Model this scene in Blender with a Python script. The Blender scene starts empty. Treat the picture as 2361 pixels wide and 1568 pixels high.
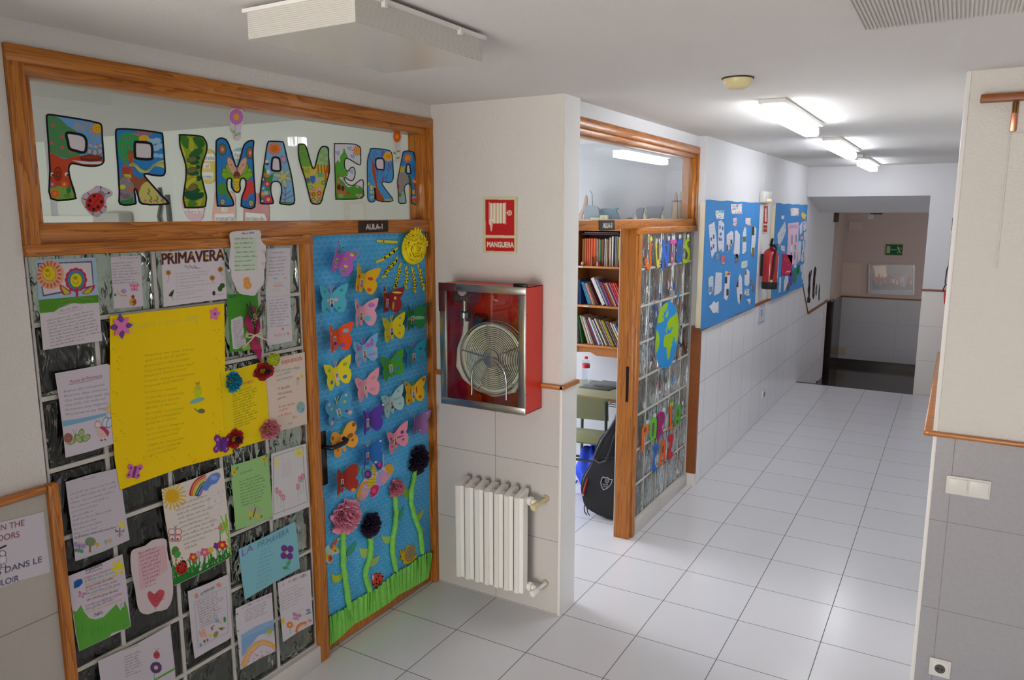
import bpy, bmesh, math, random
import numpy as np
from mathutils import Vector, Matrix
S = bpy.context.scene
COL = S.collection

# ---------------------------------------------------------------- camera
F_PX, YAW, PITCH, ROLL = 1751.956, 0.528763, 0.164066, 0.000603
CAM = np.array([1.66485, -3.39985, 2.11604])
def _basis(yaw, pitch, roll):
    cy, sy = math.cos(yaw), math.sin(yaw)
    f = np.array([-sy*math.cos(pitch), cy*math.cos(pitch), -math.sin(pitch)])
    r = np.array([cy, sy, 0.0]); u = np.cross(r, f)
    c, s = math.cos(roll), math.sin(roll)
    return c*r+s*u, -s*r+c*u, f
RV, UV, FV = _basis(YAW, PITCH, ROLL)
cd = bpy.data.cameras.new('camera'); cam = bpy.data.objects.new('camera', cd); COL.objects.link(cam)
cd.sensor_width = 36.0; cd.lens = F_PX/2361*36; cd.clip_start = .05; cd.clip_end = 60
cam.matrix_world = Matrix(((RV[0], UV[0], -FV[0], CAM[0]), (RV[1], UV[1], -FV[1], CAM[1]), (RV[2], UV[2], -FV[2], CAM[2]), (0, 0, 0, 1)))
S.camera = cam

# ---------------------------------------------------------------- world, exposure, daylight
w = bpy.data.worlds.new('world'); S.world = w; w.use_nodes = True
w.node_tree.nodes['Background'].inputs[0].default_value = (.62, .70, .80, 1)
w.node_tree.nodes['Background'].inputs[1].default_value = .35
S.view_settings.view_transform = 'Standard'; S.view_settings.look = 'None'
S.view_settings.gamma = 1; S.view_settings.exposure = 0.7; S.view_settings.use_curve_mapping = False
def area(name, loc, rot, sx, sy, power, col):
    l = bpy.data.lights.new(name, 'AREA'); l.shape = 'RECTANGLE'; l.size = sx; l.size_y = sy; l.energy = power; l.color = col
    o = bpy.data.objects.new(name, l); COL.objects.link(o); o.location = loc; o.rotation_euler = rot; return o
PI = math.pi
# daylight through the glazed entrance behind the photographer and the window of the side hall
area('entrance_daylight', (.35, -6.85, 1.0), (PI/2, 0, 0), 2.2, 1.7, 103, (1, .955, .90))
area('side_hall_daylight', (6.85, -2.0, 1.05), (PI/2, 0, PI/2), 3.2, 1.7, 14, (1, .96, .92))
# fill lights added inside the two classrooms to brighten them, no windows known
area('classroom_fill', (-3.4, -6.8, 1.7), (PI/2, 0, 0), 4.0, 1.2, 80, (.98, .99, .96))
area('second_classroom_fill', (-3.9, 1.3, 1.5), (PI/2, 0, -PI/2), 1.6, 1.3, 85, (.90, .94, 1))
area('landing_daylight', (2.9, 8.4, .9), (PI/2, 0, PI/2), 1.2, 1.4, 6.5, (1, .9, .86))

# ---------------------------------------------------------------- helpers
def X(k, *pts):            # crop coordinates -> photo pixels
    return [(k[0]+k[2]*u, k[1]+k[2]*v) for u, v in pts]
def at(px, py, ax, val):   # photo pixel -> point on the axis-aligned plane
    d = FV+(px-1180.5)/F_PX*RV-(py-784)/F_PX*UV
    return CAM+(val-CAM[ax])/d[ax]*d
def lin(c):
    if isinstance(c, str): c = [int(c[i:i+2], 16)/255 for i in (1, 3, 5)]
    return tuple(v/12.92 if v <= .04045 else ((v+.055)/1.055)**2.4 for v in c[:3])
MATS = {}
def nt(name):
    m = bpy.data.materials.new(name); m.use_nodes = True; t = m.node_tree
    return m, t, t.nodes['Principled BSDF']
def N(t, typ, **kw):
    n = t.nodes.new(typ)
    for k, v in kw.items(): setattr(n, k, v)
    return n
def bump(t, b, h, strength, dist):
    n = N(t, 'ShaderNodeBump'); n.inputs['Strength'].default_value = strength; n.inputs['Distance'].default_value = dist
    t.links.new(h, n.inputs['Height']); t.links.new(n.outputs[0], b.inputs['Normal']); return n
def mat(name, col, rough=.5, metal=0, noise=0, nscale=8, bmp=0, bscale=60, coat=0, trans=0, emit=0, ior=1.45, spec=.5, sheen=0, alpha=1):
    if name in MATS: return MATS[name]
    m, t, b = nt(name); c = lin(col)
    b.inputs['Base Color'].default_value = (*c, 1); b.inputs['Roughness'].default_value = rough; b.inputs['Metallic'].default_value = metal
    b.inputs['Coat Weight'].default_value = coat; b.inputs['Transmission Weight'].default_value = trans; b.inputs['IOR'].default_value = ior
    b.inputs['Specular IOR Level'].default_value = spec; b.inputs['Sheen Weight'].default_value = sheen; b.inputs['Alpha'].default_value = alpha
    if emit: b.inputs['Emission Color'].default_value = (*c, 1); b.inputs['Emission Strength'].default_value = emit
    if noise or bmp:
        g = N(t, 'ShaderNodeNewGeometry')
        if noise:
            nz = N(t, 'ShaderNodeTexNoise'); nz.inputs['Scale'].default_value = nscale; nz.inputs['Detail'].default_value = 5
            t.links.new(g.outputs['Position'], nz.inputs['Vector'])
            mx = N(t, 'ShaderNodeMix', data_type='RGBA'); mx.inputs[6].default_value = (*[v*(1-noise) for v in c], 1); mx.inputs[7].default_value = (*[min(1, v*(1+noise)) for v in c], 1)
            t.links.new(nz.outputs[0], mx.inputs[0]); t.links.new(mx.outputs[2], b.inputs['Base Color'])
        if bmp:
            n2 = N(t, 'ShaderNodeTexNoise'); n2.inputs['Scale'].default_value = bscale; n2.inputs['Detail'].default_value = 4
            t.links.new(g.outputs['Position'], n2.inputs['Vector']); bump(t, b, n2.outputs[0], bmp, .01)
    MATS[name] = m; return m
def mth(t, op, a, b=None, c=None):
    n = N(t, 'ShaderNodeMath', operation=op)
    for i, v in enumerate((a, b, c)):
        if v is None: continue
        if isinstance(v, (int, float)): n.inputs[i].default_value = v
        else: t.links.new(v, n.inputs[i])
    return n.outputs[0]
def tiles(name, col, grout, axes, pitch, off, rough, gw=.0022, var=.05, speck=.05, gdepth=.3, coat=0):
    m, t, b = nt(name); g = N(t, 'ShaderNodeNewGeometry'); sp = N(t, 'ShaderNodeSeparateXYZ'); t.links.new(g.outputs['Position'], sp.inputs[0])
    lines = None; cells = []
    for ax, p, o in zip(axes, pitch, off):
        v = mth(t, 'DIVIDE', mth(t, 'SUBTRACT', sp.outputs[ax], o), p)
        cells.append(mth(t, 'FLOOR', v)); fr = mth(t, 'FRACT', v)
        dd = mth(t, 'MULTIPLY', mth(t, 'MINIMUM', fr, mth(t, 'SUBTRACT', 1.0, fr)), p)
        l = mth(t, 'LESS_THAN', dd, gw/2*1.0)
        lines = l if lines is None else mth(t, 'MAXIMUM', lines, l)
    cb = N(t, 'ShaderNodeCombineXYZ'); t.links.new(cells[0], cb.inputs[0]); t.links.new(cells[-1], cb.inputs[1])
    wn = N(t, 'ShaderNodeTexWhiteNoise', noise_dimensions='3D'); t.links.new(cb.outputs[0], wn.inputs['Vector'])
    nz = N(t, 'ShaderNodeTexNoise'); nz.inputs['Scale'].default_value = 70; nz.inputs['Detail'].default_value = 4; t.links.new(g.outputs['Position'], nz.inputs['Vector'])
    k = mth(t, 'ADD', mth(t, 'MULTIPLY', mth(t, 'SUBTRACT', wn.outputs['Value'], .5), var), mth(t, 'MULTIPLY', mth(t, 'SUBTRACT', nz.outputs[0], .5), speck*2))
    k = mth(t, 'ADD', k, 1.0); c = lin(col)
    vm = N(t, 'ShaderNodeVectorMath', operation='SCALE'); vm.inputs[0].default_value = c; t.links.new(k, vm.inputs['Scale'])
    mx = N(t, 'ShaderNodeMix', data_type='RGBA'); t.links.new(lines, mx.inputs[0]); t.links.new(vm.outputs[0], mx.inputs[6]); mx.inputs[7].default_value = (*lin(grout), 1)
    t.links.new(mx.outputs[2], b.inputs['Base Color'])
    r = mth(t, 'ADD', mth(t, 'MULTIPLY', lines, .5), rough); t.links.new(r, b.inputs['Roughness'])
    b.inputs['Coat Weight'].default_value = coat
    bump(t, b, mth(t, 'MULTIPLY', lines, -1.0), gdepth, .002)
    MATS[name] = m; return m
def wood(name, ax, light='#c47a2a', dark='#874615', rough=.28, scale=1.0):
    if name in MATS: return MATS[name]
    m, t, b = nt(name); g = N(t, 'ShaderNodeNewGeometry'); mp = N(t, 'ShaderNodeMapping'); t.links.new(g.outputs['Position'], mp.inputs['Vector'])
    sc = [26*scale]*3; sc[ax] = 1.1*scale; mp.inputs['Scale'].default_value = sc
    nz = N(t, 'ShaderNodeTexNoise'); nz.inputs['Scale'].default_value = 1.0; nz.inputs['Detail'].default_value = 3; nz.inputs['Distortion'].default_value = .6
    t.links.new(mp.outputs[0], nz.inputs['Vector'])
    rings = mth(t, 'FRACT', mth(t, 'MULTIPLY', nz.outputs[0], 9.0))
    n2 = N(t, 'ShaderNodeTexNoise'); n2.inputs['Scale'].default_value = 6; n2.inputs['Detail'].default_value = 6; t.links.new(mp.outputs[0], n2.inputs['Vector'])
    f = mth(t, 'ADD', mth(t, 'MULTIPLY', mth(t, 'POWER', rings, 1.6), .75), mth(t, 'MULTIPLY', mth(t, 'SUBTRACT', n2.outputs[0], .35), .7))
    cr = N(t, 'ShaderNodeValToRGB'); e = cr.color_ramp.elements
    e[0].color = (*lin(light), 1); e[1].color = (*lin(dark), 1); e[0].position = .1; e[1].position = 1
    t.links.new(f, cr.inputs[0]); t.links.new(cr.outputs[0], b.inputs['Base Color'])
    b.inputs['Roughness'].default_value = rough; b.inputs['Coat Weight'].default_value = .18; b.inputs['Coat Roughness'].default_value = .2; b.inputs['Specular IOR Level'].default_value = .35
    bump(t, b, f, .08, .002)
    MATS[name] = m; return m

ORG = {}
class MB:                   # collects shapes, links them as ONE mesh object
    def __init__(s): s.v = []; s.f = []; s.m = []; s.sm = []
    def add(s, vs, fs, mi=0, smooth=False):
        o = len(s.v); s.v += [tuple(map(float, p)) for p in vs]
        for f in fs: s.f.append(tuple(i+o for i in f)); s.m.append(mi); s.sm.append(smooth)
        return s
    def box(s, x0, x1, y0, y1, z0, z1, mi=0):
        vs = [(x, y, z) for x in (x0, x1) for y in (y0, y1) for z in (z0, z1)]
        return s.add(vs, [(0, 1, 3, 2), (4, 6, 7, 5), (0, 4, 5, 1), (2, 3, 7, 6), (0, 2, 6, 4), (1, 5, 7, 3)], mi)
    def bbox(s, x0, x1, y0, y1, z0, z1, r=.006, mi=0, seg=2):     # rounded box
        bm = bmesh.new(); bmesh.ops.create_cube(bm, size=1)
        for v in bm.verts: v.co = Vector(((x0+x1)/2+v.co.x*(x1-x0), (y0+y1)/2+v.co.y*(y1-y0), (z0+z1)/2+v.co.z*(z1-z0)))
        bmesh.ops.bevel(bm, geom=bm.edges[:]+bm.verts[:], offset=min(r, .49*min(abs(x1-x0), abs(y1-y0), abs(z1-z0))), segments=seg, affect='EDGES', profile=.5)
        return s.bm(bm, mi, True)
    def bm(s, bm, mi=0, smooth=False):
        bm.verts.index_update(); s.add([v.co[:] for v in bm.verts], [[v.index for v in f.verts] for f in bm.faces], mi, smooth); bm.free(); return s
    def prism(s, poly, a, b, mi=0, smooth=False):            # extrude a list of 3-D points from offset vector a to b
        n = len(poly); a = np.array(a, float); b = np.array(b, float)
        vs = [np.array(p)+a for p in poly]+[np.array(p)+b for p in poly]
        return s.add(vs, [tuple(range(n))[::-1], tuple(range(n, 2*n))]+[(i, (i+1) % n, n+(i+1) % n, n+i) for i in range(n)], mi, smooth)
    def tube(s, path, r, seg=10, mi=0, cap=True, closed=False):
        P = [Vector(p) for p in path]; n = len(P); rs = r if hasattr(r, '__len__') else [r]*n
        vs = []; fs = []; prev = None
        for i, p in enumerate(P):
            if closed: t = (P[(i+1) % n]-P[i-1]).normalized()
            else: t = (P[min(i+1, n-1)]-P[max(i-1, 0)]).normalized()
            if prev is None: a = t.orthogonal().normalized()
            else: a = (prev-t*prev.dot(t)).normalized()
            prev = a; b = t.cross(a)
            vs += [p+(a*math.cos(k*2*PI/seg)+b*math.sin(k*2*PI/seg))*rs[i] for k in range(seg)]
        for i in range(n if closed else n-1):
            j = (i+1) % n
            fs += [(i*seg+k, i*seg+(k+1) % seg, j*seg+(k+1) % seg, j*seg+k) for k in range(seg)]
        if cap and not closed: fs += [tuple(range(seg))[::-1], tuple((n-1)*seg+k for k in range(seg))]
        return s.add(vs, fs, mi, True)
    def cyl(s, p0, p1, r, seg=20, mi=0): return s.tube([p0, p1], r, seg, mi)
    def lathe(s, prof, c, axis=2, seg=24, mi=0):             # prof: (radius, height)
        vs = []; n = len(prof); fs = []
        for r, h in prof:
            for k in range(seg):
                a = 2*PI*k/seg; q = [r*math.cos(a), r*math.sin(a), h]
                if axis == 0: q = [q[2], q[0], q[1]]
                if axis == 1: q = [q[1], q[2], q[0]]
                vs.append([c[i]+q[i] for i in range(3)])
        for i in range(n-1): fs += [(i*seg+k, i*seg+(k+1) % seg, (i+1)*seg+(k+1) % seg, (i+1)*seg+k) for k in range(seg)]
        if prof[0][0] > 1e-6: fs.append(tuple(range(seg))[::-1])
        if prof[-1][0] > 1e-6: fs.append(tuple((n-1)*seg+k for k in range(seg)))
        return s.add(vs, fs, mi, True)
    def ball(s, c, r, seg=14, mi=0):
        rr = r if hasattr(r, '__len__') else (r, r, r); vs = []; fs = []; h = seg//2
        for i in range(h+1):
            th = PI*i/h
            for k in range(seg): vs.append((c[0]+rr[0]*math.sin(th)*math.cos(2*PI*k/seg), c[1]+rr[1]*math.sin(th)*math.sin(2*PI*k/seg), c[2]+rr[2]*math.cos(th)))
        for i in range(h): fs += [(i*seg+k, (i+1)*seg+k, (i+1)*seg+(k+1) % seg, i*seg+(k+1) % seg) for k in range(seg)]
        return s.add(vs, fs, mi, True)
    def build(s, name, mats, parent=None, local=False, label=None, cat=None, group=None, kind=None):
        me = bpy.data.meshes.new(name); V = np.array(s.v)
        if local: org = np.zeros(3)
        else:
            org = np.array([(V[:, 0].min()+V[:, 0].max())/2, (V[:, 1].min()+V[:, 1].max())/2, V[:, 2].min()]); V = V-org
        me.from_pydata(V.tolist(), [], s.f)
        for m in (mats if isinstance(mats, (list, tuple)) else [mats]): me.materials.append(m)
        me.polygons.foreach_set('material_index', s.m); me.polygons.foreach_set('use_smooth', s.sm)
        me.validate()
        bm = bmesh.new(); bm.from_mesh(me); bmesh.ops.recalc_face_normals(bm, faces=bm.faces[:]); bm.to_mesh(me); bm.free(); me.update()
        if any(s.sm): me.set_sharp_from_angle(angle=.7)
        o = bpy.data.objects.new(name, me); COL.objects.link(o)
        ORG[o.name] = org
        if parent is not None:
            o.parent = parent; o.location = org if local else org-ORG.get(parent.name, np.zeros(3))
        else: o.location = org
        return tag(o, label, cat, group, kind)
def tag(o, label=None, cat=None, group=None, kind=None):
    if label: o['label'] = label
    if cat: o['category'] = cat
    if group: o['group'] = group
    if kind: o['kind'] = kind
    return o
def thing(name, loc, label, cat, group=None, rot=None, kind=None):
    o = bpy.data.objects.new(name, None); COL.objects.link(o); o.empty_display_size = .05
    o.location = loc; ORG[o.name] = np.array(loc, float)
    if rot: o.rotation_euler = rot
    return tag(o, label, cat, group, kind)
def copy_tree(o, parent=None):
    c = o.copy(); COL.objects.link(c); ORG[c.name] = ORG.get(o.name, np.zeros(3))
    if parent: c.parent = parent
    for ch in list(o.children): copy_tree(ch, c)
    return c
def struct(name, mb, m, parent=None, label=None): return mb.build(name, m, parent, kind=None if parent else 'structure', label=label)
# ---------------------------------------------------------------- setting
H = 2.685; XA = -.81; XB = -.06; YB = .283; XR = 1.64; D = 1.238
STUC = mat('stucco_paint', '#dcd8d2', .85, bmp=.55, bscale=95)
STUC2 = mat('smooth_paint', '#e0e0e2', .8, bmp=.2, bscale=120)
CEIL = mat('ceiling_paint', '#dfdcd8', .9, bmp=.3, bscale=260)
GREYP = mat('classroom_paint', '#d9dad3', .85, bmp=.1)
FLOOR = tiles('floor_tiles', '#dadade', '#5d5750', (0, 1), (.41, .4144), (0, 0), .2, gw=.004, var=.035, speck=.03)
DADO_A = tiles('dado_tiles_long_walls', '#ececf0', '#86807a', (1, 2), (.41, .41), (-.02, .005), .28, gw=.003, var=.03, speck=.05, gdepth=.15)
DADO_L = tiles('dado_tiles_left_shaded', '#b3ada4', '#7a746c', (1, 2), (.62, .41), (-.02, .005), .35, gw=.003, var=.03, speck=.05, gdepth=.15)  # same tile as elsewhere, shade along this wall put into the colour
DADO_B = tiles('dado_tiles_end_walls', '#ccc8c4', '#86807a', (0, 2), (.41, .41), (-.41, .005), .28, gw=.003, var=.03, speck=.05, gdepth=.15)
DADO_R = tiles('dado_tiles_switch_wall', '#a3a2a6', '#8a8580', (0, 2), (.82, .41), (.9, -.03), .35, gw=.003, var=.03, speck=.09, gdepth=.15)
W0 = wood('pine_along_x', 0); W1 = wood('pine_along_y', 1); W2 = wood('pine_upright', 2)
TRW = mat('trim_wood', '#8a4a1c', .4, noise=.25, nscale=40)
GRAN = mat('dark_granite', '#2a1f1e', .12, noise=.5, nscale=120)
BEAD = mat('corner_bead_white', '#e9e6e2', .4)
m = MB(); m.box(-7, 7, -7, 0, -.08, 0); m.box(-7, 1.66, 0, 6.66, -.08, 0); struct('floor', m, FLOOR)
m = MB(); m.box(-7, 7, -7, YB+.2, H, H+.1); m.box(-7, 1.9, YB+.2, 6.66, H, H+.1); struct('ceiling', m, CEIL)
# left wall (facade of the first classroom)
m = MB(); m.box(XA-.12, XA, -7, -2.135, 0, H); m.box(XA-.12, XA, -2.135, 0, 2.612, H); struct('wall_left', m, STUC)
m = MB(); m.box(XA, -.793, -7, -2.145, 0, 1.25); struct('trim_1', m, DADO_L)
m = MB(); m.bbox(XA, -.778, -2.150, -2.112, 0, 1.262, .008); struct('trim_2', m, W2)
m = MB(); m.bbox(XA, -.778, -7, -2.15, 1.238, 1.262, .008); struct('trim_3', m, W1)
# unseen wall stub, added to shade the left wall from the entrance light
m = MB(); m.box(XA, -.36, -2.95, -2.80, 0, H); struct('wall_added_shade', m, STUC)
# hose wall with its end
m = MB(); m.box(XA-.12, -.02, -.018, .154, 0, H); struct('wall_hose', m, STUC)
m = MB(); m.box(-.0202, -.0185, -.014, .154, D+.02, H-.001); struct('trim_21', m, mat('stucco_lit_end', '#f0f0ee', .8, bmp=.3, bscale=95))  # thin skin over the stucco, lamp light on the wall end painted in
m = MB(); m.box(XA, -.022, -.026, -.018, 0, D); struct('trim_4', m, DADO_B)
m = MB(); m.box(-.020, -.012, -.022, .150, 0, D); struct('trim_5', m, mat('tile_lit_end', '#ebebea', .28, noise=.04, nscale=60))  # end tiles whitened, the lamp light on them is in the colour
m = MB(); m.bbox(-.026, -.010, -.029, -.016, 0, D, .004); struct('trim_6', m, BEAD)
m = MB(); m.bbox(XA, .000, -.040, -.018, D, D+.022, .005); m.bbox(-.024, .002, -.040, .156, D, D+.022, .005); struct('trim_7', m, W0)
# corridor left wall
m = MB(); m.box(-.14, .0, 2.29, 6.66, 0, H); m.box(-.14, XB-.0, .154, 2.34, 2.61, H); m.box(-.2, XB, 2.335, 2.42, 0, 2.61); struct('wall_corridor_left', m, STUC2)
m = MB(); m.box(0, .016, 2.30, 6.62, 0, D); struct('trim_8', m, DADO_A)
m = MB(); m.box(-.056, .018, 2.268, 2.298, .10, 1.272); struct('trim_9', m, TRW)
m = MB(); m.box(-.056, .016, 2.272, 2.298, 0, .10); struct('trim_10', m, BEAD)
m = MB(); m.bbox(0, .026, 2.3, 6.66, D, D+.022, .005); struct('trim_11', m, TRW)
# corridor end wall with the opening to the stairs
m = MB(); m.box(-.14, 0.0, 6.66, 8.86, -.4, 2.9); m.box(-.14, 0.0, 8.86, 9.2, .80, 2.9); m.box(1.336, 2.6, 6.66, 6.8, -.4, 2.9); m.box(0, 1.336, 6.66, 6.78, 2.33, H+.2)
m.add([(0, 6.78, 2.33), (1.336, 6.78, 2.33), (1.336, 7.6, 2.14), (0, 7.6, 2.14), (0, 6.78, 2.6), (1.336, 6.78, 2.6), (1.336, 7.6, 2.6), (0, 7.6, 2.6)],
      [(0, 1, 2, 3), (4, 7, 6, 5), (0, 4, 5, 1), (1, 5, 6, 2), (2, 6, 7, 3), (3, 7, 4, 0)]); struct('wall_corridor_end', m, STUC2)
m = MB(); m.box(1.34, XR, 6.652, 6.66, 0, D); struct('trim_12', m, DADO_B)
m = MB(); m.bbox(1.33, XR, 6.636, 6.66, D, D+.02, .005); struct('trim_13', m, TRW)
m = MB(); m.prism([(0, 6.62, 0), (0, 8.86, -.4), (0, 8.86, .82), (0, 7.17, .82), (0, 6.64, 1.238), (0, 6.62, 1.238)], (0, 0, 0), (.014, 0, 0)); struct('trim_14', m, DADO_A)
m = MB(); m.prism([(0, 6.62, 1.236), (0, 7.17, .815), (0, 8.88, .815), (0, 8.88, .838), (0, 7.16, .838), (0, 6.62, 1.244)], (0, 0, 0), (.026, 0, 0)); struct('trim_15', m, TRW)
# stairs down and landing
m = MB(); m.box(0, 1.336, 6.62, 6.67, -.1, .004); m.box(0, 1.9, 6.67, 6.97, -.4, -.17); m.box(-1.6, 2.9, 6.97, 10.1, -.5, -.34); struct('floor_landing', m, GRAN)
m = MB(); m.box(.06, 2.95, 10.07, 10.2, -.4, 2.9); m.box(-1.6, .06, 9.2, 9.3, -.4, 2.9); m.box(.0, .06, 9.3, 10.2, -.4, 2.9); m.box(2.9, 2.95, 6.7, 7.6, -.4, 2.9); m.box(2.9, 2.95, 9.2, 10.2, -.4, 2.9)
struct('wall_landing', m, mat('landing_paint', '#bcaaa2', .85, bmp=.3, bscale=90))
m = MB(); m.box(-1.6, 3, 6.67, 10.2, 2.9, 3.0); struct('ceiling_landing', m, CEIL)
m = MB(); m.box(.06, 2.9, 10.062, 10.07, -.26, .78); struct('trim_16', m, DADO_R)
m = MB(); m.bbox(.05, 2.9, 10.04, 10.07, .78, .80, .004); struct('trim_17', m, TRW)
m = MB(); m.box(-.02, 2.9, 10.05, 10.07, -.34, -.24); m.box(-.12, .075, 9.16, 9.2, -.34, .80); m.box(.06, .075, 9.2, 10.06, -.34, .80); struct('baseboard_landing', m, GRAN)
# right wall of the corridor and the pillar face beside the camera
m = MB(); m.box(XR, 7, YB, YB+.2, 0, H); m.box(XR, XR+.2, YB+.2, 6.8, 0, H); struct('wall_right', m, STUC)
m = MB(); m.box(XR, 7, YB-.008, YB, 0, 1.172); struct('trim_18', m, DADO_R)
m = MB(); m.bbox(XR-.022, 7, YB-.022, YB, 1.168, 1.188, .006); m.bbox(XR-.042, XR, YB-.018, 2.5, 1.166, 1.190, .006); struct('trim_19', m, W0)
m = MB(); m.bbox(XR-.004, XR+.012, YB-.013, YB+.004, 0, 1.168, .004); m.bbox(XR-.006, XR+.012, YB-.006, YB+.006, 1.188, H, .004); struct('trim_20', m, BEAD)
# hall behind the camera
m = MB(); m.box(-.93, 7, -7.1, -7, 0, H); struct('wall_back', m, STUC2)
m = MB(); m.box(7, 7.1, -7, .5, 0, H); struct('wall_side_hall', m, STUC2)
# baseboard under the glass blocks of the first facade
m = MB(); m.bbox(XA-.1, -.797, -2.112, -1.40, 0, .092, .003); m.bbox(XA-.1, -.797, -1.398, -.986, 0, .092, .003); struct('baseboard_left', m, mat('baseboard_tile', '#cfccc8', .3, noise=.05))
m = MB(); m.bbox(XB-.08, -.044, 1.155, 1.66, 0, .092, .003); m.bbox(XB-.08, -.044, 1.662, 2.272, 0, .092, .003); struct('baseboard_corridor', m, MATS['baseboard_tile'])

# ---------------------------------------------------------------- glazed frames (pine)
def frame(n, x, y0, y1, ztop, zs0, zs1, ypost0, ypost1, blk, xg):
    t = thing(n, (x, (y0+y1)/2, 0), None, None, kind='structure')
    m = MB()
    m.bbox(x-.03, x+.014, y0, y1, ztop-.055, ztop, .008)
    struct('top_casing', m, W1, t)
    m = MB(); m.bbox(x-.11, x-.004, y0+.03, y1-.03, ztop-.085, ztop-.03, .004); struct('head', m, W1, t)
    for a, b, zz in ((y0, y0+.055, blk[0] if 0 else 0), (y1-.055, y1, 0)):
        m = MB(); m.bbox(x-.031, x+.0125, a+.0012, b-.0012, (1.99 if (n == 'window_2' and a > 1) or n == 'window_1' and a < -1 else 0), ztop-.002, .008)
        struct('side_casing', m, W2, t)
    for a, b in ((y0+.03, y0+.075), (y1-.085, y1-.03)):
        m = MB(); m.bbox(x-.109, x-.0055, a, b, zs1-.01, ztop-.05, .004); struct('jamb', m, W2, t)
    m = MB(); m.bbox(x-.11, x+.003, y0+.02, y1-.02, zs0, zs1, .004); struct('transom', m, W1, t)
    g = MB(); g.box(xg-.003, xg+.003, y0+.07, y1-.08, zs1-.005, ztop-.08)
    struct('pane', g, mat('window_glass', '#f2f7f5', .0, trans=1, ior=1.5), t)
    return t
f1 = frame('window_1', XA, -2.135, 0, 2.615, 2.022, 2.088, 0, 0, (0,), XA-.062)
m = MB(); m.bbox(XA-.03, XA+.016, -2.135, -.925, 1.985, 2.024, .008); struct('block_casing', m, W1, f1)
m = MB(); m.bbox(XA-.1, XA+.012, -.985, -.925, 0, 2.03, .006); struct('post', m, W2, f1)
m = MB(); m.bbox(XA-.1, XA-.012, -.062, -.03, 0, 2.03, .004); struct('door_jamb', m, W2, f1)
f2 = frame('window_2', XB, .03, 2.335, 2.607, 2.03, 2.085, 0, 0, (0,), XB-.028)
m = MB(); m.bbox(XB-.03, XB+.018, 1.07, 2.335, 1.99, 2.035, .008); struct('block_casing', m, W1, f2)
m = MB(); m.bbox(XB-.03, XB+.016, 1.10, 1.15, 0, 2.035, .008); struct('post_casing', m, W2, f2)
m = MB(); m.bbox(XB-.10, XB+.004, 1.065, 1.11, 0, 2.03, .004); struct('post', m, W2, f2)
m = MB(); m.box(XB-.04, XB-.022, 1.0635, 1.066, .93, 1.16); struct('strike_plate', m, mat('dark_worn_steel', '#2a2018', .4, metal=.8), f2)
m = MB(); m.box(XB-.11, XB-.003, .03, .08, 0, 2.03); struct('door_jamb', m, W2, f2)
m = MB(); m.box(XB-.104, XB-.1, 1.0655, 1.15, 0, 2.03); struct('inner_casing', m, mat('white_lacquer', '#e8e6e4', .4), f2)
# glass block panels
GB, t_, b_ = nt('glass_block'); MATS['glass_block'] = GB
b_.inputs['Base Color'].default_value = (*lin('#a4ada6'), 1); b_.inputs['Transmission Weight'].default_value = 1; b_.inputs['Roughness'].default_value = .06; b_.inputs['IOR'].default_value = 1.5
g_ = N(t_, 'ShaderNodeNewGeometry'); mp_ = N(t_, 'ShaderNodeMapping'); t_.links.new(g_.outputs['Position'], mp_.inputs['Vector']); mp_.inputs['Scale'].default_value = (9, 12, 6)
nz_ = N(t_, 'ShaderNodeTexNoise'); nz_.inputs['Scale'].default_value = 1.0; nz_.inputs['Detail'].default_value = 1.5; nz_.inputs['Distortion'].default_value = 1.6; t_.links.new(mp_.outputs[0], nz_.inputs['Vector'])
bump(t_, b_, nz_.outputs[0], .8, .03)
GB2 = GB.copy(); GB2.name = 'pale_glass_block'; b2 = GB2.node_tree.nodes['Principled BSDF']; b2.inputs['Base Color'].default_value = (*lin('#c2cbc6'), 1)  # same glass, the brighter room behind put into a paler tint
for n_ in GB2.node_tree.nodes:
    if n_.type == 'MAPPING': n_.inputs['Scale'].default_value = (9, 15, 5)
    if n_.type == 'BUMP': n_.inputs['Strength'].default_value = .65
MORT = mat('block_mortar', '#c6c2bc', .8, noise=.08, nscale=50, bmp=.2)
def blocks(n, x, ys, z0, z1, nz, dep=.075, M=GB):
    pz = (z1-z0)/nz; m = MB(); y0, y1 = ys[0], ys[-1]
    # mortar: rails and posts
    zz = [z0+i*pz for i in range(nz+1)]; gj = .0075
    for i, z in enumerate(zz):
        m.box(x-dep, x-.004, y0, y1, max(z0, z-gj), min(z1, z+gj))
    for y in ys: m.box(x-dep, x-.0042, max(y0, y-gj), min(y1, y+gj), z0, z1)
    t = struct(n, m, MORT)
    for a, b in zip(ys[:-1], ys[1:]):
        for i in range(nz):
            q = MB(); q.bbox(x-dep+.004, x-.002, a+gj+.0006, b-gj-.0006, zz[i]+gj+.0006, zz[i+1]-gj-.0006, .012, seg=3)
            q.build('glass_block', M, t)
    return t
ysA = [-2.125, -1.922, -1.688, -1.457, -1.22, -.988]
blocks('window_3', XA-.008, ysA, .092, 2.01, 8)
ysB = [1.152, 1.357, 1.60, 1.838, 2.08, 2.268]
blocks('window_4', XB-.004, ysB, .092, 2.01, 8, M=GB2)
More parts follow.
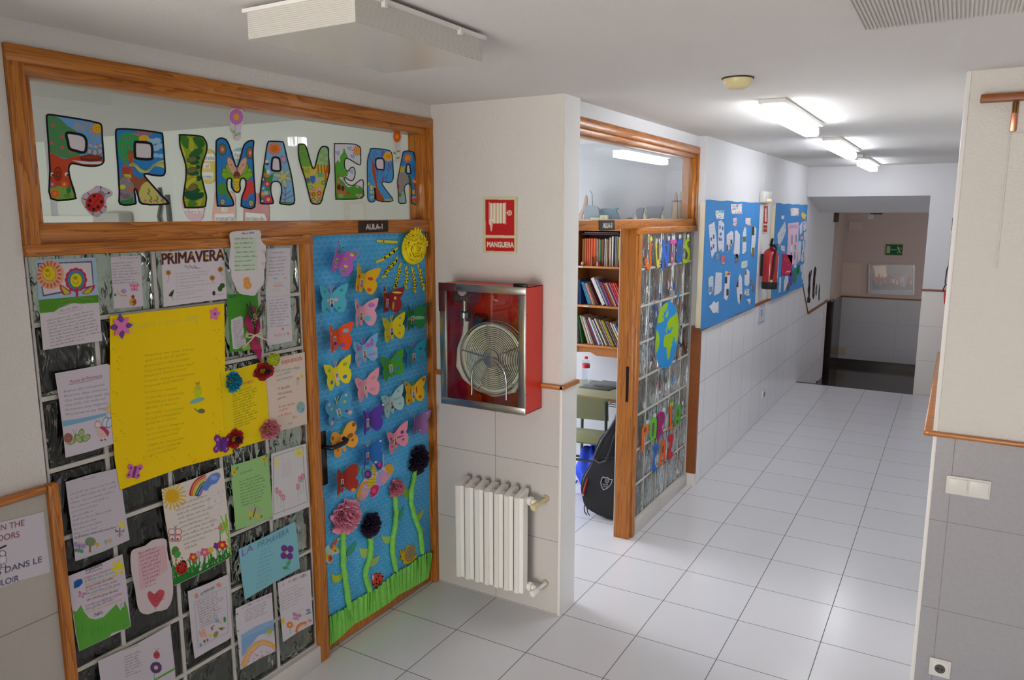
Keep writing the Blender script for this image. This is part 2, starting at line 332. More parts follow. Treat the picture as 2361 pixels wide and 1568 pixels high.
# ---------------------------------------------------------------- classroom shells
DKW = mat('added_cupboard_dark', '#2b2522', .5, noise=.3, nscale=12)
t = thing('added_dark_cupboard', (-1.55, -1.85, 0), 'added dark low cupboard that darkens the first glass block panel', 'cupboard')  # added cupboard, makes the view through the glass blocks dark
m = MB(); m.bbox(-1.75, -1.36, -3.4, -.95, 0, 1.62, .005); m.build('carcass', DKW, t)
for i in range(4): m = MB(); m.bbox(-1.36, -1.342, -3.38+i*.61, -2.79+i*.61, .05, 1.6, .003); m.build('door', DKW, t)
m = MB(); m.box(-7, -.93, .1, .2, 0, H); struct('wall_classroom_right', m, GREYP)
m = MB(); m.box(-7.1, -7, -7, .1, 0, H); m.box(-7, -.93, -7.1, -7, 0, H); struct('wall_classroom_far', m, GREYP)
m = MB(); m.box(-4.6, -.2, 2.42, 2.52, 0, H); struct('wall_second_classroom_back', m, mat('second_classroom_paint', '#c7c8cd', .85, bmp=.1))
m = MB(); m.box(-4.7, -4.6, .1, 2.52, 0, H); m.box(-4.6, -.93, .2, .22, 0, H); struct('wall_second_classroom_far', m, MATS['second_classroom_paint'])
# ---------------------------------------------------------------- lamps and fittings
TUBE = mat('lit_diffuser', '#f4f8ff', .3, emit=12.8)
WPL = mat('white_plastic', '#e6e4df', .4); YPL = mat('yellowed_plastic', '#dccf9e', .4)
def strip_light(x, y0, y1, label, group, T=TUBE):
    t = thing('ceiling_light', (x, (y0+y1)/2, H), label, 'ceiling lamp', group); t_loc = ORG[t.name]
    m = MB(); m.bbox(x-.066, x+.066, y0-.02, y1+.02, H-.022, H, .003); m.build('base_tray', WPL, t)
    m = MB(); m.bbox(x-.044, x+.044, y0+.06, y1, H-.084, H-.030, .012); m.build('diffuser', T, t)
    m = MB(); m.bbox(x-.047, x+.047, y0, y0+.058, H-.084, H-.019, .008); m.build('end_cap', mat('clear_cap', '#f4f4f0', .1, trans=.8, emit=1.2), t)
    m = MB(); m.cyl((x, y0+.03, H-.018), (x, y0+.03, H-.072), .012); m.build('lamp_holder', mat('holder_grey', '#8e8a80', .5), t)
    return t
strip_light(.80, .66, 1.84, 'lit strip lamp on the corridor ceiling, nearest the camera and first of three', 'corridor strip lamps', mat('lit_diffuser_strong', '#f6f9ff', .3, emit=15))  # emission raised above the other lamps to brighten the wall end
strip_light(.775, 2.88, 4.08, 'lit strip lamp on the corridor ceiling, middle one of three', 'corridor strip lamps')
strip_light(.745, 5.20, 6.38, 'lit strip lamp on the corridor ceiling, farthest and smallest of three', 'corridor strip lamps', mat('lit_diffuser_weak', '#f4f7ff', .3, emit=8))  # emission lowered to keep the end wall from glowing
m = MB(); m.bbox(.70, .80, 4.74, 4.95, H-.03, H, .004); m.build('junction_box', WPL, label='small white box on the ceiling just before the farthest strip lamp', cat='junction box')
m = MB(); m.lathe([(.062, H), (.062, H-.012), (.055, H-.03), (.034, H-.045), (.001, H-.047)], (.8, -.03, 0)); m.lathe([(.066, H), (.066, H-.006), (.0, H-.006)], (.8, -.03, 0), mi=1)
m.build('smoke_detector', [YPL, mat('dark_gap', '#3a342c', .6)], label='round yellowed smoke detector on the ceiling', cat='smoke detector')
# unlit prismatic box lamp
t = thing('ceiling_light', (.11, -1.55, H), 'large unlit rectangular lamp with ribbed clear cover above the painted letters', 'ceiling lamp')
RIB, tr, br = nt('ribbed_acrylic'); br.inputs['Base Color'].default_value = (*lin('#e2dfd6'), 1); br.inputs['Transmission Weight'].default_value = .2; br.inputs['Roughness'].default_value = .25
gg = N(tr, 'ShaderNodeNewGeometry'); wv = N(tr, 'ShaderNodeTexWave', bands_direction='Z'); wv.inputs['Scale'].default_value = 60; tr.links.new(gg.outputs['Position'], wv.inputs['Vector'])
bump(tr, br, wv.outputs[1], .5, .003)
x0, x1, y0, y1, zl = -.085, .305, -1.855, -1.262, 2.598
m = MB(); m.box(x0-.01, x1+.01, y0-.01, y1+.01, H-.022, H-.012); m.box(x0+.03, x1-.03, y0+.03, y1-.03, H-.012, H); m.build('mounting_tray', WPL, t)
m = MB()
for a in ((x0, x0+.004, y0, y1), (x1-.004, x1, y0, y1), (x0+.004, x1-.004, y0, y0+.004), (x0+.004, x1-.004, y1-.004, y1)): m.box(*a, zl, H-.022)
m.box(x0, x1, y0, y1, zl-.004, zl); m.build('cover', RIB, t)
for i in range(4):
    xx = x0+.06+i*.09; m = MB(); m.cyl((xx, y0+.05, H-.05), (xx, y1-.05, H-.05), .013); m.build('tube', mat('tube_white', '#e9e6dc', .3), t)
for yy in (y0+.1, y1-.14):
    m = MB(); m.box(x1+.001, x1+.014, yy, yy+.012, H-.034, H-.016); m.build('clip', WPL, t)
# ceiling grille at the upper right
t = thing('ceiling_light', (1.75, -.93, H), 'ribbed cover of a lamp cut off by the top edge, upper right', 'ceiling lamp')
m = MB(); m.box(1.36, 1.98, -1.25, -.75, H-.012, H); m.build('mounting_tray', WPL, t)
m = MB()
for i in range(60): m.box(1.362+i*.0103, 1.367+i*.0103, -1.245, -.755, H-.018, H-.012)
m.build('ribbed_cover', mat('grille_plastic', '#d9d6cf', .35), t)

# ---------------------------------------------------------------- fire hose cabinet
RED = mat('cabinet_red', '#d82c1a', .35); STEEL = mat('brushed_steel', '#b9b6ae', .22, metal=1, noise=.1, nscale=20)
HX0, HX1, HY, HZ0, HZ1 = -.632, -.128, -.205, 1.13, 1.765
t = thing('fire_hose_cabinet', ((HX0+HX1)/2, -.10, HZ0), 'red wall cabinet with a steel-framed glass front and a coiled fire hose', 'fire hose cabinet')
m = MB(); th = .003
m.box(HX0, HX1, -.03, -.027, HZ0, HZ1); m.box(HX0, HX0+th, HY+.008, -.03, HZ0, HZ1); m.box(HX1-th, HX1, HY+.008, -.03, HZ0, HZ1)
m.box(HX0, HX1, HY+.008, -.03, HZ0, HZ0+th); m.box(HX0, HX1, HY+.008, -.03, HZ1-th, HZ1); m.build('case', RED, t)
m = MB(); fw = .036; yy = (HY-.004, HY+.008)
m.bbox(HX0-.003, HX1+.003, *yy, HZ1-fw, HZ1+.002, .002); m.bbox(HX0-.003, HX1+.003, *yy, HZ0-.002, HZ0+fw, .002)
m.bbox(HX0-.003, HX0+fw, *yy, HZ0+fw, HZ1-fw, .002); m.bbox(HX1-fw, HX1+.003, *yy, HZ0+fw, HZ1-fw, .002); dr = m.build('door', STEEL, t)
m = MB(); m.box(HX0+fw-.004, HX1-fw+.004, HY+.001, HY+.004, HZ0+fw-.004, HZ1-fw+.004); m.build('glass_pane', MATS['window_glass'], dr)
m = MB(); m.bbox(HX0-.006, HX0+.10, HY-.008, HY-.002, HZ1-.036, HZ1+.004, .002); m.bbox(HX0-.006, HX0+.034, HY-.008, HY-.002, HZ1-.145, HZ1-.03, .002)
m.build('corner_tape', mat('maroon_tape', '#4a2024', .4), t)
m = MB(); m.bbox(HX1-.075, HX1-.005, HY+.01, HY+.045, HZ1+.001, HZ1+.018, .004); m.build('latch', mat('black_plastic', '#141414', .35), t)
for z in (HZ0+.1, HZ0+.5):
    m = MB(); m.ball((HX1+.001, HY+.014, z), .0035, 8); m.build('rivet', MATS['black_plastic'], t)
cx, cz, cy = -.362, 1.385, -.115
HOSE = mat('canvas_hose', '#fff6e4', .8, noise=.12, nscale=60)
m = MB()
for i in range(14):
    r = .05+i*.0098; m.lathe([(r-.0044, -.019), (r-.001, -.024), (r+.0016, -.021), (r+.0016, .024), (r-.0044, .022)], (cx, cy, cz), axis=1, seg=48)
m.build('hose_coil', HOSE, t)
m = MB(); m.lathe([(.05, -.018), (.05, .018)], (cx, cy, cz), axis=1, seg=40); m.lathe([(.18, .012), (.02, .014)], (cx, cy, cz), axis=1, seg=40); m.build('coil_core', mat('coil_gap', '#2e2824', .9), t)
CHR = mat('chrome', '#d6d6d6', .12, metal=1)
m = MB(); ring = lambda r, y, n=48: [(cx+r*math.cos(2*PI*k/n), y, cz+r*math.sin(2*PI*k/n)) for k in range(n)]
m.tube(ring(.187, cy-.03), .0042, 8, closed=True); m.tube(ring(.187, cy+.03), .0035, 8, closed=True)
for a in (1.70, .42, 2.98, 4.3, 5.5):
    m.cyl((cx+.045*math.cos(a), cy-.031, cz+.045*math.sin(a)), (cx+.186*math.cos(a), cy-.031, cz+.186*math.sin(a)), .0028, 6)
m.lathe([(.001, -.036), (.045, -.034), (.045, -.026)], (cx, cy, cz), axis=1, seg=30); m.build('reel', CHR, t)
m = MB(); pth = [(cx-.105, cy-.05, cz-.20)]+[(cx-.105*math.cos(a), cy-.05, cz-.11+.115*math.sin(a)) for a in np.linspace(0, PI, 15)]+[(cx+.105, cy-.05, cz-.20)]
m.tube(pth, .006, 10); m.cyl((cx, cy-.055, cz), (cx, cy+.04, cz), .012); m.build('reel_bracket', CHR, t)
m = MB(); m.tube([(cx-.165, -.12, cz+.18), (cx-.172, -.12, cz+.11), (cx-.20, -.12, cz+.03), (cx-.205, -.12, cz-.06), (cx-.17, -.115, cz-.12), (cx-.10, -.11, cz-.17), (cx, -.11, cz-.195), (cx+.12, -.11, cz-.16), (cx+.185, -.11, cz-.04)], [.016, .016, .022, .026, .024, .02, .016, .014, .012], 10)
m.build('hose_tail', HOSE, t)
vx, vz = HX0+.09, HZ1-.11
m = MB(); m.cyl((vx-.03, -.11, vz+.03), (vx+.035, -.11, vz+.03), .022); m.cyl((vx, -.11, vz-.09), (vx, -.11, vz+.05), .018); m.lathe([(.02, -.05), (.034, -.045), (.034, -.015), (.02, -.01)], (vx, -.11, vz-.03), seg=10)
m.lathe([(.02, -.09), (.024, -.085), (.024, -.055)], (vx, -.11, vz-.03), seg=16); m.cyl((vx-.06, -.11, vz+.03), (vx-.02, -.11, vz+.03), .026); m.build('valve', mat('cast_alloy', '#8f8a80', .35, metal=.9, noise=.2), t)
m = MB(); m.lathe([(.001, -.012), (.024, -.012), (.026, .0), (.024, .01)], (vx-.005, -.12, vz+.065), axis=1, seg=24)
gz = m.build('pressure_gauge', mat('gauge_white', '#d8d4cc', .3), t)
m = MB(); m.box(vx-.008, vx+.004, -.134, -.133, vz+.064, vz+.067); m.build('needle', MATS['black_plastic'], gz)
m = MB(); m.tube([(vx+.065+.03*math.cos(a), -.12, vz+.03+.03*math.sin(a)) for a in np.linspace(0, 2*PI, 20, endpoint=False)], .004, 8, closed=True); m.cyl((vx+.03, -.12, vz+.03), (vx+.065, -.12, vz+.03), .005); m.cyl((vx+.035, -.12, vz+.03), (vx+.095, -.12, vz+.03), .004)
m.build('hand_wheel', mat('wheel_red', '#7a1812', .4), t)
m = MB(); m.tube([(cx-.09, -.09, cz+.21), (cx-.115, -.09, cz+.14), (cx-.15, -.09, cz+.06)], [.038, .03, .018], 12); m.build('nozzle', mat('black_rubber', '#1c1c1e', .5), t)
m = MB(); m.tube([(cx-.12, -.095, cz+.13), (cx-.155, -.095, cz+.05)], [.02, .016], 12); m.build('nozzle_grip', mat('orange_rubber', '#c04a18', .5), t)
m = MB(); m.cyl((HX0-.045, -.10, HZ1-.12), (HX0-.001, -.10, HZ1-.12), .024); m.build('supply_pipe', mat('pipe_grey', '#6c6a68', .4), t)

# ---------------------------------------------------------------- radiator
RAD = mat('radiator_enamel', '#f3f1ec', .35)
t = thing('radiator', (-.4, -.11, .13), 'white sectional radiator hung on the tiled wall under the hose cabinet', 'radiator')
rx0, rx1, n = -.585, -.155, 7; pw = (rx1-rx0)/n
def section(x):
    m = MB()
    m.prism([(x+.006, -.168, 0), (x+.011, -.172, 0), (x+pw*.50, -.172, 0), (x+pw*.56, -.160, 0), (x+pw-.006, -.158, 0), (x+pw-.006, -.115, 0), (x+.006, -.115, 0)], (0, 0, .148), (0, 0, .672))
    m.prism([(0, -.168, .672), (0, -.085, .700), (0, -.055, .690), (0, -.055, .672), (0, -.075, .64), (0, -.152, .64)], (x+.004, 0, 0), (x+pw*.5, 0, 0))
    m.prism([(0, -.168, .148), (0, -.085, .125), (0, -.055, .14), (0, -.055, .165), (0, -.152, .18)], (x+.004, 0, 0), (x+pw*.5, 0, 0))
    m.box(x+.006, x+pw*.45, -.152, -.060, .17, .66); m.box(x+pw*.15, x+pw*.30, -.062, -.050, .15, .67)
    m.cyl((x, -.105, .645), (x+pw, -.105, .645), .019, 14); m.cyl((x, -.105, .17), (x+pw, -.105, .17), .019, 14)
    return m
for i in range(n): section(rx0+i*pw).build('section', RAD, t)
for zz, nm in ((.645, 'supply_valve'), (.17, 'return_valve')):
    m = MB(); m.cyl((rx1, -.105, zz), (rx1+.018, -.105, zz), .024, 8); m.cyl((rx1+.018, -.105, zz), (rx1+.04, -.105, zz-.004), .014, 12); m.build(nm, RAD, t)
    m = MB(); m.cyl((rx1+.045, -.135, zz-.012), (rx1+.06, -.03, zz-.002), .010, 10); m.cyl((rx1+.045, -.150, zz-.014), (rx1+.05, -.11, zz-.010), .017, 12); m.build('valve_head', YPL if zz > .4 else RAD, t)
    m = MB(); m.cyl((rx1+.056, -.034, zz-.002), (rx1+.056, -.027, zz-.002), .02, 14); m.build('wall_flange', mat('old_plaster', '#b8a890', .8), t)
# ---------------------------------------------------------------- switches, sockets
SWP = mat('switch_plastic', '#dedbd6', .35)
t = thing('light_switch', (1.786, YB-.01, .92), 'white double light switch on the grey tiles at the right edge', 'light switch')
m = MB(); m.bbox(1.701, 1.866, YB-.018, YB-.008, .922, 1.004, .010, seg=3); m.build('cover_frame', SWP, t)
for a in (1.709, 1.786):
    m = MB(); m.bbox(a, a+.073, YB-.023, YB-.012, .930, .996, .003); m.build('rocker', SWP, t)
t = thing('power_socket', (1.748, YB-.01, .06), 'white round-hole power socket low on the grey tiles at the right edge', 'socket')
m = MB(); m.bbox(1.705, 1.79, YB-.018, YB-.008, .064, .148, .010, seg=3); m.build('cover_frame', SWP, t)
m = MB(); m.bbox(1.713, 1.782, YB-.021, YB-.012, .072, .140, .003); m.build('plate', SWP, t)
m = MB(); m.lathe([(.021, -.0225), (.021, -.0205)], (1.748, YB, .106), axis=1); m.build('well', mat('socket_dark', '#56544f', .4), t)
m = MB(); m.lathe([(.004, -.0232), (.004, -.0222)], (1.740, YB, .106), axis=1, seg=10); m.lathe([(.004, -.0232), (.004, -.0222)], (1.756, YB, .106), axis=1, seg=10); m.build('holes', MATS['black_plastic'], t)
t = thing('power_socket', (.02, 4.62, .22), 'small white socket low on the corridor tiles below the fire extinguisher', 'socket')
m = MB(); m.bbox(.016, .034, 4.56, 4.69, .215, .30, .008); m.build('cover', SWP, t)
m = MB(); m.box(.034, .036, 4.60, 4.65, .235, .28); m.build('outlet', MATS['socket_dark'], t)
# curtain bracket upper right
t = thing('shelf_bracket', (1.83, YB-.03, 2.44), 'brown wooden bar with a copper hinge on the wall at the upper right corner', 'bracket')
m = MB(); m.bbox(1.69, 2.2, YB-.05, YB, 2.555, 2.585, .004); m.build('bar', TRW, t)
m = MB(); m.bbox(1.80, 1.822, YB-.012, YB, 2.44, 2.553, .002); m.build('hinge_leaf', mat('copper', '#c88468', .3, metal=.9), t)
m = MB(); m.cyl((1.81, YB-.018, 2.51), (1.81, YB-.018, 2.55), .008); m.build('hinge_pin', mat('brass_dark', '#6e5a30', .35, metal=.9), t)
m = MB(); m.bbox(1.80, 1.806, YB-.006, YB+.001, 1.9, 2.44, .002); m.bbox(1.806, 2.2, YB-.005, YB+.001, 2.43, 2.436, .002); m.build('cable_channel', MATS['stucco_paint'], label='thin painted cable channel on the wall under the brown bar', cat='cable channel')
# ---------------------------------------------------------------- painted card: pigment stored per vertex on the real sheet
PAINT, tp, bp = nt('printed_card'); MATS['printed_card'] = PAINT
ac = N(tp, 'ShaderNodeAttribute', attribute_name='pigment'); tp.links.new(ac.outputs['Color'], bp.inputs['Base Color']); bp.inputs['Roughness'].default_value = .7; bp.inputs['Specular IOR Level'].default_value = .2
PAINTG, tp, bp = nt('printed_gloss'); ac = N(tp, 'ShaderNodeAttribute', attribute_name='pigment'); tp.links.new(ac.outputs['Color'], bp.inputs['Base Color']); bp.inputs['Roughness'].default_value = .25
def atv(P, ax, val):
    P = np.asarray(P, float); d = FV+((P[..., 0]-1180.5)/F_PX)[..., None]*RV-((P[..., 1]-784)/F_PX)[..., None]*UV
    return CAM+((val-CAM[ax])/d[..., ax])[..., None]*d
def inside(P, x, y):
    r = np.zeros(x.shape, bool); n = len(P)
    for i in range(n):
        x1, y1 = P[i]; x2, y2 = P[(i+1) % n]
        if y1 == y2: continue
        c = ((y1 > y) != (y2 > y)) & (x < (x2-x1)*(y-y1)/(y2-y1)+x1); r ^= c
    return r
def segdist(x, y, a, b):
    dx, dy = b[0]-a[0], b[1]-a[1]; L = dx*dx+dy*dy+1e-9; t = np.clip(((x-a[0])*dx+(y-a[1])*dy)/L, 0, 1)
    return np.hypot(x-a[0]-t*dx, y-a[1]-t*dy)
GL = {}
def glyphs(s):
    if s in GL: return GL[s]
    c = bpy.data.curves.new('txt', 'FONT'); c.body = s; o = bpy.data.objects.new('txt', c); me = o.to_mesh(); me.calc_loop_triangles()
    V = np.array([v.co[:2] for v in me.vertices]).reshape(-1, 2); T = np.array([t.vertices[:] for t in me.loop_triangles]).reshape(-1, 3)
    tr = V[T]; o.to_mesh_clear(); bpy.data.objects.remove(o); bpy.data.curves.remove(c)
    x0, x1 = tr[..., 0].min(), tr[..., 0].max(); tr[..., 0] = (tr[..., 0]-x0)/(x1-x0); tr[..., 1] /= .7; GL[s] = tr; return tr
def smooth(P, n=4):
    P = np.array(P, float); k = len(P); out = []
    for i in range(k):
        a, b, c, d = P[i-1], P[i], P[(i+1) % k], P[(i+2) % k]
        for j in range(n):
            t = j/n; out.append(.5*((2*b)+(-a+c)*t+(2*a-5*b+4*c-d)*t*t+(-a+3*b-3*c+d)*t**3))
    return [tuple(p) for p in out]
class Cv:
    def __init__(s, P, base, res):
        P = np.array(P); s.res = res; x0, y0 = P.min(0)-res*.5; x1, y1 = P.max(0)+res
        s.xs = np.arange(x0, x1+res, res); s.ys = np.arange(y0, y1+res, res); s.Xg, s.Yg = np.meshgrid(s.xs, s.ys)
        s.c = np.empty(s.Xg.shape+(3,)); s.c[:] = lin(base); s.k = (0, 0, 1); s.rng = random.Random(7)
    def win(s, x0, x1, y0, y1):
        i0, i1 = np.searchsorted(s.xs, [x0-1.5, x1+1.5]); j0, j1 = np.searchsorted(s.ys, [y0-1.5, y1+1.5]); return slice(j0, j1), slice(i0, i1)
    def put(s, w, a, c):
        s.c[w] = s.c[w]*(1-a[..., None])+np.array(lin(c))*a[..., None]
    def poly(s, P, c, al=1, raw=False, sm=0):
        P = P if raw else X(s.k, *P)
        if sm: P = smooth(P, sm)
        A = np.array(P); w = s.win(A[:, 0].min(), A[:, 0].max(), A[:, 1].min(), A[:, 1].max()); x, y = s.Xg[w], s.Yg[w]
        if x.size == 0: return s
        e = s.res*.25; a = sum(inside(P, x+i, y+j).astype(float) for i in (-e, e) for j in (-e, e))/4
        s.put(w, a*al, c); return s
    def ell(s, u, v, ru, rv, c, rot=0, al=1, ring=0):
        (px, py), = X(s.k, (u, v)); ru *= s.k[2]; rv *= s.k[2]; r = max(ru, rv)
        w = s.win(px-r, px+r, py-r, py+r); x, y = s.Xg[w]-px, s.Yg[w]-py
        if x.size == 0: return s
        ca, sa = math.cos(math.radians(rot)), math.sin(math.radians(rot)); X_, Y_ = x*ca+y*sa, -x*sa+y*ca
        d = (np.hypot(X_/ru, Y_/rv)-1)*min(ru, rv)
        if ring: d = np.abs(d)-ring*s.k[2]
        s.put(w, np.clip(.5-d/s.res, 0, 1)*al, c); return s
    def line(s, P, wd, c, al=1, raw=False, close=False):
        P = P if raw else X(s.k, *P); wd = wd*(1 if raw else s.k[2])/2
        if close: P = list(P)+[P[0]]
        A = np.array(P); w = s.win(A[:, 0].min()-wd, A[:, 0].max()+wd, A[:, 1].min()-wd, A[:, 1].max()+wd); x, y = s.Xg[w], s.Yg[w]
        if x.size == 0: return s
        d = np.full(x.shape, 1e9)
        for a, b in zip(P[:-1], P[1:]): d = np.minimum(d, segdist(x, y, a, b))
        s.put(w, np.clip(.5+(wd-d)/s.res, 0, 1)*al*min(1, wd*2/s.res+.15), c); return s
    def text(s, t, p0, p1, h, c, al=1, sh=0, bold=0):
        (x0, y0), (x1, y1) = X(s.k, p0, p1); h *= s.k[2]; tr = glyphs(t)
        ex, ey = tr[..., 0], tr[..., 1]
        tx = x0+ex*(x1-x0)+sh*ey*h; ty = y0+ex*(y1-y0)-ey*h
        w = s.win(tx.min(), tx.max(), ty.min(), ty.max()); cov = np.zeros(s.Xg.shape); e = s.res*.25
        for X3, Y3 in zip(tx, ty):
            q = s.win(X3.min(), X3.max(), Y3.min(), Y3.max()); x, y = s.Xg[q], s.Yg[q]
            if x.size == 0: continue
            P = list(zip(X3, Y3))
            for i in (-e, e):
                for j in (-e, e): cov[q] += inside(P, x+i, y+j)*.25
        if bold:
            c2 = cov.copy(); c2[:, 1:] = np.maximum(c2[:, 1:], cov[:, :-1]*bold); c2[1:] = np.maximum(c2[1:], c2[:-1]*bold); cov = c2
        s.put((slice(None), slice(None)), np.clip(cov, 0, 1)*al, c); return s
    def scr(s, p0, p1, h, c='#55505a', al=.55, wd=.8, fill=1.0):     # a line of handwriting too small to read
        (x0, y0), (x1, y1) = X(s.k, p0, p1); h *= s.k[2]; L = math.hypot(x1-x0, y1-y0); t = 0; r = s.rng
        while t < L*fill-2:
            wl = r.uniform(8, 22); P = []; q = t
            while q < min(t+wl, L):
                up = r.uniform(.2, 1.0) if r.random() < .3 else r.uniform(.1, .55)
                P += [(x0+(x1-x0)*q/L, y0+(y1-y0)*q/L), (x0+(x1-x0)*(q+h*.3)/L, y0+(y1-y0)*(q+h*.3)/L-h*up)]; q += h*.45
            if len(P) > 1: s.line(P, wd, c, al, raw=True)
            t += wl+r.uniform(2, 4)
        return s
    def lines(s, a, b, c_, n, h, fills=None, **k):                 # n lines between first-line ends (a,b) and last-line start c_
        for i in range(n):
            f = i/max(1, n-1); d = (a[0]+(c_[0]-a[0])*f-a[0], a[1]+(c_[1]-a[1])*f-a[1])
            fl = (fills[i % len(fills)] if fills else s.rng.uniform(.7, 1))
            e = (a[0]+d[0]+(b[0]-a[0])*fl, a[1]+d[1]+(b[1]-a[1])*fl); s.scr((a[0]+d[0], a[1]+d[1]), e, h, **k)
        return s
    def flower(s, u, v, r, pc, cc='#e8c020', n=6, oc=None):
        for i in range(n):
            a = 2*PI*i/n+.3; s.ell(u+r*.62*math.cos(a), v+r*.62*math.sin(a), r*.42, r*.42, pc)
            if oc: s.ell(u+r*.62*math.cos(a), v+r*.62*math.sin(a), r*.42, r*.42, oc, ring=r*.04)
        s.ell(u, v, r*.36, r*.36, cc); return s
    def sun(s, u, v, r, c='#e8c820', rc='#e89020', n=14, face=False, ray=1.6, w=.12):
        for i in range(n):
            a = 2*PI*i/n; s.line([(u+r*1.05*math.cos(a), v+r*1.05*math.sin(a)), (u+r*ray*math.cos(a), v+r*ray*math.sin(a))], r*w*2, rc)
        s.ell(u, v, r, r, c)
        if face:
            for d in (-.3, .3): s.ell(u+d*r, v-.2*r, r*.08, r*.16, '#40300a')
            s.line([(u-.4*r, v+.25*r), (u-.15*r, v+.45*r), (u+.15*r, v+.45*r), (u+.4*r, v+.2*r)], r*.08, '#40300a')
        return s
    def bfly(s, u, v, r, c, c2, rot=0, bc='#302020'):
        ca, sa = math.cos(math.radians(rot)), math.sin(math.radians(rot))
        f = lambda a, b: (u+(a*ca-b*sa)*r, v+(a*sa+b*ca)*r)
        for q in (-1, 1):
            s.ell(*f(q*.55, -.4), r*.5, r*.38, c, rot=rot+q*-35); s.ell(*f(q*.42, .42), r*.36, r*.3, c2, rot=rot+q*35)
        s.line([f(0, -.5), f(0, .7)], r*.16, bc); s.line([f(0, -.5), f(-.25, -.95)], r*.05, bc); s.line([f(0, -.5), f(.25, -.95)], r*.05, bc); return s
    def ladybird(s, u, v, r, rot=0, c='#c83028'):
        ca, sa = math.cos(math.radians(rot)), math.sin(math.radians(rot)); f = lambda a, b: (u+(a*ca-b*sa)*r, v+(a*sa+b*ca)*r)
        for a, b in ((-1.15, -.3), (-1.15, .4), (1.15, -.3), (1.15, .4), (-.6, 1.1), (.6, 1.1)): s.line([f(a*.7, b*.8), f(a, b)], r*.08, '#181414')
        for q in (-1, 1): s.line([f(q*.2, -1.1), f(q*.45, -1.5)], r*.06, '#181414'); s.ell(*f(q*.48, -1.55), r*.1, r*.1, '#181414')
        s.ell(*f(0, -.95), r*.42, r*.36, '#8a8a8e' if c == '#c83028' else '#201c1c', rot=rot); s.ell(u, v, r*.86, r, c, rot=rot); s.line([f(0, -.95), f(0, .98)], r*.05, '#301010')
        for a, b in ((-.45, -.45), (.45, -.45), (-.5, .15), (.5, .15), (-.3, .6), (.3, .6)): s.ell(*f(a, b), r*.16, r*.16, '#2a1c20')
        return s
    def grass(s, pts, h, c='#3c8a30', n=40, wd=5):
        P = pts
        for i in range(n):
            t = i/(n-1)*(len(P)-1); j = min(int(t), len(P)-2); f = t-j; x = P[j][0]+(P[j+1][0]-P[j][0])*f; y = P[j][1]+(P[j+1][1]-P[j][1])*f
            s.line([(x, y), (x+s.rng.uniform(-.4, .4)*h, y-h*s.rng.uniform(.5, 1))], wd, c)
        return s
def sheet(name, label, cat, P, base, paint=None, k=(0, 0, 1), ax=0, val=XA, sg=1, off=.001, th=.0006, res=1.0, group=None, edge=None, parent=None, gloss=False, sm=0, kind=None, holes=()):
    P = X(k, *P) if not isinstance(P, np.ndarray) else [tuple(p) for p in P]
    if sm: P = smooth(P, sm)
    cv = Cv(P, base, res); cv.k = k
    if paint: paint(cv)
    b = val+sg*off; f = b+sg*th; g = f+sg*.0002
    n = len(P); mb = MB(); A = atv(P, ax, b); B = atv(P, ax, f)
    me = bpy.data.meshes.new(name)
    ins = inside(P, cv.Xg, cv.Yg)
    for hp in holes: ins &= ~inside(hp, cv.Xg, cv.Yg)
    cell = ins[:-1, :-1] & ins[1:, :-1] & ins[:-1, 1:] & ins[1:, 1:]
    used = np.zeros(ins.shape, bool); used[:-1, :-1] |= cell; used[1:, :-1] |= cell; used[:-1, 1:] |= cell; used[1:, 1:] |= cell
    idx = -np.ones(ins.shape, int); idx[used] = np.arange(used.sum())+2*n
    G = atv(np.stack([cv.Xg[used], cv.Yg[used]], -1), ax, g) if used.any() else np.zeros((0, 3))
    V = np.concatenate([A, B, G]); cc = np.concatenate([np.tile(lin(edge or base), (2*n, 1)), cv.c[used]])
    j, i = np.nonzero(cell); Q = np.stack([idx[j, i], idx[j+1, i], idx[j+1, i+1], idx[j, i+1]], -1)
    fs = [tuple(range(n))[::-1], tuple(range(n, 2*n))]+[(q, (q+1) % n, n+(q+1) % n, n+q) for q in range(n)]
    org = np.array([(V[:, 0].min()+V[:, 0].max())/2, (V[:, 1].min()+V[:, 1].max())/2, V[:, 2].min()])
    loops = [x for f_ in fs for x in f_]; lt = np.concatenate([[len(f_) for f_ in fs], np.full(len(Q), 4)]).astype(np.int32)
    allv = np.concatenate([np.array(loops), Q.ravel()]).astype(np.int32)
    me.vertices.add(len(V)); me.vertices.foreach_set('co', (V-org).ravel()); me.loops.add(len(allv)); me.loops.foreach_set('vertex_index', allv)
    me.polygons.add(len(lt)); me.polygons.foreach_set('loop_start', np.concatenate([[0], np.cumsum(lt)[:-1]]).astype(np.int32)); me.polygons.foreach_set('loop_total', lt)
    me.update(calc_edges=True); at_ = me.color_attributes.new('pigment', 'FLOAT_COLOR', 'POINT'); at_.data.foreach_set('color', np.c_[cc, np.ones(len(cc))].ravel().astype(np.float32))
    me.materials.append(PAINTG if gloss else PAINT); me.validate()
    o = bpy.data.objects.new(name, me); COL.objects.link(o); ORG[o.name] = org
    if parent is not None: o.parent = parent; o.location = org-ORG[parent.name]
    else: o.location = org
    return tag(o, label, cat, group, kind)
A1 = (0, 80, .30612); A2 = (500, 80, .30612); A3 = (40, 500, .2551); A4 = (340, 500, .20408); A5 = (480, 780, .22953); A6 = (60, 820, .2551); A7 = (0, 1100, .29851); A8 = (350, 1080, .31114)
D1 = (700, 500, .20408); D2 = (700, 780, .20408); D3 = (700, 1060, .20408); D4 = (720, 1200, .20408); H1 = (980, 420, .36994)
B1 = (1300, 230, .2104); B2 = (1300, 500, .21692); B3 = (1310, 800, .29316); B4 = (1440, 510, .22321); B5 = (1440, 820, .2805); C1 = (1600, 380, .2551); C2 = (1740, 400, .34435)
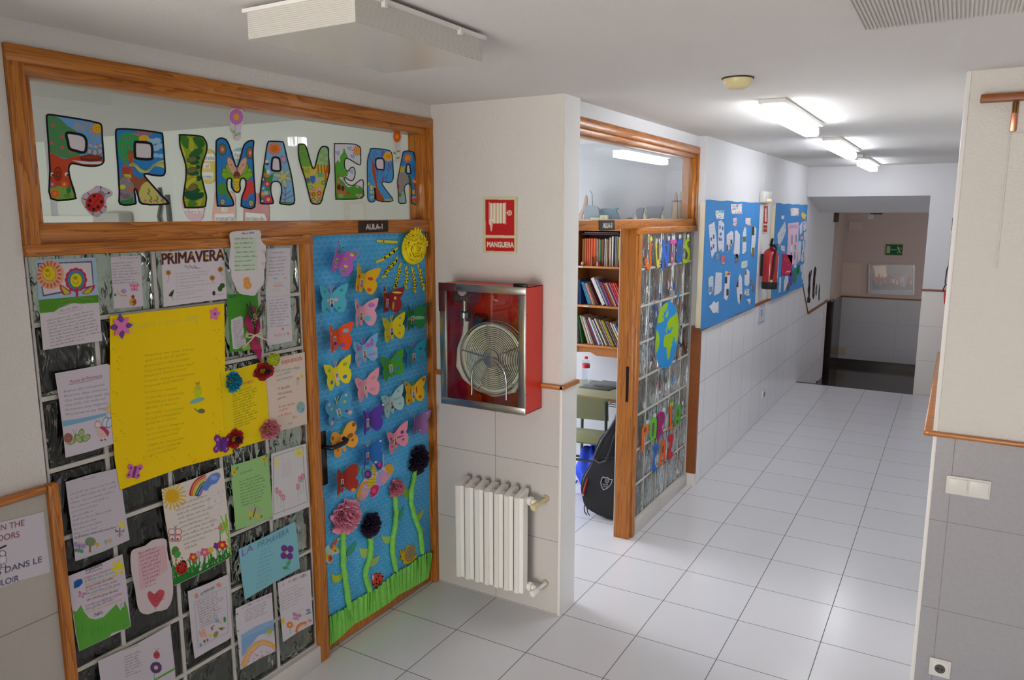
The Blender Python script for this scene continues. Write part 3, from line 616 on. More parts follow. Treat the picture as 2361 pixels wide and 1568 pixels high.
T1 = (20, 150, .24228); T2 = (380, 240, .18493); T3 = (700, 250, .1977); S1 = (1600, 440, .21687); S2 = (1750, 440, .19133); S4 = (1840, 580, .11481)

# ---------------------------------------------------------------- nine coloured letters on the upper glazing
def letter(nm, ch, k, P, hole, wd, pic, label):
    def paint(c):
        pic(c)
        if hole: c.poly(hole, '#d9d3da')
        pp = smooth(X(k, *P), 3); w = wd*k[2]*1.35
        c.line(pp, w*2, '#141214', raw=True, close=True)
        if hole: c.line(smooth(X(k, *hole), 3), w*1.5, '#141214', raw=True, close=True)
    return sheet(nm, label, 'paper letter', P, '#141214', paint, k=k, ax=0, val=XA-.058, off=.001, th=.001, res=.9, sm=3, group='painted paper letters on the glass')
def pP(c):
    c.poly([(330, 440), (920, 440), (920, 1000), (330, 1300)], '#6ba4d8')
    c.poly([(350, 490), (420, 480), (500, 520), (560, 580), (600, 600), (650, 640), (700, 700), (740, 800), (700, 840), (640, 870), (560, 890), (480, 870), (440, 850), (400, 890), (340, 870)], '#4f8c58', sm=3)
    for u, v in ((420, 575), (508, 685), (412, 742), (512, 785), (405, 850), (590, 820)): c.ell(u, v, 17, 16, '#d2555a')
    c.poly([(380, 880), (440, 850), (500, 885), (560, 890), (660, 860), (720, 870), (900, 900), (905, 940), (800, 965), (600, 935), (560, 990), (585, 1100), (600, 1170), (390, 1180)], '#c04a28', sm=2)
    c.ell(468, 1035, 36, 62, '#a83c1c'); c.ell(468, 1035, 36, 62, '#5a2010', ring=3); c.ell(468, 1042, 16, 26, '#5a2010', ring=3)
    c.poly([(600, 905), (700, 915), (890, 920), (890, 945), (700, 940)], '#cfd8e8'); c.ell(785, 885, 110, 36, '#742c18'); c.ell(790, 875, 100, 18, '#8f3c20')
    for u, v in ((770, 800), (820, 810), (870, 800)):
        c.ell(u, v+20, 22, 30, '#b4b0b4'); c.ell(u+8, v-35, 15, 16, '#b4b0b4'); c.poly([(u+2, v-55), (u+30, v-75), (u+24, v-40)], '#e06a30'); c.ell(u, v+20, 22, 30, '#3a3638', ring=2)
    c.poly([(595, 605), (640, 580), (620, 550), (655, 545), (690, 580), (740, 552), (762, 556), (735, 590), (712, 600), (732, 625), (710, 632), (670, 610), (640, 615)], '#a39fa6'); c.sun(845, 603, 42, '#e0b020', '#e08828', 12, True, 1.9, .16)
    c.poly([(390, 1170), (480, 1150), (600, 1170), (640, 1280), (390, 1280)], '#7fa848'); c.ell(440, 1225, 44, 42, '#e2803a'); c.ell(440, 1225, 28, 26, '#a85020', ring=3)
    c.flower(530, 1135, 34, '#d2643a', '#e8b838'); c.flower(414, 1135, 22, '#9a6ac0'); c.poly([(545, 1180), (600, 1140), (590, 1210), (560, 1230)], '#2f7a4a'); c.ell(560, 1245, 34, 22, '#5f9a3c')
    for u in (410, 550): c.ell(u, 1040, 16, 18, '#e8e4dc'); c.ell(u+8, 1046, 10, 10, '#402818')
letter('letter_p', 'P', T1, [(352, 500), (362, 472), (385, 462), (480, 475), (700, 510), (840, 540), (890, 570), (900, 700), (912, 860), (912, 920), (880, 955), (800, 972), (700, 962), (610, 945), (585, 965), (580, 1010), (600, 1100), (630, 1190), (642, 1250), (630, 1280), (395, 1276), (385, 1000), (370, 750)],
       [(552, 648), (640, 653), (700, 668), (730, 698), (740, 750), (723, 830), (640, 816), (580, 793), (564, 730)], 13, pP, 'black-edged letter P with a tree, nest and smiling sun')
def pR(c):
    c.poly([(1000, 590), (1520, 590), (1520, 1340), (1000, 1340)], '#2f84cc')
    c.poly([(1045, 700), (1080, 650), (1150, 640), (1210, 655), (1250, 700), (1270, 760), (1290, 900), (1200, 905), (1120, 930), (1070, 910), (1050, 860), (1040, 780)], '#3aa060', sm=3)
    for u, v in ((1098, 697), (1155, 690), (1080, 765), (1145, 785), (1102, 890), (1190, 765)): c.ell(u, v, 12, 11, '#c08a7a'); c.ell(u, v, 12, 11, '#6a3a30', ring=2)
    for a in range(-150, -20, 22): c.line([(1290+50*math.cos(math.radians(a)), 700+50*math.sin(math.radians(a))), (1290+110*math.cos(math.radians(a)), 700+100*math.sin(math.radians(a)))], 14, '#d86a30')
    c.ell(1290, 710, 52, 44, '#e8b818'); c.poly([(1230, 720), (1360, 720), (1360, 770), (1230, 770)], '#2f84cc')
    for u, v, r in ((1360, 730, 42), (1410, 720, 40), (1440, 770, 36), (1400, 790, 38), (1400, 860, 30), (1450, 865, 28), (1360, 780, 30)): c.ell(u, v, r, r*.7, '#9cc8e4')
    c.poly([(1130, 830), (1160, 850), (1200, 840), (1185, 900), (1180, 1000), (1190, 1080), (1160, 1090), (1150, 960)], '#b05a38'); c.ell(1160, 830, 34, 16, '#8a6028')
    c.poly([(1150, 945), (1200, 935), (1260, 985), (1320, 1000), (1400, 930), (1500, 905), (1500, 985), (1400, 960), (1330, 1020), (1250, 1020), (1200, 965), (1150, 960)], '#c3d070', sm=3)
    for d in (-10, 4): c.line([(1155, 950), (1210, 950+d), (1280, 1000+d), (1340, 1000+d), (1410, 940+d), (1490, 935+d)], 4, '#4a5a30')
    c.poly([(1050, 1090), (1100, 1040), (1180, 1030), (1240, 1080), (1300, 1060), (1380, 1130), (1420, 1220), (1350, 1330), (1220, 1200), (1050, 1130)], '#9a5a40')
    c.poly([(1050, 1100), (1090, 1060), (1150, 1080), (1190, 1140), (1195, 1330), (1050, 1330)], '#8f8a8e'); c.ell(1115, 955, 20, 24, '#a06a50'); c.poly([(1075, 970), (1160, 975), (1150, 1040), (1080, 1045)], '#b04a38'); c.poly([(1090, 1040), (1160, 1040), (1170, 1075), (1110, 1065)], '#c8cc3a')
    c.line([(1135, 1060), (1145, 1110)], 14, '#c89078'); c.ell(1083, 1160, 30, 22, '#d6d040'); c.ell(1160, 1185, 20, 18, '#d86a30'); c.ell(1072, 1228, 14, 14, '#b040a0'); c.ell(1120, 1250, 40, 26, '#77747a'); c.poly([(1060, 1290), (1140, 1280), (1180, 1255), (1195, 1320), (1060, 1325)], '#3a8a4a')
    c.poly([(1240, 1220), (1270, 1140), (1330, 1110), (1400, 1170), (1430, 1240), (1500, 1310), (1300, 1320), (1250, 1270)], '#cfc870', sm=3)
    for u, v in ((1330, 1220), (1410, 1290), (1350, 1290), (1460, 1290)): c.line([(u, v-40), (u+12, v-20), (u-8, v), (u+10, v+15)], 8, '#2e5a28')
    for u in (1300, 1385, 1470): c.ell(u, 1290, 14, 12, '#d8808a')
letter('letter_r', 'R', T1, [(1015, 620), (1045, 600), (1200, 605), (1430, 635), (1470, 655), (1480, 760), (1495, 950), (1495, 1030), (1460, 1062), (1370, 1055), (1300, 1045), (1340, 1100), (1430, 1200), (1515, 1290), (1515, 1330), (1270, 1330), (1225, 1250), (1205, 1190), (1215, 1280), (1205, 1330), (1055, 1330), (1045, 1200), (1030, 950), (1012, 700)],
       [(1202, 742), (1230, 733), (1330, 741), (1362, 770), (1365, 860), (1352, 895), (1220, 888), (1202, 850)], 13, pR, 'black-edged letter R with a green tree, rising sun and seated child, second letter')
def pI(c):
    c.poly([(150, 350), (550, 350), (550, 1320), (150, 1320)], '#8fae2c')
    for P, q in (([(190, 400), (260, 390), (310, 480), (280, 560), (220, 500)], '#3d7f2c'), ([(300, 450), (330, 405), (370, 500), (350, 600), (300, 570)], '#b5bc30'), ([(350, 420), (450, 420), (500, 500), (440, 560), (400, 520)], '#2f7030'), ([(190, 470), (240, 560), (270, 650), (230, 640)], '#c6c83a'), ([(300, 640), (380, 560), (470, 560), (430, 640), (330, 660)], '#2c6a34'), ([(440, 660), (480, 560), (460, 740), (400, 900), (390, 700)], '#6f9a34'), ([(410, 1270), (420, 1180), (460, 1100), (480, 1180), (440, 1270)], '#c2bc3a'), ([(290, 1270), (320, 1190), (380, 1200), (390, 1270)], '#4c8a30')):
        c.poly(P, q, sm=2); c.line(smooth(X(c.k, *P), 2), .6, '#24401c', raw=True, close=True)
    for u, v, r in ((340, 690, 62), (335, 825, 64), (330, 1040, 78)):
        c.ell(u+20, v+35, r*1.15, r*.5, '#1f5f38'); c.ell(u, v, r, r*.55, '#7d7444', rot=-12); c.ell(u, v, r, r*.55, '#3c3a20', rot=-12, ring=3)
        c.line([(u-r*.6, v), (u+r*.6, v-10)], 3, '#4a4626'); c.line([(u-r*.2, v-r*.4), (u+r*.1, v+r*.4)], 3, '#4a4626')
    for u, v, r in ((415, 670, 26), (415, 785, 26), (420, 925, 36)): c.ell(u, v, r, r, '#184f3c')
    c.poly([(260, 1000), (310, 940), (380, 915), (400, 940), (320, 1000), (270, 1060)], '#c4c43c', sm=2); c.poly([(250, 1090), (350, 1110), (480, 1100), (470, 1170), (350, 1200), (250, 1160)], '#17573a', sm=2)
    for u, v in ((300, 740), (370, 775), (290, 905), (385, 900), (260, 1200), (405, 1220), (470, 1085)): c.ell(u, v, 18, 9, '#d8b420')
letter('letter_i', 'I', T2, [(175, 400), (195, 372), (440, 390), (500, 430), (533, 500), (530, 590), (500, 680), (470, 780), (462, 870), (480, 960), (510, 1080), (528, 1150), (520, 1240), (490, 1290), (270, 1300), (240, 1270), (222, 1170), (235, 1050), (255, 900), (250, 760), (215, 640), (180, 520)], None, 15, pI, 'black-edged letter I covered with green leaves and tortoises')
def pM(c):
    c.poly([(600, 380), (1150, 380), (1150, 1320), (600, 1320)], '#2f7fc6')
    for u, v in ((718, 565), (1063, 608)): c.ell(u, v, 48, 70, '#4c8a3c'); c.ell(u, v, 30, 48, '#d84048'); c.ell(u, v, 16, 26, '#b8b0b4'); c.ell(u, v, 48, 70, '#24401c', ring=3)
    for u, v in ((720, 1220), (1075, 1235)): c.ell(u, v, 28, 38, '#d8c830'); c.ell(u, v, 15, 20, '#9a96a4'); c.ell(u, v, 28, 38, '#303018', ring=3)
    c.poly([(655, 1060), (700, 970), (780, 1020), (840, 1170), (800, 1190), (760, 1120), (700, 1140)], '#4f963a', sm=2); c.poly([(970, 1190), (1000, 1000), (1090, 950), (1120, 1100), (1060, 1120), (1030, 1180)], '#d84644', sm=2)
    for q, cx in ((-1, 900), (1, 900)):
        for a, L in ((48, 250), (30, 270), (62, 225)):
            t = math.radians(a); u = cx+q*math.cos(PI/2-t)*L*.55; v = 960-math.sin(PI/2-t)*L*.5; c.ell(u, v, 44, L*.42, '#86b830', rot=q*a); c.ell(u, v, 44, L*.42, '#3a5a20', rot=q*a, ring=2)
        c.ell(cx+q*62, 780, 42, 125, '#dcae94', rot=q*22); c.ell(cx+q*62, 780, 42, 125, '#7a5a48', rot=q*22, ring=2)
        c.line([(cx+q*8, 840), (cx+q*70, 760)], 3, '#402818'); c.ell(cx+q*74, 758, 9, 9, '#8a4a30')
    c.poly([(850, 940), (945, 940), (935, 1060), (900, 1095), (865, 1060)], '#dcc428', sm=2)
    for v in (965, 1000, 1035): c.line([(855, v), (895, v+14), (938, v)], 4, '#6a5a18')
    c.ell(897, 880, 40, 44, '#7a3c30'); c.ell(897, 905, 18, 10, '#d85020')
letter('letter_m', 'M', T2, [(630, 520), (640, 450), (680, 418), (730, 418), (780, 450), (820, 540), (870, 700), (900, 770), (940, 640), (975, 520), (1020, 465), (1080, 445), (1118, 465), (1108, 600), (1120, 900), (1130, 1285), (960, 1285), (945, 1240), (955, 1150), (990, 1060), (1003, 980), (985, 935), (955, 945), (945, 1000), (950, 1060), (925, 1105), (870, 1100), (830, 1050), (820, 990), (825, 940), (800, 935), (785, 960), (790, 1060), (830, 1140), (860, 1210), (850, 1275), (670, 1280), (645, 1240), (632, 1000)], None, 14, pM, 'black-edged letter M showing a big winged insect on blue')
def pA(c):
    c.poly([(1150, 430), (1650, 430), (1650, 1280), (1150, 1280)], '#7fb4e0'); c.sun(1368, 555, 50, '#e07828', '#e07828', 14, True, 1.5, .2)
    c.ell(1272, 718, 18, 20, '#e0e0e0'); c.ell(1275, 748, 24, 16, '#4a4430'); c.ell(1478, 690, 26, 44, '#d8a0b0', rot=-30); c.ell(1478, 690, 26, 44, '#8a4a5a', rot=-30, ring=3)
    c.poly([(1195, 830), (1240, 770), (1300, 900), (1360, 850), (1340, 960), (1300, 1100), (1350, 1250), (1185, 1250)], '#3f8a44')
    for u, v, r, q in ((1225, 940, 40, '#6a3a9a'), (1278, 995, 40, '#c83a78'), (1230, 1050, 38, '#3a8ad0'), (1222, 1120, 36, '#e8782c'), (1262, 1110, 32, '#9cc4e0'), (1290, 1190, 60, '#d83a80'), (1215, 1210, 36, '#2f6ac0')): c.flower(u, v, r, q, '#e8d030')
    c.ell(1270, 885, 34, 26, '#c89030', rot=30); c.ell(1290, 845, 22, 26, '#e0dcd8')
    for a in range(0, 360, 60): c.ell(1475+70*math.cos(math.radians(a+15)), 910+75*math.sin(math.radians(a+15)), 68, 24, '#b8c49a', rot=a+15); c.ell(1475+70*math.cos(math.radians(a+15)), 910+75*math.sin(math.radians(a+15)), 68, 24, '#5a6a4a', rot=a+15, ring=2)
    c.ell(1478, 905, 26, 26, '#e8c838')
    for P in ([(1500, 1245), (1505, 1120), (1490, 1030)], [(1505, 1130), (1570, 1080)], [(1505, 1150), (1455, 1090)], [(1505, 1190), (1600, 1130)], [(1500, 1200), (1450, 1170)]): c.line(P, 9, '#7a4a5a')
    c.poly([(1440, 1215), (1620, 1225), (1620, 1255), (1440, 1255)], '#5a8a4a')
letter('letter_a', 'A', T2, [(1285, 465), (1320, 455), (1460, 462), (1490, 490), (1530, 660), (1580, 860), (1612, 1060), (1615, 1250), (1440, 1250), (1430, 1200), (1445, 1120), (1448, 1050), (1430, 990), (1390, 972), (1345, 985), (1330, 1040), (1335, 1120), (1358, 1200), (1345, 1248), (1200, 1248), (1185, 1200), (1182, 1100), (1215, 850), (1245, 650), (1265, 520)],
       [(1352, 668), (1410, 668), (1432, 700), (1442, 790), (1433, 832), (1350, 828), (1330, 800), (1337, 710)], 13, pA, 'black-edged letter A with an orange sun and many flowers, between the M and the V')
def pV(c):
    c.poly([(1630, 480), (2080, 480), (2080, 1280), (1630, 1280)], '#c8c23c')
    c.poly([(1650, 520), (1700, 500), (1770, 560), (1830, 740), (1780, 780), (1680, 770), (1660, 700)], '#6fa848', sm=2); c.poly([(1900, 750), (1920, 620), (1960, 540), (2010, 540), (2050, 600), (2050, 760), (1980, 760)], '#9cc488', sm=2); c.poly([(2000, 535), (2050, 545), (2055, 650), (2030, 580)], '#3a98d8')
    for u, v in ((1700, 560), (1720, 620), (1690, 680), (1760, 660), (1960, 600), (2000, 640), (1960, 690), (2010, 720)): c.ell(u, v, 22, 16, '#4a7a3c', ring=2)
    for u in (1910, 1950, 1990, 2030): c.line([(u, 760), (u+6, 860)], 18, '#b05a28')
    c.line([(2025, 770), (2000, 950)], 22, '#d2542c'); c.line([(1690, 780), (1740, 830)], 20, '#b05a28'); c.ell(1790, 830, 60, 36, '#9cb84a')
    c.ell(1845, 840, 34, 38, '#e0b48a'); c.ell(1845, 822, 44, 24, '#d8b840'); c.poly([(1810, 900), (1870, 890), (1890, 960), (1840, 1000), (1815, 960)], '#3f6fc0'); c.ell(1905, 950, 34, 30, '#b8b0b4'); c.poly([(1890, 850), (1990, 870), (1980, 910), (1910, 910)], '#58b48a'); c.ell(1780, 960, 40, 34, '#4aa070'); c.ell(1785, 940, 24, 22, '#7a5aa0')
    for u, v, q in ((1855, 1060, '#d87088'), (1820, 1040, '#54b088'), (1930, 1060, '#c8a0b8'), (1805, 1120, '#d06a98'), (1856, 1125, '#a84a38'), (1925, 1110, '#c04a38'), (1850, 1190, '#4a9a5a'), (1925, 1155, '#d06a88'), (1870, 1215, '#d87898'), (1930, 1215, '#4aa060'), (1980, 980, '#3f8a78')): c.flower(u, v, 28, q, '#e8d060')
letter('letter_v', 'V', T2, [(1660, 510), (1700, 490), (1750, 500), (1780, 560), (1820, 700), (1855, 795), (1880, 720), (1910, 600), (1945, 535), (1990, 520), (2045, 545), (2050, 650), (2060, 830), (2030, 960), (1990, 1100), (1945, 1243), (1830, 1243), (1790, 1130), (1740, 930), (1690, 780), (1660, 640)], None, 13, pV, 'black-edged letter V with trees and a child in a garden')
def pE(c):
    c.poly([(340, 390), (720, 390), (720, 1080), (340, 1080)], '#d8d6e0')
    c.poly([(370, 860), (370, 640), (400, 600), (425, 640), (425, 560), (455, 520), (470, 455), (495, 520), (520, 570), (485, 600), (480, 720), (520, 740), (510, 790), (460, 800), (400, 810)], '#58a83a', sm=1)
    for u, v in ((405, 770), (462, 790)): c.line([(u, v), (u, v+40)], 12, '#a05030')
    c.poly([(360, 1070), (370, 830), (420, 815), (470, 860), (520, 920), (600, 890), (640, 900), (690, 940), (690, 1070)], '#4f9a34', sm=2); c.poly([(385, 880), (480, 890), (485, 960), (470, 1040), (450, 1000), (410, 1000), (395, 1040), (385, 960)], '#b87040', sm=1); c.ell(412, 920, 22, 34, '#3c3030'); c.ell(458, 932, 18, 32, '#3c3030'); c.ell(405, 845, 20, 22, '#c87848')
    c.ell(518, 985, 20, 18, '#c8302c'); c.ell(435, 1020, 30, 24, '#86b060')
    for u, v in ((625, 1010), (665, 1010), (645, 1035), (625, 915)): c.ell(u, v, 16, 13, '#d8a0a8')
    c.sun(630, 492, 32, '#e8a828', '#d86a30', 12, True, 1.8, .2)
    for u, v in ((395, 520), (535, 470), (570, 560), (555, 738)): c.ell(u, v, 24, 12, '#8ab4d4', rot=40, ring=4); c.ell(u+8, v-8, 16, 9, '#8ab4d4', rot=-40, ring=4)
letter('letter_e', 'E', T3, [(355, 420), (370, 405), (560, 408), (630, 425), (668, 460), (672, 560), (672, 640), (655, 665), (600, 640), (520, 592), (490, 598), (482, 640), (490, 700), (515, 725), (545, 690), (580, 680), (605, 720), (605, 780), (585, 835), (550, 850), (510, 830), (485, 810), (490, 850), (530, 885), (580, 890), (630, 850), (680, 825), (703, 855), (700, 930), (685, 1050), (400, 1065), (370, 1045), (365, 900), (355, 600)], None, 9, pE, 'black-edged letter E with fir trees, a cow and a white sky')
def pR2(c):
    c.poly([(720, 440), (1070, 440), (1070, 1100), (720, 1100)], '#4a9ad8'); r = random.Random(3)
    for i in range(46):
        u, v = r.uniform(745, 1035), r.uniform(480, 830)
        if u > 900 and v > 820: continue
        c.line([(u, v), (u+r.uniform(-20, 25), v+r.uniform(30, 70))], 8, '#7a4890')
    c.poly([(800, 600), (830, 700), (850, 820), (870, 940), (950, 1075), (850, 1075), (840, 900), (800, 740)], '#a8502c', sm=2); c.poly([(830, 590), (880, 560), (860, 640), (830, 700)], '#6a3a58'); c.sun(990, 560, 34, '#e8a828', '#e8c020', 14, True, 1.5, .25)
    for i in range(9): c.flower(755+(i*37) % 75, 880+(i*53) % 170, 16, '#d8c840', '#e8e070')
    c.line([(950, 1068), (1030, 1070)], 14, '#d8c040')
letter('letter_r', 'R', T3, [(790, 462), (960, 475), (1020, 500), (1040, 560), (1050, 700), (1050, 820), (1010, 870), (920, 865), (960, 940), (1050, 1080), (855, 1080), (835, 980), (828, 930), (838, 1080), (750, 1078), (740, 900), (738, 620), (770, 500)],
       [(847, 593), (930, 593), (938, 703), (918, 714), (850, 698)], 8, pR2, 'black-edged letter R with a bare purple-branched tree, last but one')
def pA2(c):
    c.poly([(1070, 470), (1400, 470), (1400, 1140), (1070, 1140)], '#2f88cc'); c.sun(1215, 578, 28, '#e8a828', '#e07828', 10, True, 1.8, .25)
    c.poly([(1115, 760), (1130, 650), (1150, 690), (1190, 660), (1170, 740), (1200, 760), (1140, 790)], '#c8b83c'); c.poly([(1090, 800), (1140, 740), (1200, 770), (1240, 820), (1200, 900), (1180, 1000), (1095, 1000)], '#97918f', sm=2)
    r = random.Random(4)
    for i in range(22): c.line([(r.uniform(1265, 1330), r.uniform(650, 780))]*1+[(r.uniform(1265, 1330), r.uniform(650, 780))], 4, '#5a3a78', al=.6)
    c.line([(1230, 790), (1250, 880)], 26, '#2f6a38'); c.ell(1105, 915, 12, 30, '#b04a80'); c.poly([(1100, 1000), (1160, 970), (1195, 1020), (1190, 1105), (1105, 1100)], '#9ab8b8'); c.ell(1120, 1010, 24, 24, '#4f8a48')
    c.ell(1300, 840, 30, 32, '#e0a078'); c.ell(1305, 824, 24, 14, '#b84a28'); c.poly([(1275, 870), (1325, 870), (1320, 920), (1280, 925)], '#a85a28'); c.poly([(1280, 920), (1310, 920), (1310, 1000), (1280, 1000)], '#5a6ac8'); c.ell(1335, 920, 22, 46, '#8a8688'); c.ell(1282, 975, 18, 26, '#e0b828'); c.ell(1342, 968, 20, 24, '#e86a28')
    c.ell(1290, 1040, 28, 16, '#d890a8'); c.ell(1300, 1065, 36, 16, '#d85030'); c.ell(1345, 1055, 26, 16, '#3a80c0'); c.ell(1300, 1095, 50, 14, '#8a9a38')
letter('letter_a', 'A', T3, [(1170, 495), (1275, 500), (1300, 560), (1330, 700), (1365, 860), (1370, 1115), (1262, 1110), (1250, 1050), (1255, 960), (1240, 895), (1205, 890), (1180, 930), (1190, 1010), (1200, 1080), (1190, 1110), (1110, 1105), (1100, 1000), (1090, 850), (1110, 740), (1145, 560)],
       [(1207, 658), (1234, 658), (1248, 740), (1243, 757), (1202, 753), (1197, 700)], 8, pA2, 'black-edged letter A at the far right end of the painted word')
GLS = dict(ax=0, val=XA-.058, off=.001)
sheet('ladybird_cutout', 'red spotted ladybird cut-out on the glass below the letter P', 'paper cut-out', [(690, 1290), (700, 1240), (760, 1200), (800, 1180), (830, 1150), (900, 1160), (980, 1200), (985, 1240), (930, 1280), (935, 1380), (880, 1420), (850, 1445), (780, 1420), (720, 1350)], '#c9bccb', lambda c: c.ladybird(822, 1308, 98, 38), k=T1, sm=3, **GLS)
def fl(pc, cc):
    def f(c):
        c.line([(880, 240), (870, 430)], 7, '#7ab06a'); c.ell(840, 335, 34, 12, '#b8d8a8', rot=30); c.ell(910, 375, 30, 12, '#b8d8a8', rot=-20); c.ell(840, 335, 34, 12, '#6a9a5a', rot=30, ring=3); c.ell(910, 375, 30, 12, '#6a9a5a', rot=-20, ring=3)
        for i in range(14): a = 2*PI*i/14; c.ell(892+62*math.cos(a), 160+72*math.sin(a), 22, 24, pc); c.ell(892+62*math.cos(a), 160+72*math.sin(a), 22, 24, '#8a4a90', ring=1.5)
        c.ell(892, 160, 60, 70, pc); c.ell(892, 160, 33, 40, cc)
    return f
sheet('flower_cutout', 'pink paper daisy cut-out on the glass above the letter M', 'paper cut-out', [(795, 130), (815, 60), (880, 42), (950, 55), (985, 150), (965, 260), (950, 330), (950, 420), (910, 458), (860, 440), (845, 380), (805, 300), (810, 220)], '#dcd4dc', fl('#d07ccc', '#e0b81c'), k=T2, sm=3, **GLS)
def fo(c):
    c.line([(1083, 400), (1076, 610)], 5, '#6a9a48')
    for u, v, a in ((1060, 520, 40), (1105, 500, -15), (1102, 575, -20)): c.ell(u, v, 20, 10, '#6a9a48', rot=a)
    for i in range(12): a = 2*PI*i/12; c.ell(1090+32*math.cos(a), 328+52*math.sin(a), 15, 18, '#e8641c')
    c.ell(1090, 328, 34, 54, '#e8641c'); c.ell(1090, 328, 20, 28, '#e8a028')
sheet('flower_cutout', 'orange paper flower cut-out on the glass above the last two letters', 'paper cut-out', [(1045, 300), (1060, 255), (1100, 248), (1140, 300), (1145, 360), (1125, 430), (1138, 500), (1130, 590), (1100, 640), (1070, 640), (1045, 580), (1045, 500), (1060, 430), (1040, 360)], '#dcd8dc', fo, k=T3, sm=3, **GLS)
# signs on the classroom wall behind the glazing
RB = dict(ax=1, val=.1, sg=-1, off=.002, res=1.2)
def word(*ws):
    def f(c):
        for P, t, a, b, h, col in ws:
            c.poly(P, '#e6e2dc'); c.text(t, a, b, h, col, bold=.6)
    return f
sheet('wall_sign', 'yellow balloon sign reading guardo el turno, behind the glazing beside the letter I', 'wall sign', [(430, 600), (480, 570), (560, 565), (620, 620), (640, 780), (630, 930), (580, 990), (500, 985), (430, 900)], '#d8c050', word(([(430, 620), (630, 620), (630, 710), (430, 710)], 'guardo', (395, 695), (615, 695), 50, '#5a6a90'), ([(480, 740), (560, 740), (560, 800), (480, 800)], 'el', (500, 790), (540, 790), 42, '#b06a58'), ([(430, 850), (600, 850), (600, 935), (430, 935)], 'turno', (430, 922), (585, 922), 44, '#5a8a90')), k=T2, sm=3, **RB)
sheet('wall_sign', 'round blue sign starting with the word Ayudo, behind the letter M', 'wall sign', [(840, 600), (880, 555), (950, 548), (1010, 590), (1020, 700), (960, 760), (880, 750), (845, 690)], '#8ab4c4', word(([(850, 590), (1000, 590), (1000, 680), (850, 680)], 'Ayudo', (858, 665), (1000, 655), 60, '#8a6a90')), k=T2, sm=3, **RB)
sheet('wall_sign', 'pale pink sign reading silencio, behind the glazing under the letter I', 'wall sign', [(210, 1180), (260, 1120), (420, 1130), (500, 1200), (490, 1350), (440, 1460), (300, 1440), (230, 1330)], '#dcaab8', word(([(225, 1310), (470, 1310), (470, 1370), (225, 1370)], 'silencio', (240, 1365), (460, 1365), 56, '#a8948c')), k=T2, sm=3, **RB)
sheet('wall_sign', 'salmon sign reading el material, behind the glazing under the left leg of the M', 'wall sign', [(610, 1180), (640, 1090), (850, 1100), (880, 1250), (885, 1400), (860, 1490), (620, 1495), (585, 1400)], '#e0a89a', word(([(700, 1290), (780, 1290), (770, 1340), (710, 1340)], 'el', (722, 1328), (760, 1328), 40, '#c8b890'), ([(620, 1370), (860, 1365), (875, 1470), (620, 1480)], 'material', (632, 1455), (862, 1450), 60, '#8f7f90')), k=T2, sm=3, **RB)
sheet('wall_sign', 'red sign reading ordenado, behind the glazing under the right leg of the M', 'wall sign', [(980, 1200), (1010, 1110), (1200, 1120), (1290, 1240), (1300, 1380), (1270, 1490), (1000, 1495), (975, 1350)], '#c47474', word(([(1000, 1350), (1240, 1370), (1265, 1440), (1240, 1490), (1000, 1490)], 'ordenado', (1012, 1450), (1240, 1468), 62, '#a07a5a')), k=T2, sm=3, **RB)
m = MB(); m.box(-5.6, -4.0, .085, .1, 2.02, 2.095); m.box(-5.6, -4.0, .075, .1, 2.085, 2.10); m.build('projector_screen_case', WPL, label='long white horizontal casing behind the glazing, lower left corner', cat='screen casing')
m = MB(); m.bbox(-3.95, -3.62, -.02, .1, 2.02, 2.13, .02); m.cyl((-3.78, .04, 1.9), (-3.78, .04, 2.03), .03); m.build('projector', mat('projector_grey', '#b8b8b0', .5), label='small grey box on a stand behind the glazing below the ladybird', cat='projector')
m = MB(); m.tube([(-3.28, .09, 2.3), (-3.26, .08, 2.2), (-3.3, .08, 2.1), (-3.24, .08, 1.9)], .012); m.tube([(-3.2, .09, 2.25), (-3.18, .09, 1.8)], .018); m.build('cable_bundle', mat('cable_dark', '#3a3a3a', .5), label='dark cables hanging behind the glazing under the letter R', cat='cables')
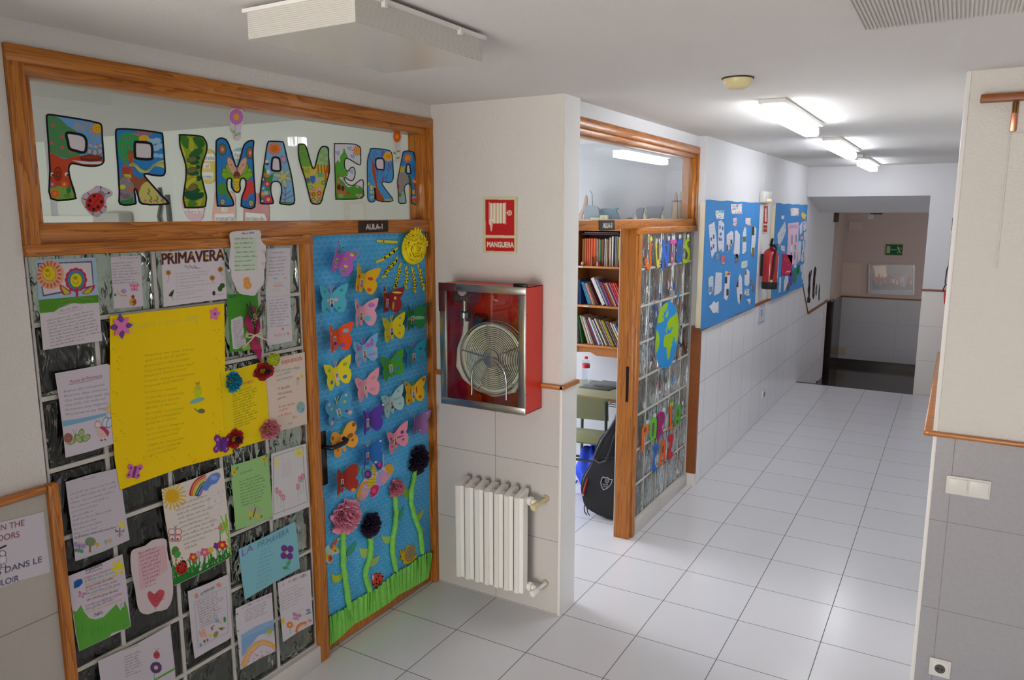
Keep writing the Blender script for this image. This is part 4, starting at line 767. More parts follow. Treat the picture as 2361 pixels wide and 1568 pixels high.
# ---------------------------------------------------------------- poems and drawings taped on the glass blocks
PB = dict(ax=0, val=XA, sg=1)
G = 'handmade spring poems on the glass blocks'
INK = '#4a4a58'
def paper(label, k, P, base, f, off=.001, sm=0, res=1.0, cat='poem sheet', name='poem_sheet', **kw):
    return sheet(name, label, cat, P, base, f, k=k, off=off, sm=sm, res=res, group=G, **PB, **kw)
WP = '#cdc5cb'
def p1(c):
    c.poly([(165, 395), (705, 370), (740, 720), (190, 750)], '#9cb8d4'); c.poly([(180, 420), (675, 400), (692, 635), (232, 720)], '#4e4a52'); c.poly([(195, 430), (665, 412), (682, 620), (240, 705)], '#cfc6cc')
    c.ell(300, 525, 125, 130, '#d8a08a', rot=20)
    for a in range(0, 360, 20): ca, sa = math.cos(math.radians(a)), math.sin(math.radians(a)); c.poly([(290+75*ca-9*sa, 520+82*sa+9*ca), (290+75*ca+9*sa, 520+82*sa-9*ca), (290+112*ca+10*sa, 520+122*sa-10*ca), (290+112*ca-10*sa, 520+122*sa+10*ca)], '#c0642c')
    c.ell(287, 512, 62, 72, '#5a4a20', rot=-20); c.ell(287, 512, 58, 68, '#d8bc1c', rot=-20)
    for u in (262, 278): c.ell(u, 485, 8, 11, '#403a20', ring=2)
    c.line([(255, 520), (270, 538), (290, 535), (300, 510)], 5, '#403a20')
    for a in range(0, 360, 30): c.ell(530+72*math.cos(math.radians(a)), 570+80*math.sin(math.radians(a)), 30, 32, '#b42c4c')
    for a in range(0, 360, 22): c.ell(530+62*math.cos(math.radians(a)), 570+72*math.sin(math.radians(a)), 16, 17, '#2f84a8')
    c.ell(531, 572, 56, 66, '#5a4a20'); c.ell(531, 572, 52, 62, '#d8c41c')
    for u in (515, 533): c.ell(u, 552, 8, 11, '#403a20', ring=2)
    c.line([(502, 580), (520, 606), (540, 606), (552, 578)], 4, '#403a20')
    c.line([(537, 650), (540, 720)], 24, '#a8304a')
    for P, q in (([(380, 610), (440, 640), (490, 690), (440, 708), (400, 690)], '#b42c4c'), ([(700, 615), (640, 640), (580, 690), (640, 700), (690, 660)], '#b42c4c'), ([(395, 625), (440, 655), (475, 688), (430, 700)], '#b4b43c'), ([(680, 630), (635, 655), (595, 690), (650, 690)], '#b4b43c')): c.poly(P, q, sm=2)
    c.poly([(190, 750), (735, 705), (745, 775), (590, 785), (500, 780), (380, 825), (330, 860), (200, 872)], '#4f8a28'); c.line([(380, 770), (540, 730), (690, 745)], 4, '#8aa030'); c.line([(430, 800), (520, 745), (560, 770)], 4, '#8aa030')
    c.line(smooth(X(c.k, (360, 840), (375, 800), (450, 790), (520, 780), (575, 790), (580, 830), (500, 850), (430, 870), (370, 875)), 2), .8, '#8a8890', raw=True, close=True); c.scr((385, 860), (560, 818), 30, '#7a7880', .8, 1)
    c.lines((265, 945), (700, 850), (300, 1172), 9, 17, [.95, 1, .92, 1.02, 1, 1.02, 1, 1.08, .7], c='#4a4650', al=.75)
paper('sheet with a smiling sun and a blue-petalled flower, upper left of the blocks', A3, [(160, 392), (705, 366), (722, 560), (740, 780), (755, 1000), (770, 1120), (500, 1160), (232, 1207), (215, 1000), (195, 800), (180, 560)], WP, p1)
def p2(c):
    c.scr((925, 380), (1095, 372), 14, '#77727a', .7); c.lines((858, 425), (1110, 410), (868, 605), 8, 15, c='#55505c', al=.7)
    for v in range(390, 820, 17): c.line([(845, v+8), (1140, v-6)], 1.2, '#a8b8c8', al=.35)
    c.ell(960, 672, 26, 22, '#b890c8'); c.ell(960, 672, 14, 12, '#8a68a8', ring=2); c.line([(905, 670), (930, 710), (985, 712)], 12, '#c8a830'); c.ell(885, 705, 12, 14, '#3f7a58')
    c.bfly(1058, 637, 44, '#d878a0', '#d878a0', 0, '#6a4030'); c.ell(1045, 770, 32, 34, '#a83040'); c.ell(1035, 770, 22, 32, '#c8a830', al=.8); c.ell(1048, 770, 8, 10, '#402020'); c.ell(1045, 722, 16, 16, '#a83040')
paper('narrow white sheet with a pink butterfly and snail, second in the top row', A3, [(842, 362), (1115, 347), (1128, 580), (1142, 808), (1000, 820), (875, 832), (858, 600)], '#c9c2ca', p2)
def p3(c):
    t = 'PRIMAVERA'; c.text(t, (1300, 428), (1868, 388), 100, '#5a2e22', bold=1.0); c.text(t, (1306, 430), (1872, 390), 100, '#5a2e22', bold=1.0); c.text(t, (1302, 424), (1866, 384), 96, '#5a2e22', bold=1)
    for u, v in ((1400, 345), (1580, 340), (1708, 358), (1835, 335)): c.flower(u, v, 13, '#b08a30')
    c.line([(1510, 452), (1580, 455), (1655, 465)], 4, '#4a4030')
    for i in range(9): c.ell(1520+i*13, 440+(i % 3)*14, 4, 4, '#302820')
    for u, v in ((1365, 505), (1835, 475), (1762, 552)):
        c.flower(u, v, 24, '#b07820', '#8a5a20'); c.line([(u, v+18), (u+6, v+45), (u-8, v+85) if u < 1400 else (u+24, v+45)], 3, '#5a4a30')
    c.poly([(1365, 715), (1385, 680), (1418, 655), (1408, 705), (1395, 722)], '#2c3a28'); c.line([(1395, 715), (1410, 750)], 4, '#2c3a28')
    c.ell(1852, 622, 24, 24, '#3f5a2c'); c.ell(1832, 650, 22, 26, '#3f5a2c'); c.ell(1776, 690, 14, 22, '#2c3430'); c.line([(1790, 700), (1840, 705), (1860, 690)], 3, '#3a3a30')
    for i, (s_, e) in enumerate((('La primavera ha llegado y', 1735), ('el invierno se ha marchado', 1720), ('los arboles y las flores', 1650), ('se visten de miles colores', 1690), ('la mariposa adorna las flores', 1760), ('con sus colores', 1600), ('Que bonita la primavera!', 1680), ('Las aves jugando', 1600), ('y los campos brillando', 1670))): c.text(s_, (1432, 518+i*29), (e, 492+i*29), 13, '#7d8088', sh=.2, al=.85)
paper('white card with PRIMAVERA in brown paper letters and pressed flowers', A3, [(1298, 318), (1560, 300), (1862, 275), (1875, 420), (1893, 740), (1600, 775), (1322, 815), (1310, 560)], '#d2cad2', p3, off=.002)
def p4(c):
    c.poly([(975, 230), (1230, 225), (1245, 600), (985, 615)], '#bccfb6', al=.8); c.scr((1070, 195), (1210, 185), 26, '#2f6a78', .9, 1.4)
    for i, w_ in enumerate((200, 205, 200, 225, 250, 190, 240, 220)): c.scr((985+(i == 3)*20, 252+i*51), (985+w_, 246+i*50), 16, '#3f5a40', .85, .9)
    c.ell(1120, 720, 40, 42, '#e09a50'); c.ell(1130, 775, 48, 44, '#e09a50')
    for u, v in ((1105, 710), (1135, 700), (1110, 745), (1140, 740), (1160, 765), (1105, 775), (1125, 800)): c.ell(u, v, 7, 6, '#6a8a40')
    c.ell(1312, 388, 12, 14, '#8a8a9a', ring=2); c.ell(1303, 530, 9, 11, '#c8a860', ring=3)
paper('wavy-edged white poem with an orange blob, overlapping the frame above the tulip', A4, [(925, 215), (955, 168), (1110, 155), (1270, 150), (1282, 240), (1300, 290), (1345, 340), (1325, 420), (1335, 480), (1320, 620), (1310, 760), (1250, 830), (1215, 890), (1130, 885), (1030, 860), (985, 770), (950, 680), (945, 600), (918, 540), (940, 330)], '#d2ccd0', p4, off=.022, sm=2)
def p5(c):
    for v in range(380, 1450, 17): c.line([(1340, v+8), (1620, v-8)], 1.2, '#9aa8b8', al=.35)
    c.scr((1405, 410), (1540, 403), 12, '#6a6672', .8); c.lines((1375, 468), (1600, 452), (1365, 660), 6, 16, c='#5a5662', al=.7); c.line([(1338, 905), (1615, 890)], 3, '#6a6870', al=.6)
    c.ell(1445, 695, 24, 7, '#5a7ab0', al=.7); c.ell(1555, 690, 24, 9, '#b0ac90', al=.7)
    for i in range(7): c.line([(1425+i*13, 790), (1430+i*14, 745-(i % 3)*8)], 5, '#c87a6a', al=.6)
    c.line([(1425, 785), (1530, 780)], 10, '#c87a6a', al=.5); c.line([(1510, 755), (1600, 835)], 5, '#7a98c8', al=.6); c.ell(1450, 830, 60, 20, '#b4c4a8', al=.5)
    c.lines((1375, 950), (1610, 930), (1385, 1245), 10, 16, c='#5a5662', al=.7)
    for u, v, q in ((1530, 1265, '#d06a78'), (1445, 1340, '#e0a050'), (1480, 1335, '#d89a90'), (1510, 1330, '#d8a0a8'), (1550, 1328, '#b8b0b0'), (1590, 1318, '#d8884a')): c.ell(u, v, 14, 17, q, al=.8)
paper('long lined white sheet of two pages beside the wooden post, top right', A4, [(1345, 360), (1500, 352), (1618, 352), (1612, 600), (1612, 880), (1625, 1100), (1638, 1400), (1500, 1430), (1357, 1458), (1350, 1100), (1335, 900), (1340, 600)], '#cbc6cd', p5)
def p6(c):
    c.text('LA', (935, 915), (995, 908), 28, '#24506a', bold=.8); c.text('PRIMAVERA', (940, 1000), (1240, 960), 52, '#3a8a34', bold=.6); c.poly([(945, 1165), (1000, 1140), (1050, 1122), (1075, 1130), (1082, 1250), (1100, 1330), (1120, 1440), (1060, 1470), (1010, 1495), (968, 1490), (960, 1420), (948, 1280)], '#cfc8d0', sm=1)
    c.lines((962, 1185), (1078, 1158), (985, 1480), 17, 11, c='#5a5662', al=.7)
paper('bright green card titled LA PRIMAVERA, half hidden by the magenta paper cone', A4, [(895, 880), (1020, 870), (1240, 850), (1250, 960), (1268, 1200), (1268, 1490), (1100, 1510), (930, 1535), (925, 1300), (905, 1100)], '#45902a', p6, off=.0015)
def p7(c):
    c.text('Susanita hoy que dia!', (1040, 1005), (1600, 935), 46, '#b0b860', sh=.1, al=.5); c.line([(1035, 940), (1042, 1050)], 5, '#7aa0a0', al=.6); c.line([(1620, 895), (1620, 975)], 5, '#7aa0a0', al=.6)
    q = [('Susana es una rana,', 1150, 1600), ('que vive en el jardin,', 1152, 1550), ('primavera alborotada!', 1152, 1555), ('La primavera ya esta aqui!', 1152, 1595), ('Despierta a nuestra tortuga', 1148, 1525), ('croando siempre melodiosa', 1140, 1600), ('Levantate es primavera!', 1150, 1515)]
    for i, (t, a, b) in enumerate(q): c.text(t, (a, 1262+i*47), (b, 1200+i*45), 20, '#8a8a28', sh=.15, al=.9)
    for i in range(13):
        t = ['ha sido tu pereza', 'croando y saltando', 'corriendo por el jardin,', 'hablaremos a las demas ranas', 'que vuelan a primavera', 'hormigas trabajadoras', 'arriba de contentas', 'con tanta alegria', 'que ya ha comenzado el juego!', 'Ya nacieron todas las flores', 'Llegan las mariposas', 'juntando y cantando', 'La primavera esta llamando!'][i]
        c.text(t, (1150+i*2, 1595+i*48), (1440+(i*67) % 100, 1555+i*45), 20, '#8a8a28', sh=.15, al=.9)
    r = random.Random(5)
    for i in range(34):
        u, v = (r.uniform(870, 960), r.uniform(1150, 2080)) if i % 3 == 0 else ((r.uniform(1770, 1850), r.uniform(960, 2000)) if i % 3 == 1 else (r.uniform(980, 1750), 2230-(r.uniform(0, 1)*60)-(i % 5)*10))
        c.ell(u, v, 7, 5, '#6a9a28', al=.8); c.line([(u+15, v+25), (u+35, v+22)], 3, '#8a9a28', al=.7)
    c.ell(1632, 1580, 38, 60, '#c4c81c'); c.ell(1632, 1540, 26, 26, '#b4bc28'); c.poly([(1608, 1488), (1630, 1505), (1648, 1482), (1645, 1515), (1615, 1515)], '#d8602c')
    c.ell(1625, 1660, 70, 22, '#7ab0a0', rot=-18); c.ell(1665, 1755, 32, 22, '#70704a'); c.line([(1640, 1765), (1605, 1735)], 12, '#4f8a3a')
yel = paper('large yellow card with a poem about a frog, the biggest sheet on the blocks', A3, [(835, 898), (1300, 845), (1870, 782), (1878, 1300), (1885, 1830), (1925, 1960), (1950, 2140), (1500, 2260), (930, 2470), (880, 2200), (840, 1700)], '#f0cc00', p7, off=.003)
def p8(c):
    c.text('Poesia de Primavera', (395, 250), (685, 190), 28, '#a02c3c', sh=.2, bold=.4); c.line([(390, 262), (560, 230), (690, 197)], 4, '#3a4a8a')
    for v in range(140, 900, 14): c.line([(270, v+60), (820, v-60)], 1, '#a8a8b8', al=.22)
    for i, t in enumerate(('Buenos dias mariposita,', 'Buenos dias caracol,', 'Que lindo! Que lindo dia!', 'Que lindo con tanto sol', 'Primavera esta llegando', 'Primavera ya llego.')): c.text(t, (340+i*4, 335+i*42), (715+(i % 3)*20, 268+i*42), 22, '#6a6672', sh=.2, al=.9)
    c.poly([(325, 590), (480, 570), (720, 518), (735, 540), (600, 580), (500, 605), (330, 645)], '#5fa4c8', al=.85); c.sun(760, 485, 24, '#d8c860', '#c89050', 16, False, 2.0, .1)
    c.ell(382, 745, 44, 46, '#a87868'); c.ell(382, 745, 30, 32, '#6a3c34', ring=3); c.ell(384, 746, 16, 18, '#6a3c34', ring=3); c.poly([(350, 795), (420, 785), (440, 700), (455, 705), (450, 790), (400, 812)], '#8aa060'); c.line([(432, 700), (425, 665)], 3, '#304030'); c.line([(445, 700), (455, 665)], 3, '#304030')
    for u, v, a in ((500, 705, 10), (545, 745, 50), (475, 750, -40)): c.ell(u, v, 24, 40, '#a0b478', rot=a); c.ell(u, v, 24, 40, '#5a7a3a', rot=a, ring=3); c.ell(u, v, 7, 8, '#b08878')
    for u, a in ((718, 15), (758, 25)): c.ell(u, 605, 26, 50, '#c4ccd8', rot=a); c.ell(u, 605, 26, 50, '#5a7aa0', rot=a, ring=3)
    c.ell(690, 700, 58, 52, '#d8c0b8', rot=20); c.poly([(650, 640), (710, 640), (755, 690), (740, 735), (700, 680)], '#b03c5c')
    for d in range(-30, 40, 18): c.line([(660+d, 670), (690+d, 740)], 3, '#a05a48')
    c.ell(650, 625, 28, 30, '#d8ccc8'); c.ell(650, 625, 28, 30, '#a05a48', ring=2.5); c.line([(640, 598), (630, 578)], 3, '#504040'); c.line([(658, 598), (662, 576)], 3, '#504040'); c.ell(682, 765, 14, 8, '#6a5a50'); c.ell(715, 760, 12, 7, '#6a5a50')
paper('squared white sheet headed Poesía de Primavera with a snail and a bee', A6, [(260, 160), (500, 118), (735, 72), (765, 92), (785, 300), (800, 520), (828, 785), (600, 860), (357, 924), (335, 700), (300, 420)], '#cbc3ce', p8, off=.0015)
def p9(c):
    c.scr((640, 25), (745, 2), 22, '#7a7880', .7, .9); c.lines((540, 140), (895, 40), (575, 480), 11, 17, [.98, 1, .95, .8, .55, .45, .85, .5, .6, .5, .95], c='#5c5866', al=.75); c.scr((575, 472), (880, 395), 18, '#48506a', .8, 1)
    c.ell(943, 368, 20, 24, '#d8cc48'); c.line([(925, 395), (925, 462)], 10, '#b84a48')
    for q in (-1, 1): c.poly([(925, 425), (925+q*38, 400), (925+q*34, 425)], '#8078a0' if q > 0 else '#4f7a5a'); c.poly([(925, 430), (925+q*32, 462), (925+q*12, 450)], '#4f7a5a')
    c.bfly(612, 548, 50, '#9a8ab8', '#5a8a78', 10, '#506a50'); c.line([(697, 520), (695, 575)], 16, '#a0584a'); c.ell(698, 500, 42, 36, '#6a8a68')
    for u, v in ((675, 490), (715, 480), (725, 510), (690, 515)): c.ell(u, v, 7, 7, '#b06a5a')
    for u, v, q in ((752, 522, '#c8962c'), (818, 500, '#8aa890'), (850, 490, '#c89080')): c.flower(u, v, 15, q); c.line([(u, v+12), (u, v+32)], 3, '#6a8a5a')
    c.line([(580, 645), (700, 590), (1000, 495)], 12, '#a8bcb0', al=.6)
paper('grey-white poem sheet with a small tree and a butterfly along its lower edge, mid left', A7, [(505, 38), (700, -20), (925, -72), (950, 150), (985, 380), (1002, 485), (800, 575), (582, 652), (560, 450), (530, 240)], '#c3bcc6', p9)
def p10(c):
    c.poly([(560, 1030), (590, 1040), (625, 990), (650, 1040), (690, 1090), (740, 1100), (800, 1080), (860, 1020), (900, 980), (930, 1030), (965, 955), (985, 1010), (1010, 1155), (860, 1210), (840, 1250), (615, 1345)], '#5aa23c'); r = random.Random(2)
    for i in range(40): u = r.uniform(570, 1000); c.line([(u, 1120+r.uniform(0, 60)), (u-8, 1240-(u-570)*.15+r.uniform(-30, 30))], 10, '#4c9a34', al=.5)
    c.text('Primavera', (660, 738), (788, 682), 32, '#2a2428', sh=.1, bold=.6); c.line([(660, 748), (790, 703)], 4, '#2a2428')
    for i, (t, q) in enumerate((('Llega la primavera', '#a8485a'), ('el Sol se abre de par,', '#2f8aa0'), ('los almendros en flor', '#c8a030'), ('tienen todos de color,', '#2c2830'), ('las flores, las rojas, todas', '#a8485a'), ('los pajaritos y las aves', '#2f8aa0'), ('se visten la primavera', '#c8a030'), ('con muchas ganas de amar', '#2c2830'))): c.text(t, (650+i*3, 790+i*24), (860+(i % 3)*20+i*5, 716+i*23), 19, q, sh=.1, bold=.5)
    for i, (t, q) in enumerate((('Los dias se alargan y reviven', '#a8485a'), ('con ganas de salir.', '#2f8aa0'), ('Ya esta aqui la primavera!', '#c8a030'))): c.text(t, (660, 1005+i*26), (940-(i == 1)*60, 905+i*24+(i == 1)*20), 21, q, sh=.1, bold=.5)
    c.text('Pablo', (728, 1078), (792, 1052), 26, '#2c2830', bold=.5); c.poly([(570, 810), (600, 790), (635, 785), (640, 820), (610, 850), (570, 862)], '#1c5a9c')
    c.ell(915, 690, 34, 28, '#d8c83c')
    for a in range(0, 360, 55): c.ell(915+42*math.cos(math.radians(a)), 700+45*math.sin(math.radians(a)), 15, 15, '#d8c83c')
    c.bfly(630, 910, 30, '#b878b0', '#b878b0', 15, '#d8c83c'); c.flower(942, 990, 20, '#b8a0d0', '#d8c83c')
paper('sheet titled Primavera in many inks above painted green grass, lower left beside the tiles', A7, [(525, 765), (750, 680), (945, 595), (965, 720), (985, 900), (1012, 1155), (800, 1258), (612, 1348), (580, 1200), (550, 980)], '#c9c0cc', p10, off=.0015)
def p11(c):
    for i in range(12): c.line([(1070+i*18, 585-i*5), (1090+i*18, 870-i*14)], 14, '#d08a98', al=.55)
    c.lines((1070, 598), (1215, 545), (1120, 855), 10, 20, [1, 1.05, 1, .9, 1.05, .9, 1, .8, .7, .55], c='#7a3848', al=.9)
    H_ = [(1200, 1010), (1150, 950), (1138, 900), (1160, 880), (1195, 905), (1225, 870), (1265, 875), (1270, 910), (1240, 965)]; c.poly(H_, '#c0505c', sm=2); c.lines((1160, 925), (1265, 900), (1180, 965), 3, 18, c='#7a2030', al=.9); c.line([(1195, 1000), (1205, 1025)], 4, '#5a4a9a')
paper('pink-shaded wavy paper with a red heart at the bottom', A7, [(1010, 590), (1040, 555), (1120, 530), (1170, 490), (1240, 475), (1285, 485), (1290, 560), (1305, 640), (1325, 700), (1338, 850), (1330, 940), (1290, 1020), (1200, 1040), (1140, 1062), (1080, 1040), (1055, 960), (1045, 880), (1012, 720)], '#cfc0c4', p11, sm=2, off=.0012)
def p12(c):
    c.sun(152, 205, 50, '#d8a818', '#d8ac18', 18, False, 2.0, .12)
    for i, q in enumerate(('#b02424', '#d8641c', '#d8b81c', '#2f8a3c', '#2f4a9c', '#7a58b0')): c.line(smooth(X(c.k, *[(288+i*13, 200), (300+i*12, 130+i*12), (345+i*8, 75+i*13), (400+i*2, 55+i*16)]), 3)[:9], 4.0, q, raw=True)
    c.poly([(370, 140), (400, 90), (440, 45), (490, 30), (510, 55), (480, 110), (440, 125), (410, 165), (380, 160)], '#5f80c8', sm=2); c.ell(460, 70, 26, 18, '#88a0d8')
    r = random.Random(9)
    for i in range(60): u, v = r.uniform(420, 540), r.uniform(140, 400); c.line([(u, v), (u-3, v+8)], 3, '#8a9ac8', al=.8)
    c.lines((175, 285), (430, 195), (245, 600), 11, 17, [.9, 1, .8, 1, .9, .85, 1, .95, 1, .6, .4], c='#4a4650', al=.85)
    for q in (-1, 1):
        c.ell(172+q*24, 470, 24, 24, '#c8484c', ring=3); c.ell(172+q*22, 515, 22, 26, '#c8484c', ring=3); c.ell(172+q*20, 525, 9, 9, '#b82c34')
    c.line([(175, 440), (172, 540)], 12, '#7a94c0'); c.line([(175, 440), (165, 420)], 3, '#303040'); c.line([(177, 440), (188, 420)], 3, '#303040')
    c.line([(115, 480), (130, 600), (160, 750), (170, 860)], 12, '#3a7a30'); c.ell(172, 610, 26, 34, '#3f8a3c', rot=20); c.ell(190, 640, 22, 30, '#4f9a44', rot=40)
    for u, v in ((158, 635), (195, 600), (180, 680)): c.ell(u, v, 8, 8, '#c03034')
    c.grass([(150, 800), (240, 770), (350, 740), (590, 640)], 90, '#3a8a34', 46, 9); c.grass([(140, 865), (300, 800), (592, 655)], 70, '#24742a', 50, 14); c.poly([(145, 845), (300, 790), (592, 640), (592, 660), (300, 815), (150, 880)], '#24742a')
    c.grass([(520, 480), (560, 420), (590, 640)], 90, '#8ab83c', 16, 10)
    for u, v, r_, q in ((308, 658, 34, '#c8403a'), (350, 635, 24, '#9ca8d0'), (392, 622, 34, '#d05a94'), (438, 605, 22, '#d8b428'), (482, 575, 28, '#6a3a8a'), (522, 568, 36, '#c8282c'), (505, 440, 16, '#c85a78')):
        c.line([(u, v+20), (u+4, v+100)], 7, '#2f7a3a'); c.flower(u, v, r_, q, '#e0b030' if q != '#6a3a8a' else q, 5)
    c.ladybird(220, 740, 48, 20, '#b8241c')
paper('white painting of sun, rainbow, cloud, ladybird and flowers with a poem', A8, [(72, 155), (300, 80), (530, -12), (548, 180), (575, 420), (592, 655), (380, 770), (165, 872), (145, 680), (110, 440), (90, 320)], '#d9d1ca', p12, off=.002)
def p13(c):
    c.text('LA PRIMAVERA', (362, 938), (465, 888), 20, '#2c4838', bold=.7); c.line([(355, 950), (475, 902)], 5, '#8ab88a', al=.7); c.ell(332, 945, 16, 20, '#d0805a', al=.8); c.ell(497, 865, 20, 18, '#d0805a', al=.8)
    c.line([(315, 990), (430, 935), (552, 880), (560, 1000), (565, 1215), (450, 1270), (345, 1332), (330, 1180), (315, 990)], 3, '#6a94a8')
    c.lines((332, 1000), (525, 915), (355, 1185), 11, 16, c='#5a5662', al=.75)
    c.ell(485, 1130, 18, 16, '#7aa8d0'); c.ell(540, 1120, 10, 22, '#3a8a4a'); c.ell(512, 1142, 12, 7, '#d0b838', rot=-40); c.bfly(375, 1222, 34, '#d8a090', '#d8a090', 70, '#c89030'); c.sun(433, 1238, 11, '#d8c030', '#d8c030', 8)
    c.ell(448, 1190, 8, 10, '#c03a38'); c.line([(440, 1180), (462, 1165)], 6, '#303838'); c.ell(475, 1230, 16, 26, '#8a9038', rot=30); c.ell(516, 1190, 14, 10, '#8a6a30'); c.line([(495, 1185), (538, 1180)], 5, '#303030')
    for u, v, q in ((362, 1308, '#7a7ab8'), (390, 1282, '#2f7048'), (412, 1272, '#c04a40')): c.ell(u, v, 8, 12, q)
paper('white sheet headed LA PRIMAVERA inside a thin blue border, below the rainbow painting', A8, [(265, 912), (420, 850), (568, 782), (580, 960), (592, 1150), (598, 1245), (560, 1275), (440, 1340), (318, 1412), (295, 1250), (280, 1080)], '#c9c2ca', p13)
def p14(c):
    c.scr((980, 1312), (1050, 1280), 18, '#7a6a58', .8, 1); c.poly([(955, 1320), (1060, 1275), (1065, 1300), (960, 1338)], '#a8b090', al=.7); c.line([(955, 1335), (955, 1320), (1060, 1275), (1065, 1300), (960, 1338)], 3, '#b08a70')
    c.lines((960, 1395), (1095, 1345), (968, 1545), 8, 18, [1, .9, .8, .8, .85, 1, .6, .9], c='#55525e', al=.8); c.ell(1210, 1375, 25, 30, '#b04450'); c.line([(1210, 1345), (1195, 1325)], 3, '#503040'); c.line([(1212, 1345), (1225, 1322)], 3, '#503040'); c.line([(1190, 1375), (1232, 1372)], 3, '#401c28')
    c.line([(1190, 1500), (1192, 1568)], 5, '#4a8a50'); c.flower(1205, 1472, 44, '#5a3c7a', '#c8b878', 10); c.line([(1200, 1565), (1350, 1480)], 16, '#5aa03c')
paper('white sheet with a purple flower, cut off by the bottom edge of the picture', A7, [(755, 1420), (1050, 1290), (1315, 1140), (1325, 1250), (1352, 1480), (1360, 1640), (1060, 1760), (800, 1860), (780, 1600)], '#c8c1ca', p14)
def p15(c):
    c.text('La Mariposa', (320, 1368), (440, 1325), 15, '#242838', sh=.2, bold=.5); c.lines((312, 1448), (560, 1370), (335, 1690), 9, 18, [.9, 1, 1.02, .95, 1, .95, 1, .9, .8], c='#4a6a4a', al=.85)
    for u, v in ((265, 1345), (562, 1215)): c.flower(u, v, 26, '#d8b428', '#8a6a20', 9); c.ell(u+26, v-38, 10, 24, '#4f9a44', rot=30)
    c.line([(562, 1240), (575, 1290)], 4, '#3a7a3c'); c.ell(235, 1390, 16, 10, '#4f9a44')
paper('pale green sheet headed La Mariposa with small sunflowers in the corners and a butterfly', A5, [(230, 1280), (420, 1225), (600, 1160), (622, 1400), (640, 1620), (655, 1790), (460, 1870), (275, 1930), (258, 1700), (235, 1450)], '#93c07c',
      lambda c: (p15(c), c.bfly(465, 1745, 70, '#a8a890', '#c8b83c', 15, '#5a4048'), [c.ell(u, v, 10, 14, '#c83c3c') for u, v in ((425, 1810), (535, 1790))]))
def p16(c):
    c.line([(655, 1190), (950, 1092), (960, 1300), (1000, 1640), (660, 1770), (655, 1190)], 4, '#4a5a58'); c.sun(912, 1155, 28, '#d8cc60', '#d8cc60', 14, True, 1.7, .2); c.ell(685, 1250, 20, 50, '#e0cc80')
    for u, v in ((748, 1218), (803, 1195), (698, 1350), (825, 1312), (920, 1270), (762, 1530), (812, 1500)): c.sun(u, v, 6, '#e0c060', '#e0c060', 5, ray=2.2)
    c.lines((730, 1270), (850, 1225), (740, 1400), 8, 8, c='#a8a4b0', al=.6)
    for u, v in ((690, 1530), (725, 1560), (755, 1600), (900, 1490), (920, 1415), (950, 1390)): c.ell(u, v, 15, 28, '#d890a4'); c.ell(u, v, 15, 28, '#a85a70', ring=2); c.line([(u, v+28), (u+10, v+150)], 4, '#8aa878')
    c.ell(945, 1435, 14, 14, '#80b8c8')
paper('white sheet with a thin dark border, yellow suns and pink tulips beside the post', A5, [(632, 1160), (800, 1110), (982, 1058), (992, 1250), (1005, 1500), (1020, 1690), (850, 1760), (648, 1830), (640, 1500)], '#cbc9cd', p16)
def p17(c):
    c.text('LA', (668, 655), (750, 605), 52, '#7a5aa8', bold=.3); c.text('PRI', (785, 600), (850, 560), 50, '#4f8a8a', bold=.3); c.text('MAVERA', (855, 568), (1015, 480), 46, '#4a70a0', bold=.3)
    c.lines((805, 620), (915, 575), (770, 890), 10, 14, c='#4f8a9a', al=.7)
    for a in range(0, 360, 90): c.ell(1002+32*math.cos(math.radians(a+50)), 622+38*math.sin(math.radians(a+50)), 24, 26, '#6a3a8a')
    c.ell(1002, 625, 10, 12, '#d8c030'); c.line([(998, 660), (1000, 730), (1025, 755)], 4, '#4a9a5a'); c.ell(1015, 702, 12, 26, '#4a9a6a', rot=25); c.ell(990, 738, 22, 13, '#4a9a6a')
paper('light blue card titled LA PRIMAVERA with a purple flower', A8, [(642, 600), (850, 500), (1062, 392), (1078, 500), (1098, 742), (900, 850), (690, 975), (665, 800)], '#7fb9c6', p17, off=.0025)
def p18(c):
    for i, (t, q) in enumerate(zip('LAPRIMAVERALLEGO', ['#c87a9a', '#8aa0c8', '#c8b060', '#b06a6a', '#5a8ac0'] * 4)): c.text(t, (668+i*13.8, 1042-i*6.0), (677+i*13.8, 1038-i*6.0), 15, q, bold=.4)
    c.lines((690, 1062), (885, 975), (690, 1140), 5, 13, c='#6a6672', al=.7)
    for v in (1080, 1205, 1335, 1455): c.ell(633+(v-1080)*.05, v, 5, 6, '#3a3840')
    c.poly([(662, 1235), (770, 1170), (905, 1120), (910, 1200), (790, 1240), (720, 1330), (668, 1400)], '#6a9ed0', al=.85)
    for i in range(12): c.line([(670+i*20, 1260-i*9), (700+i*18, 1200-i*6)], 5, '#b8c8dc', al=.6)
    c.sun(872, 1212, 16, '#b8b83c', '#8aa86a', 12, True, 2.6, .12)
    for i, q in enumerate(('#d8a08a', '#d8964a', '#d8b82c', '#d8b82c', '#d88a9a')): c.line(smooth(X(c.k, (682+i*8, 1470), (690+i*8, 1380+i*5), (740+i*6, 1310+i*9), (830, 1270+i*9), (912, 1335+i*6)), 4)[:17], 2.4, q, raw=True)
    r = random.Random(3)
    for i in range(22): c.ell(r.uniform(715, 870), 1430-(i*3.2)+r.uniform(-14, 14), 5, 6, '#c88a80')
    c.line([(680, 1480), (790, 1440), (912, 1360)], 8, '#9ab878', al=.7)
paper('white sheet with a blue sky and large pale rainbow in the bottom row', A8, [(620, 1040), (760, 975), (890, 918), (900, 1080), (918, 1355), (800, 1410), (655, 1495), (640, 1300), (622, 1150)], '#cbc6ce', p18)
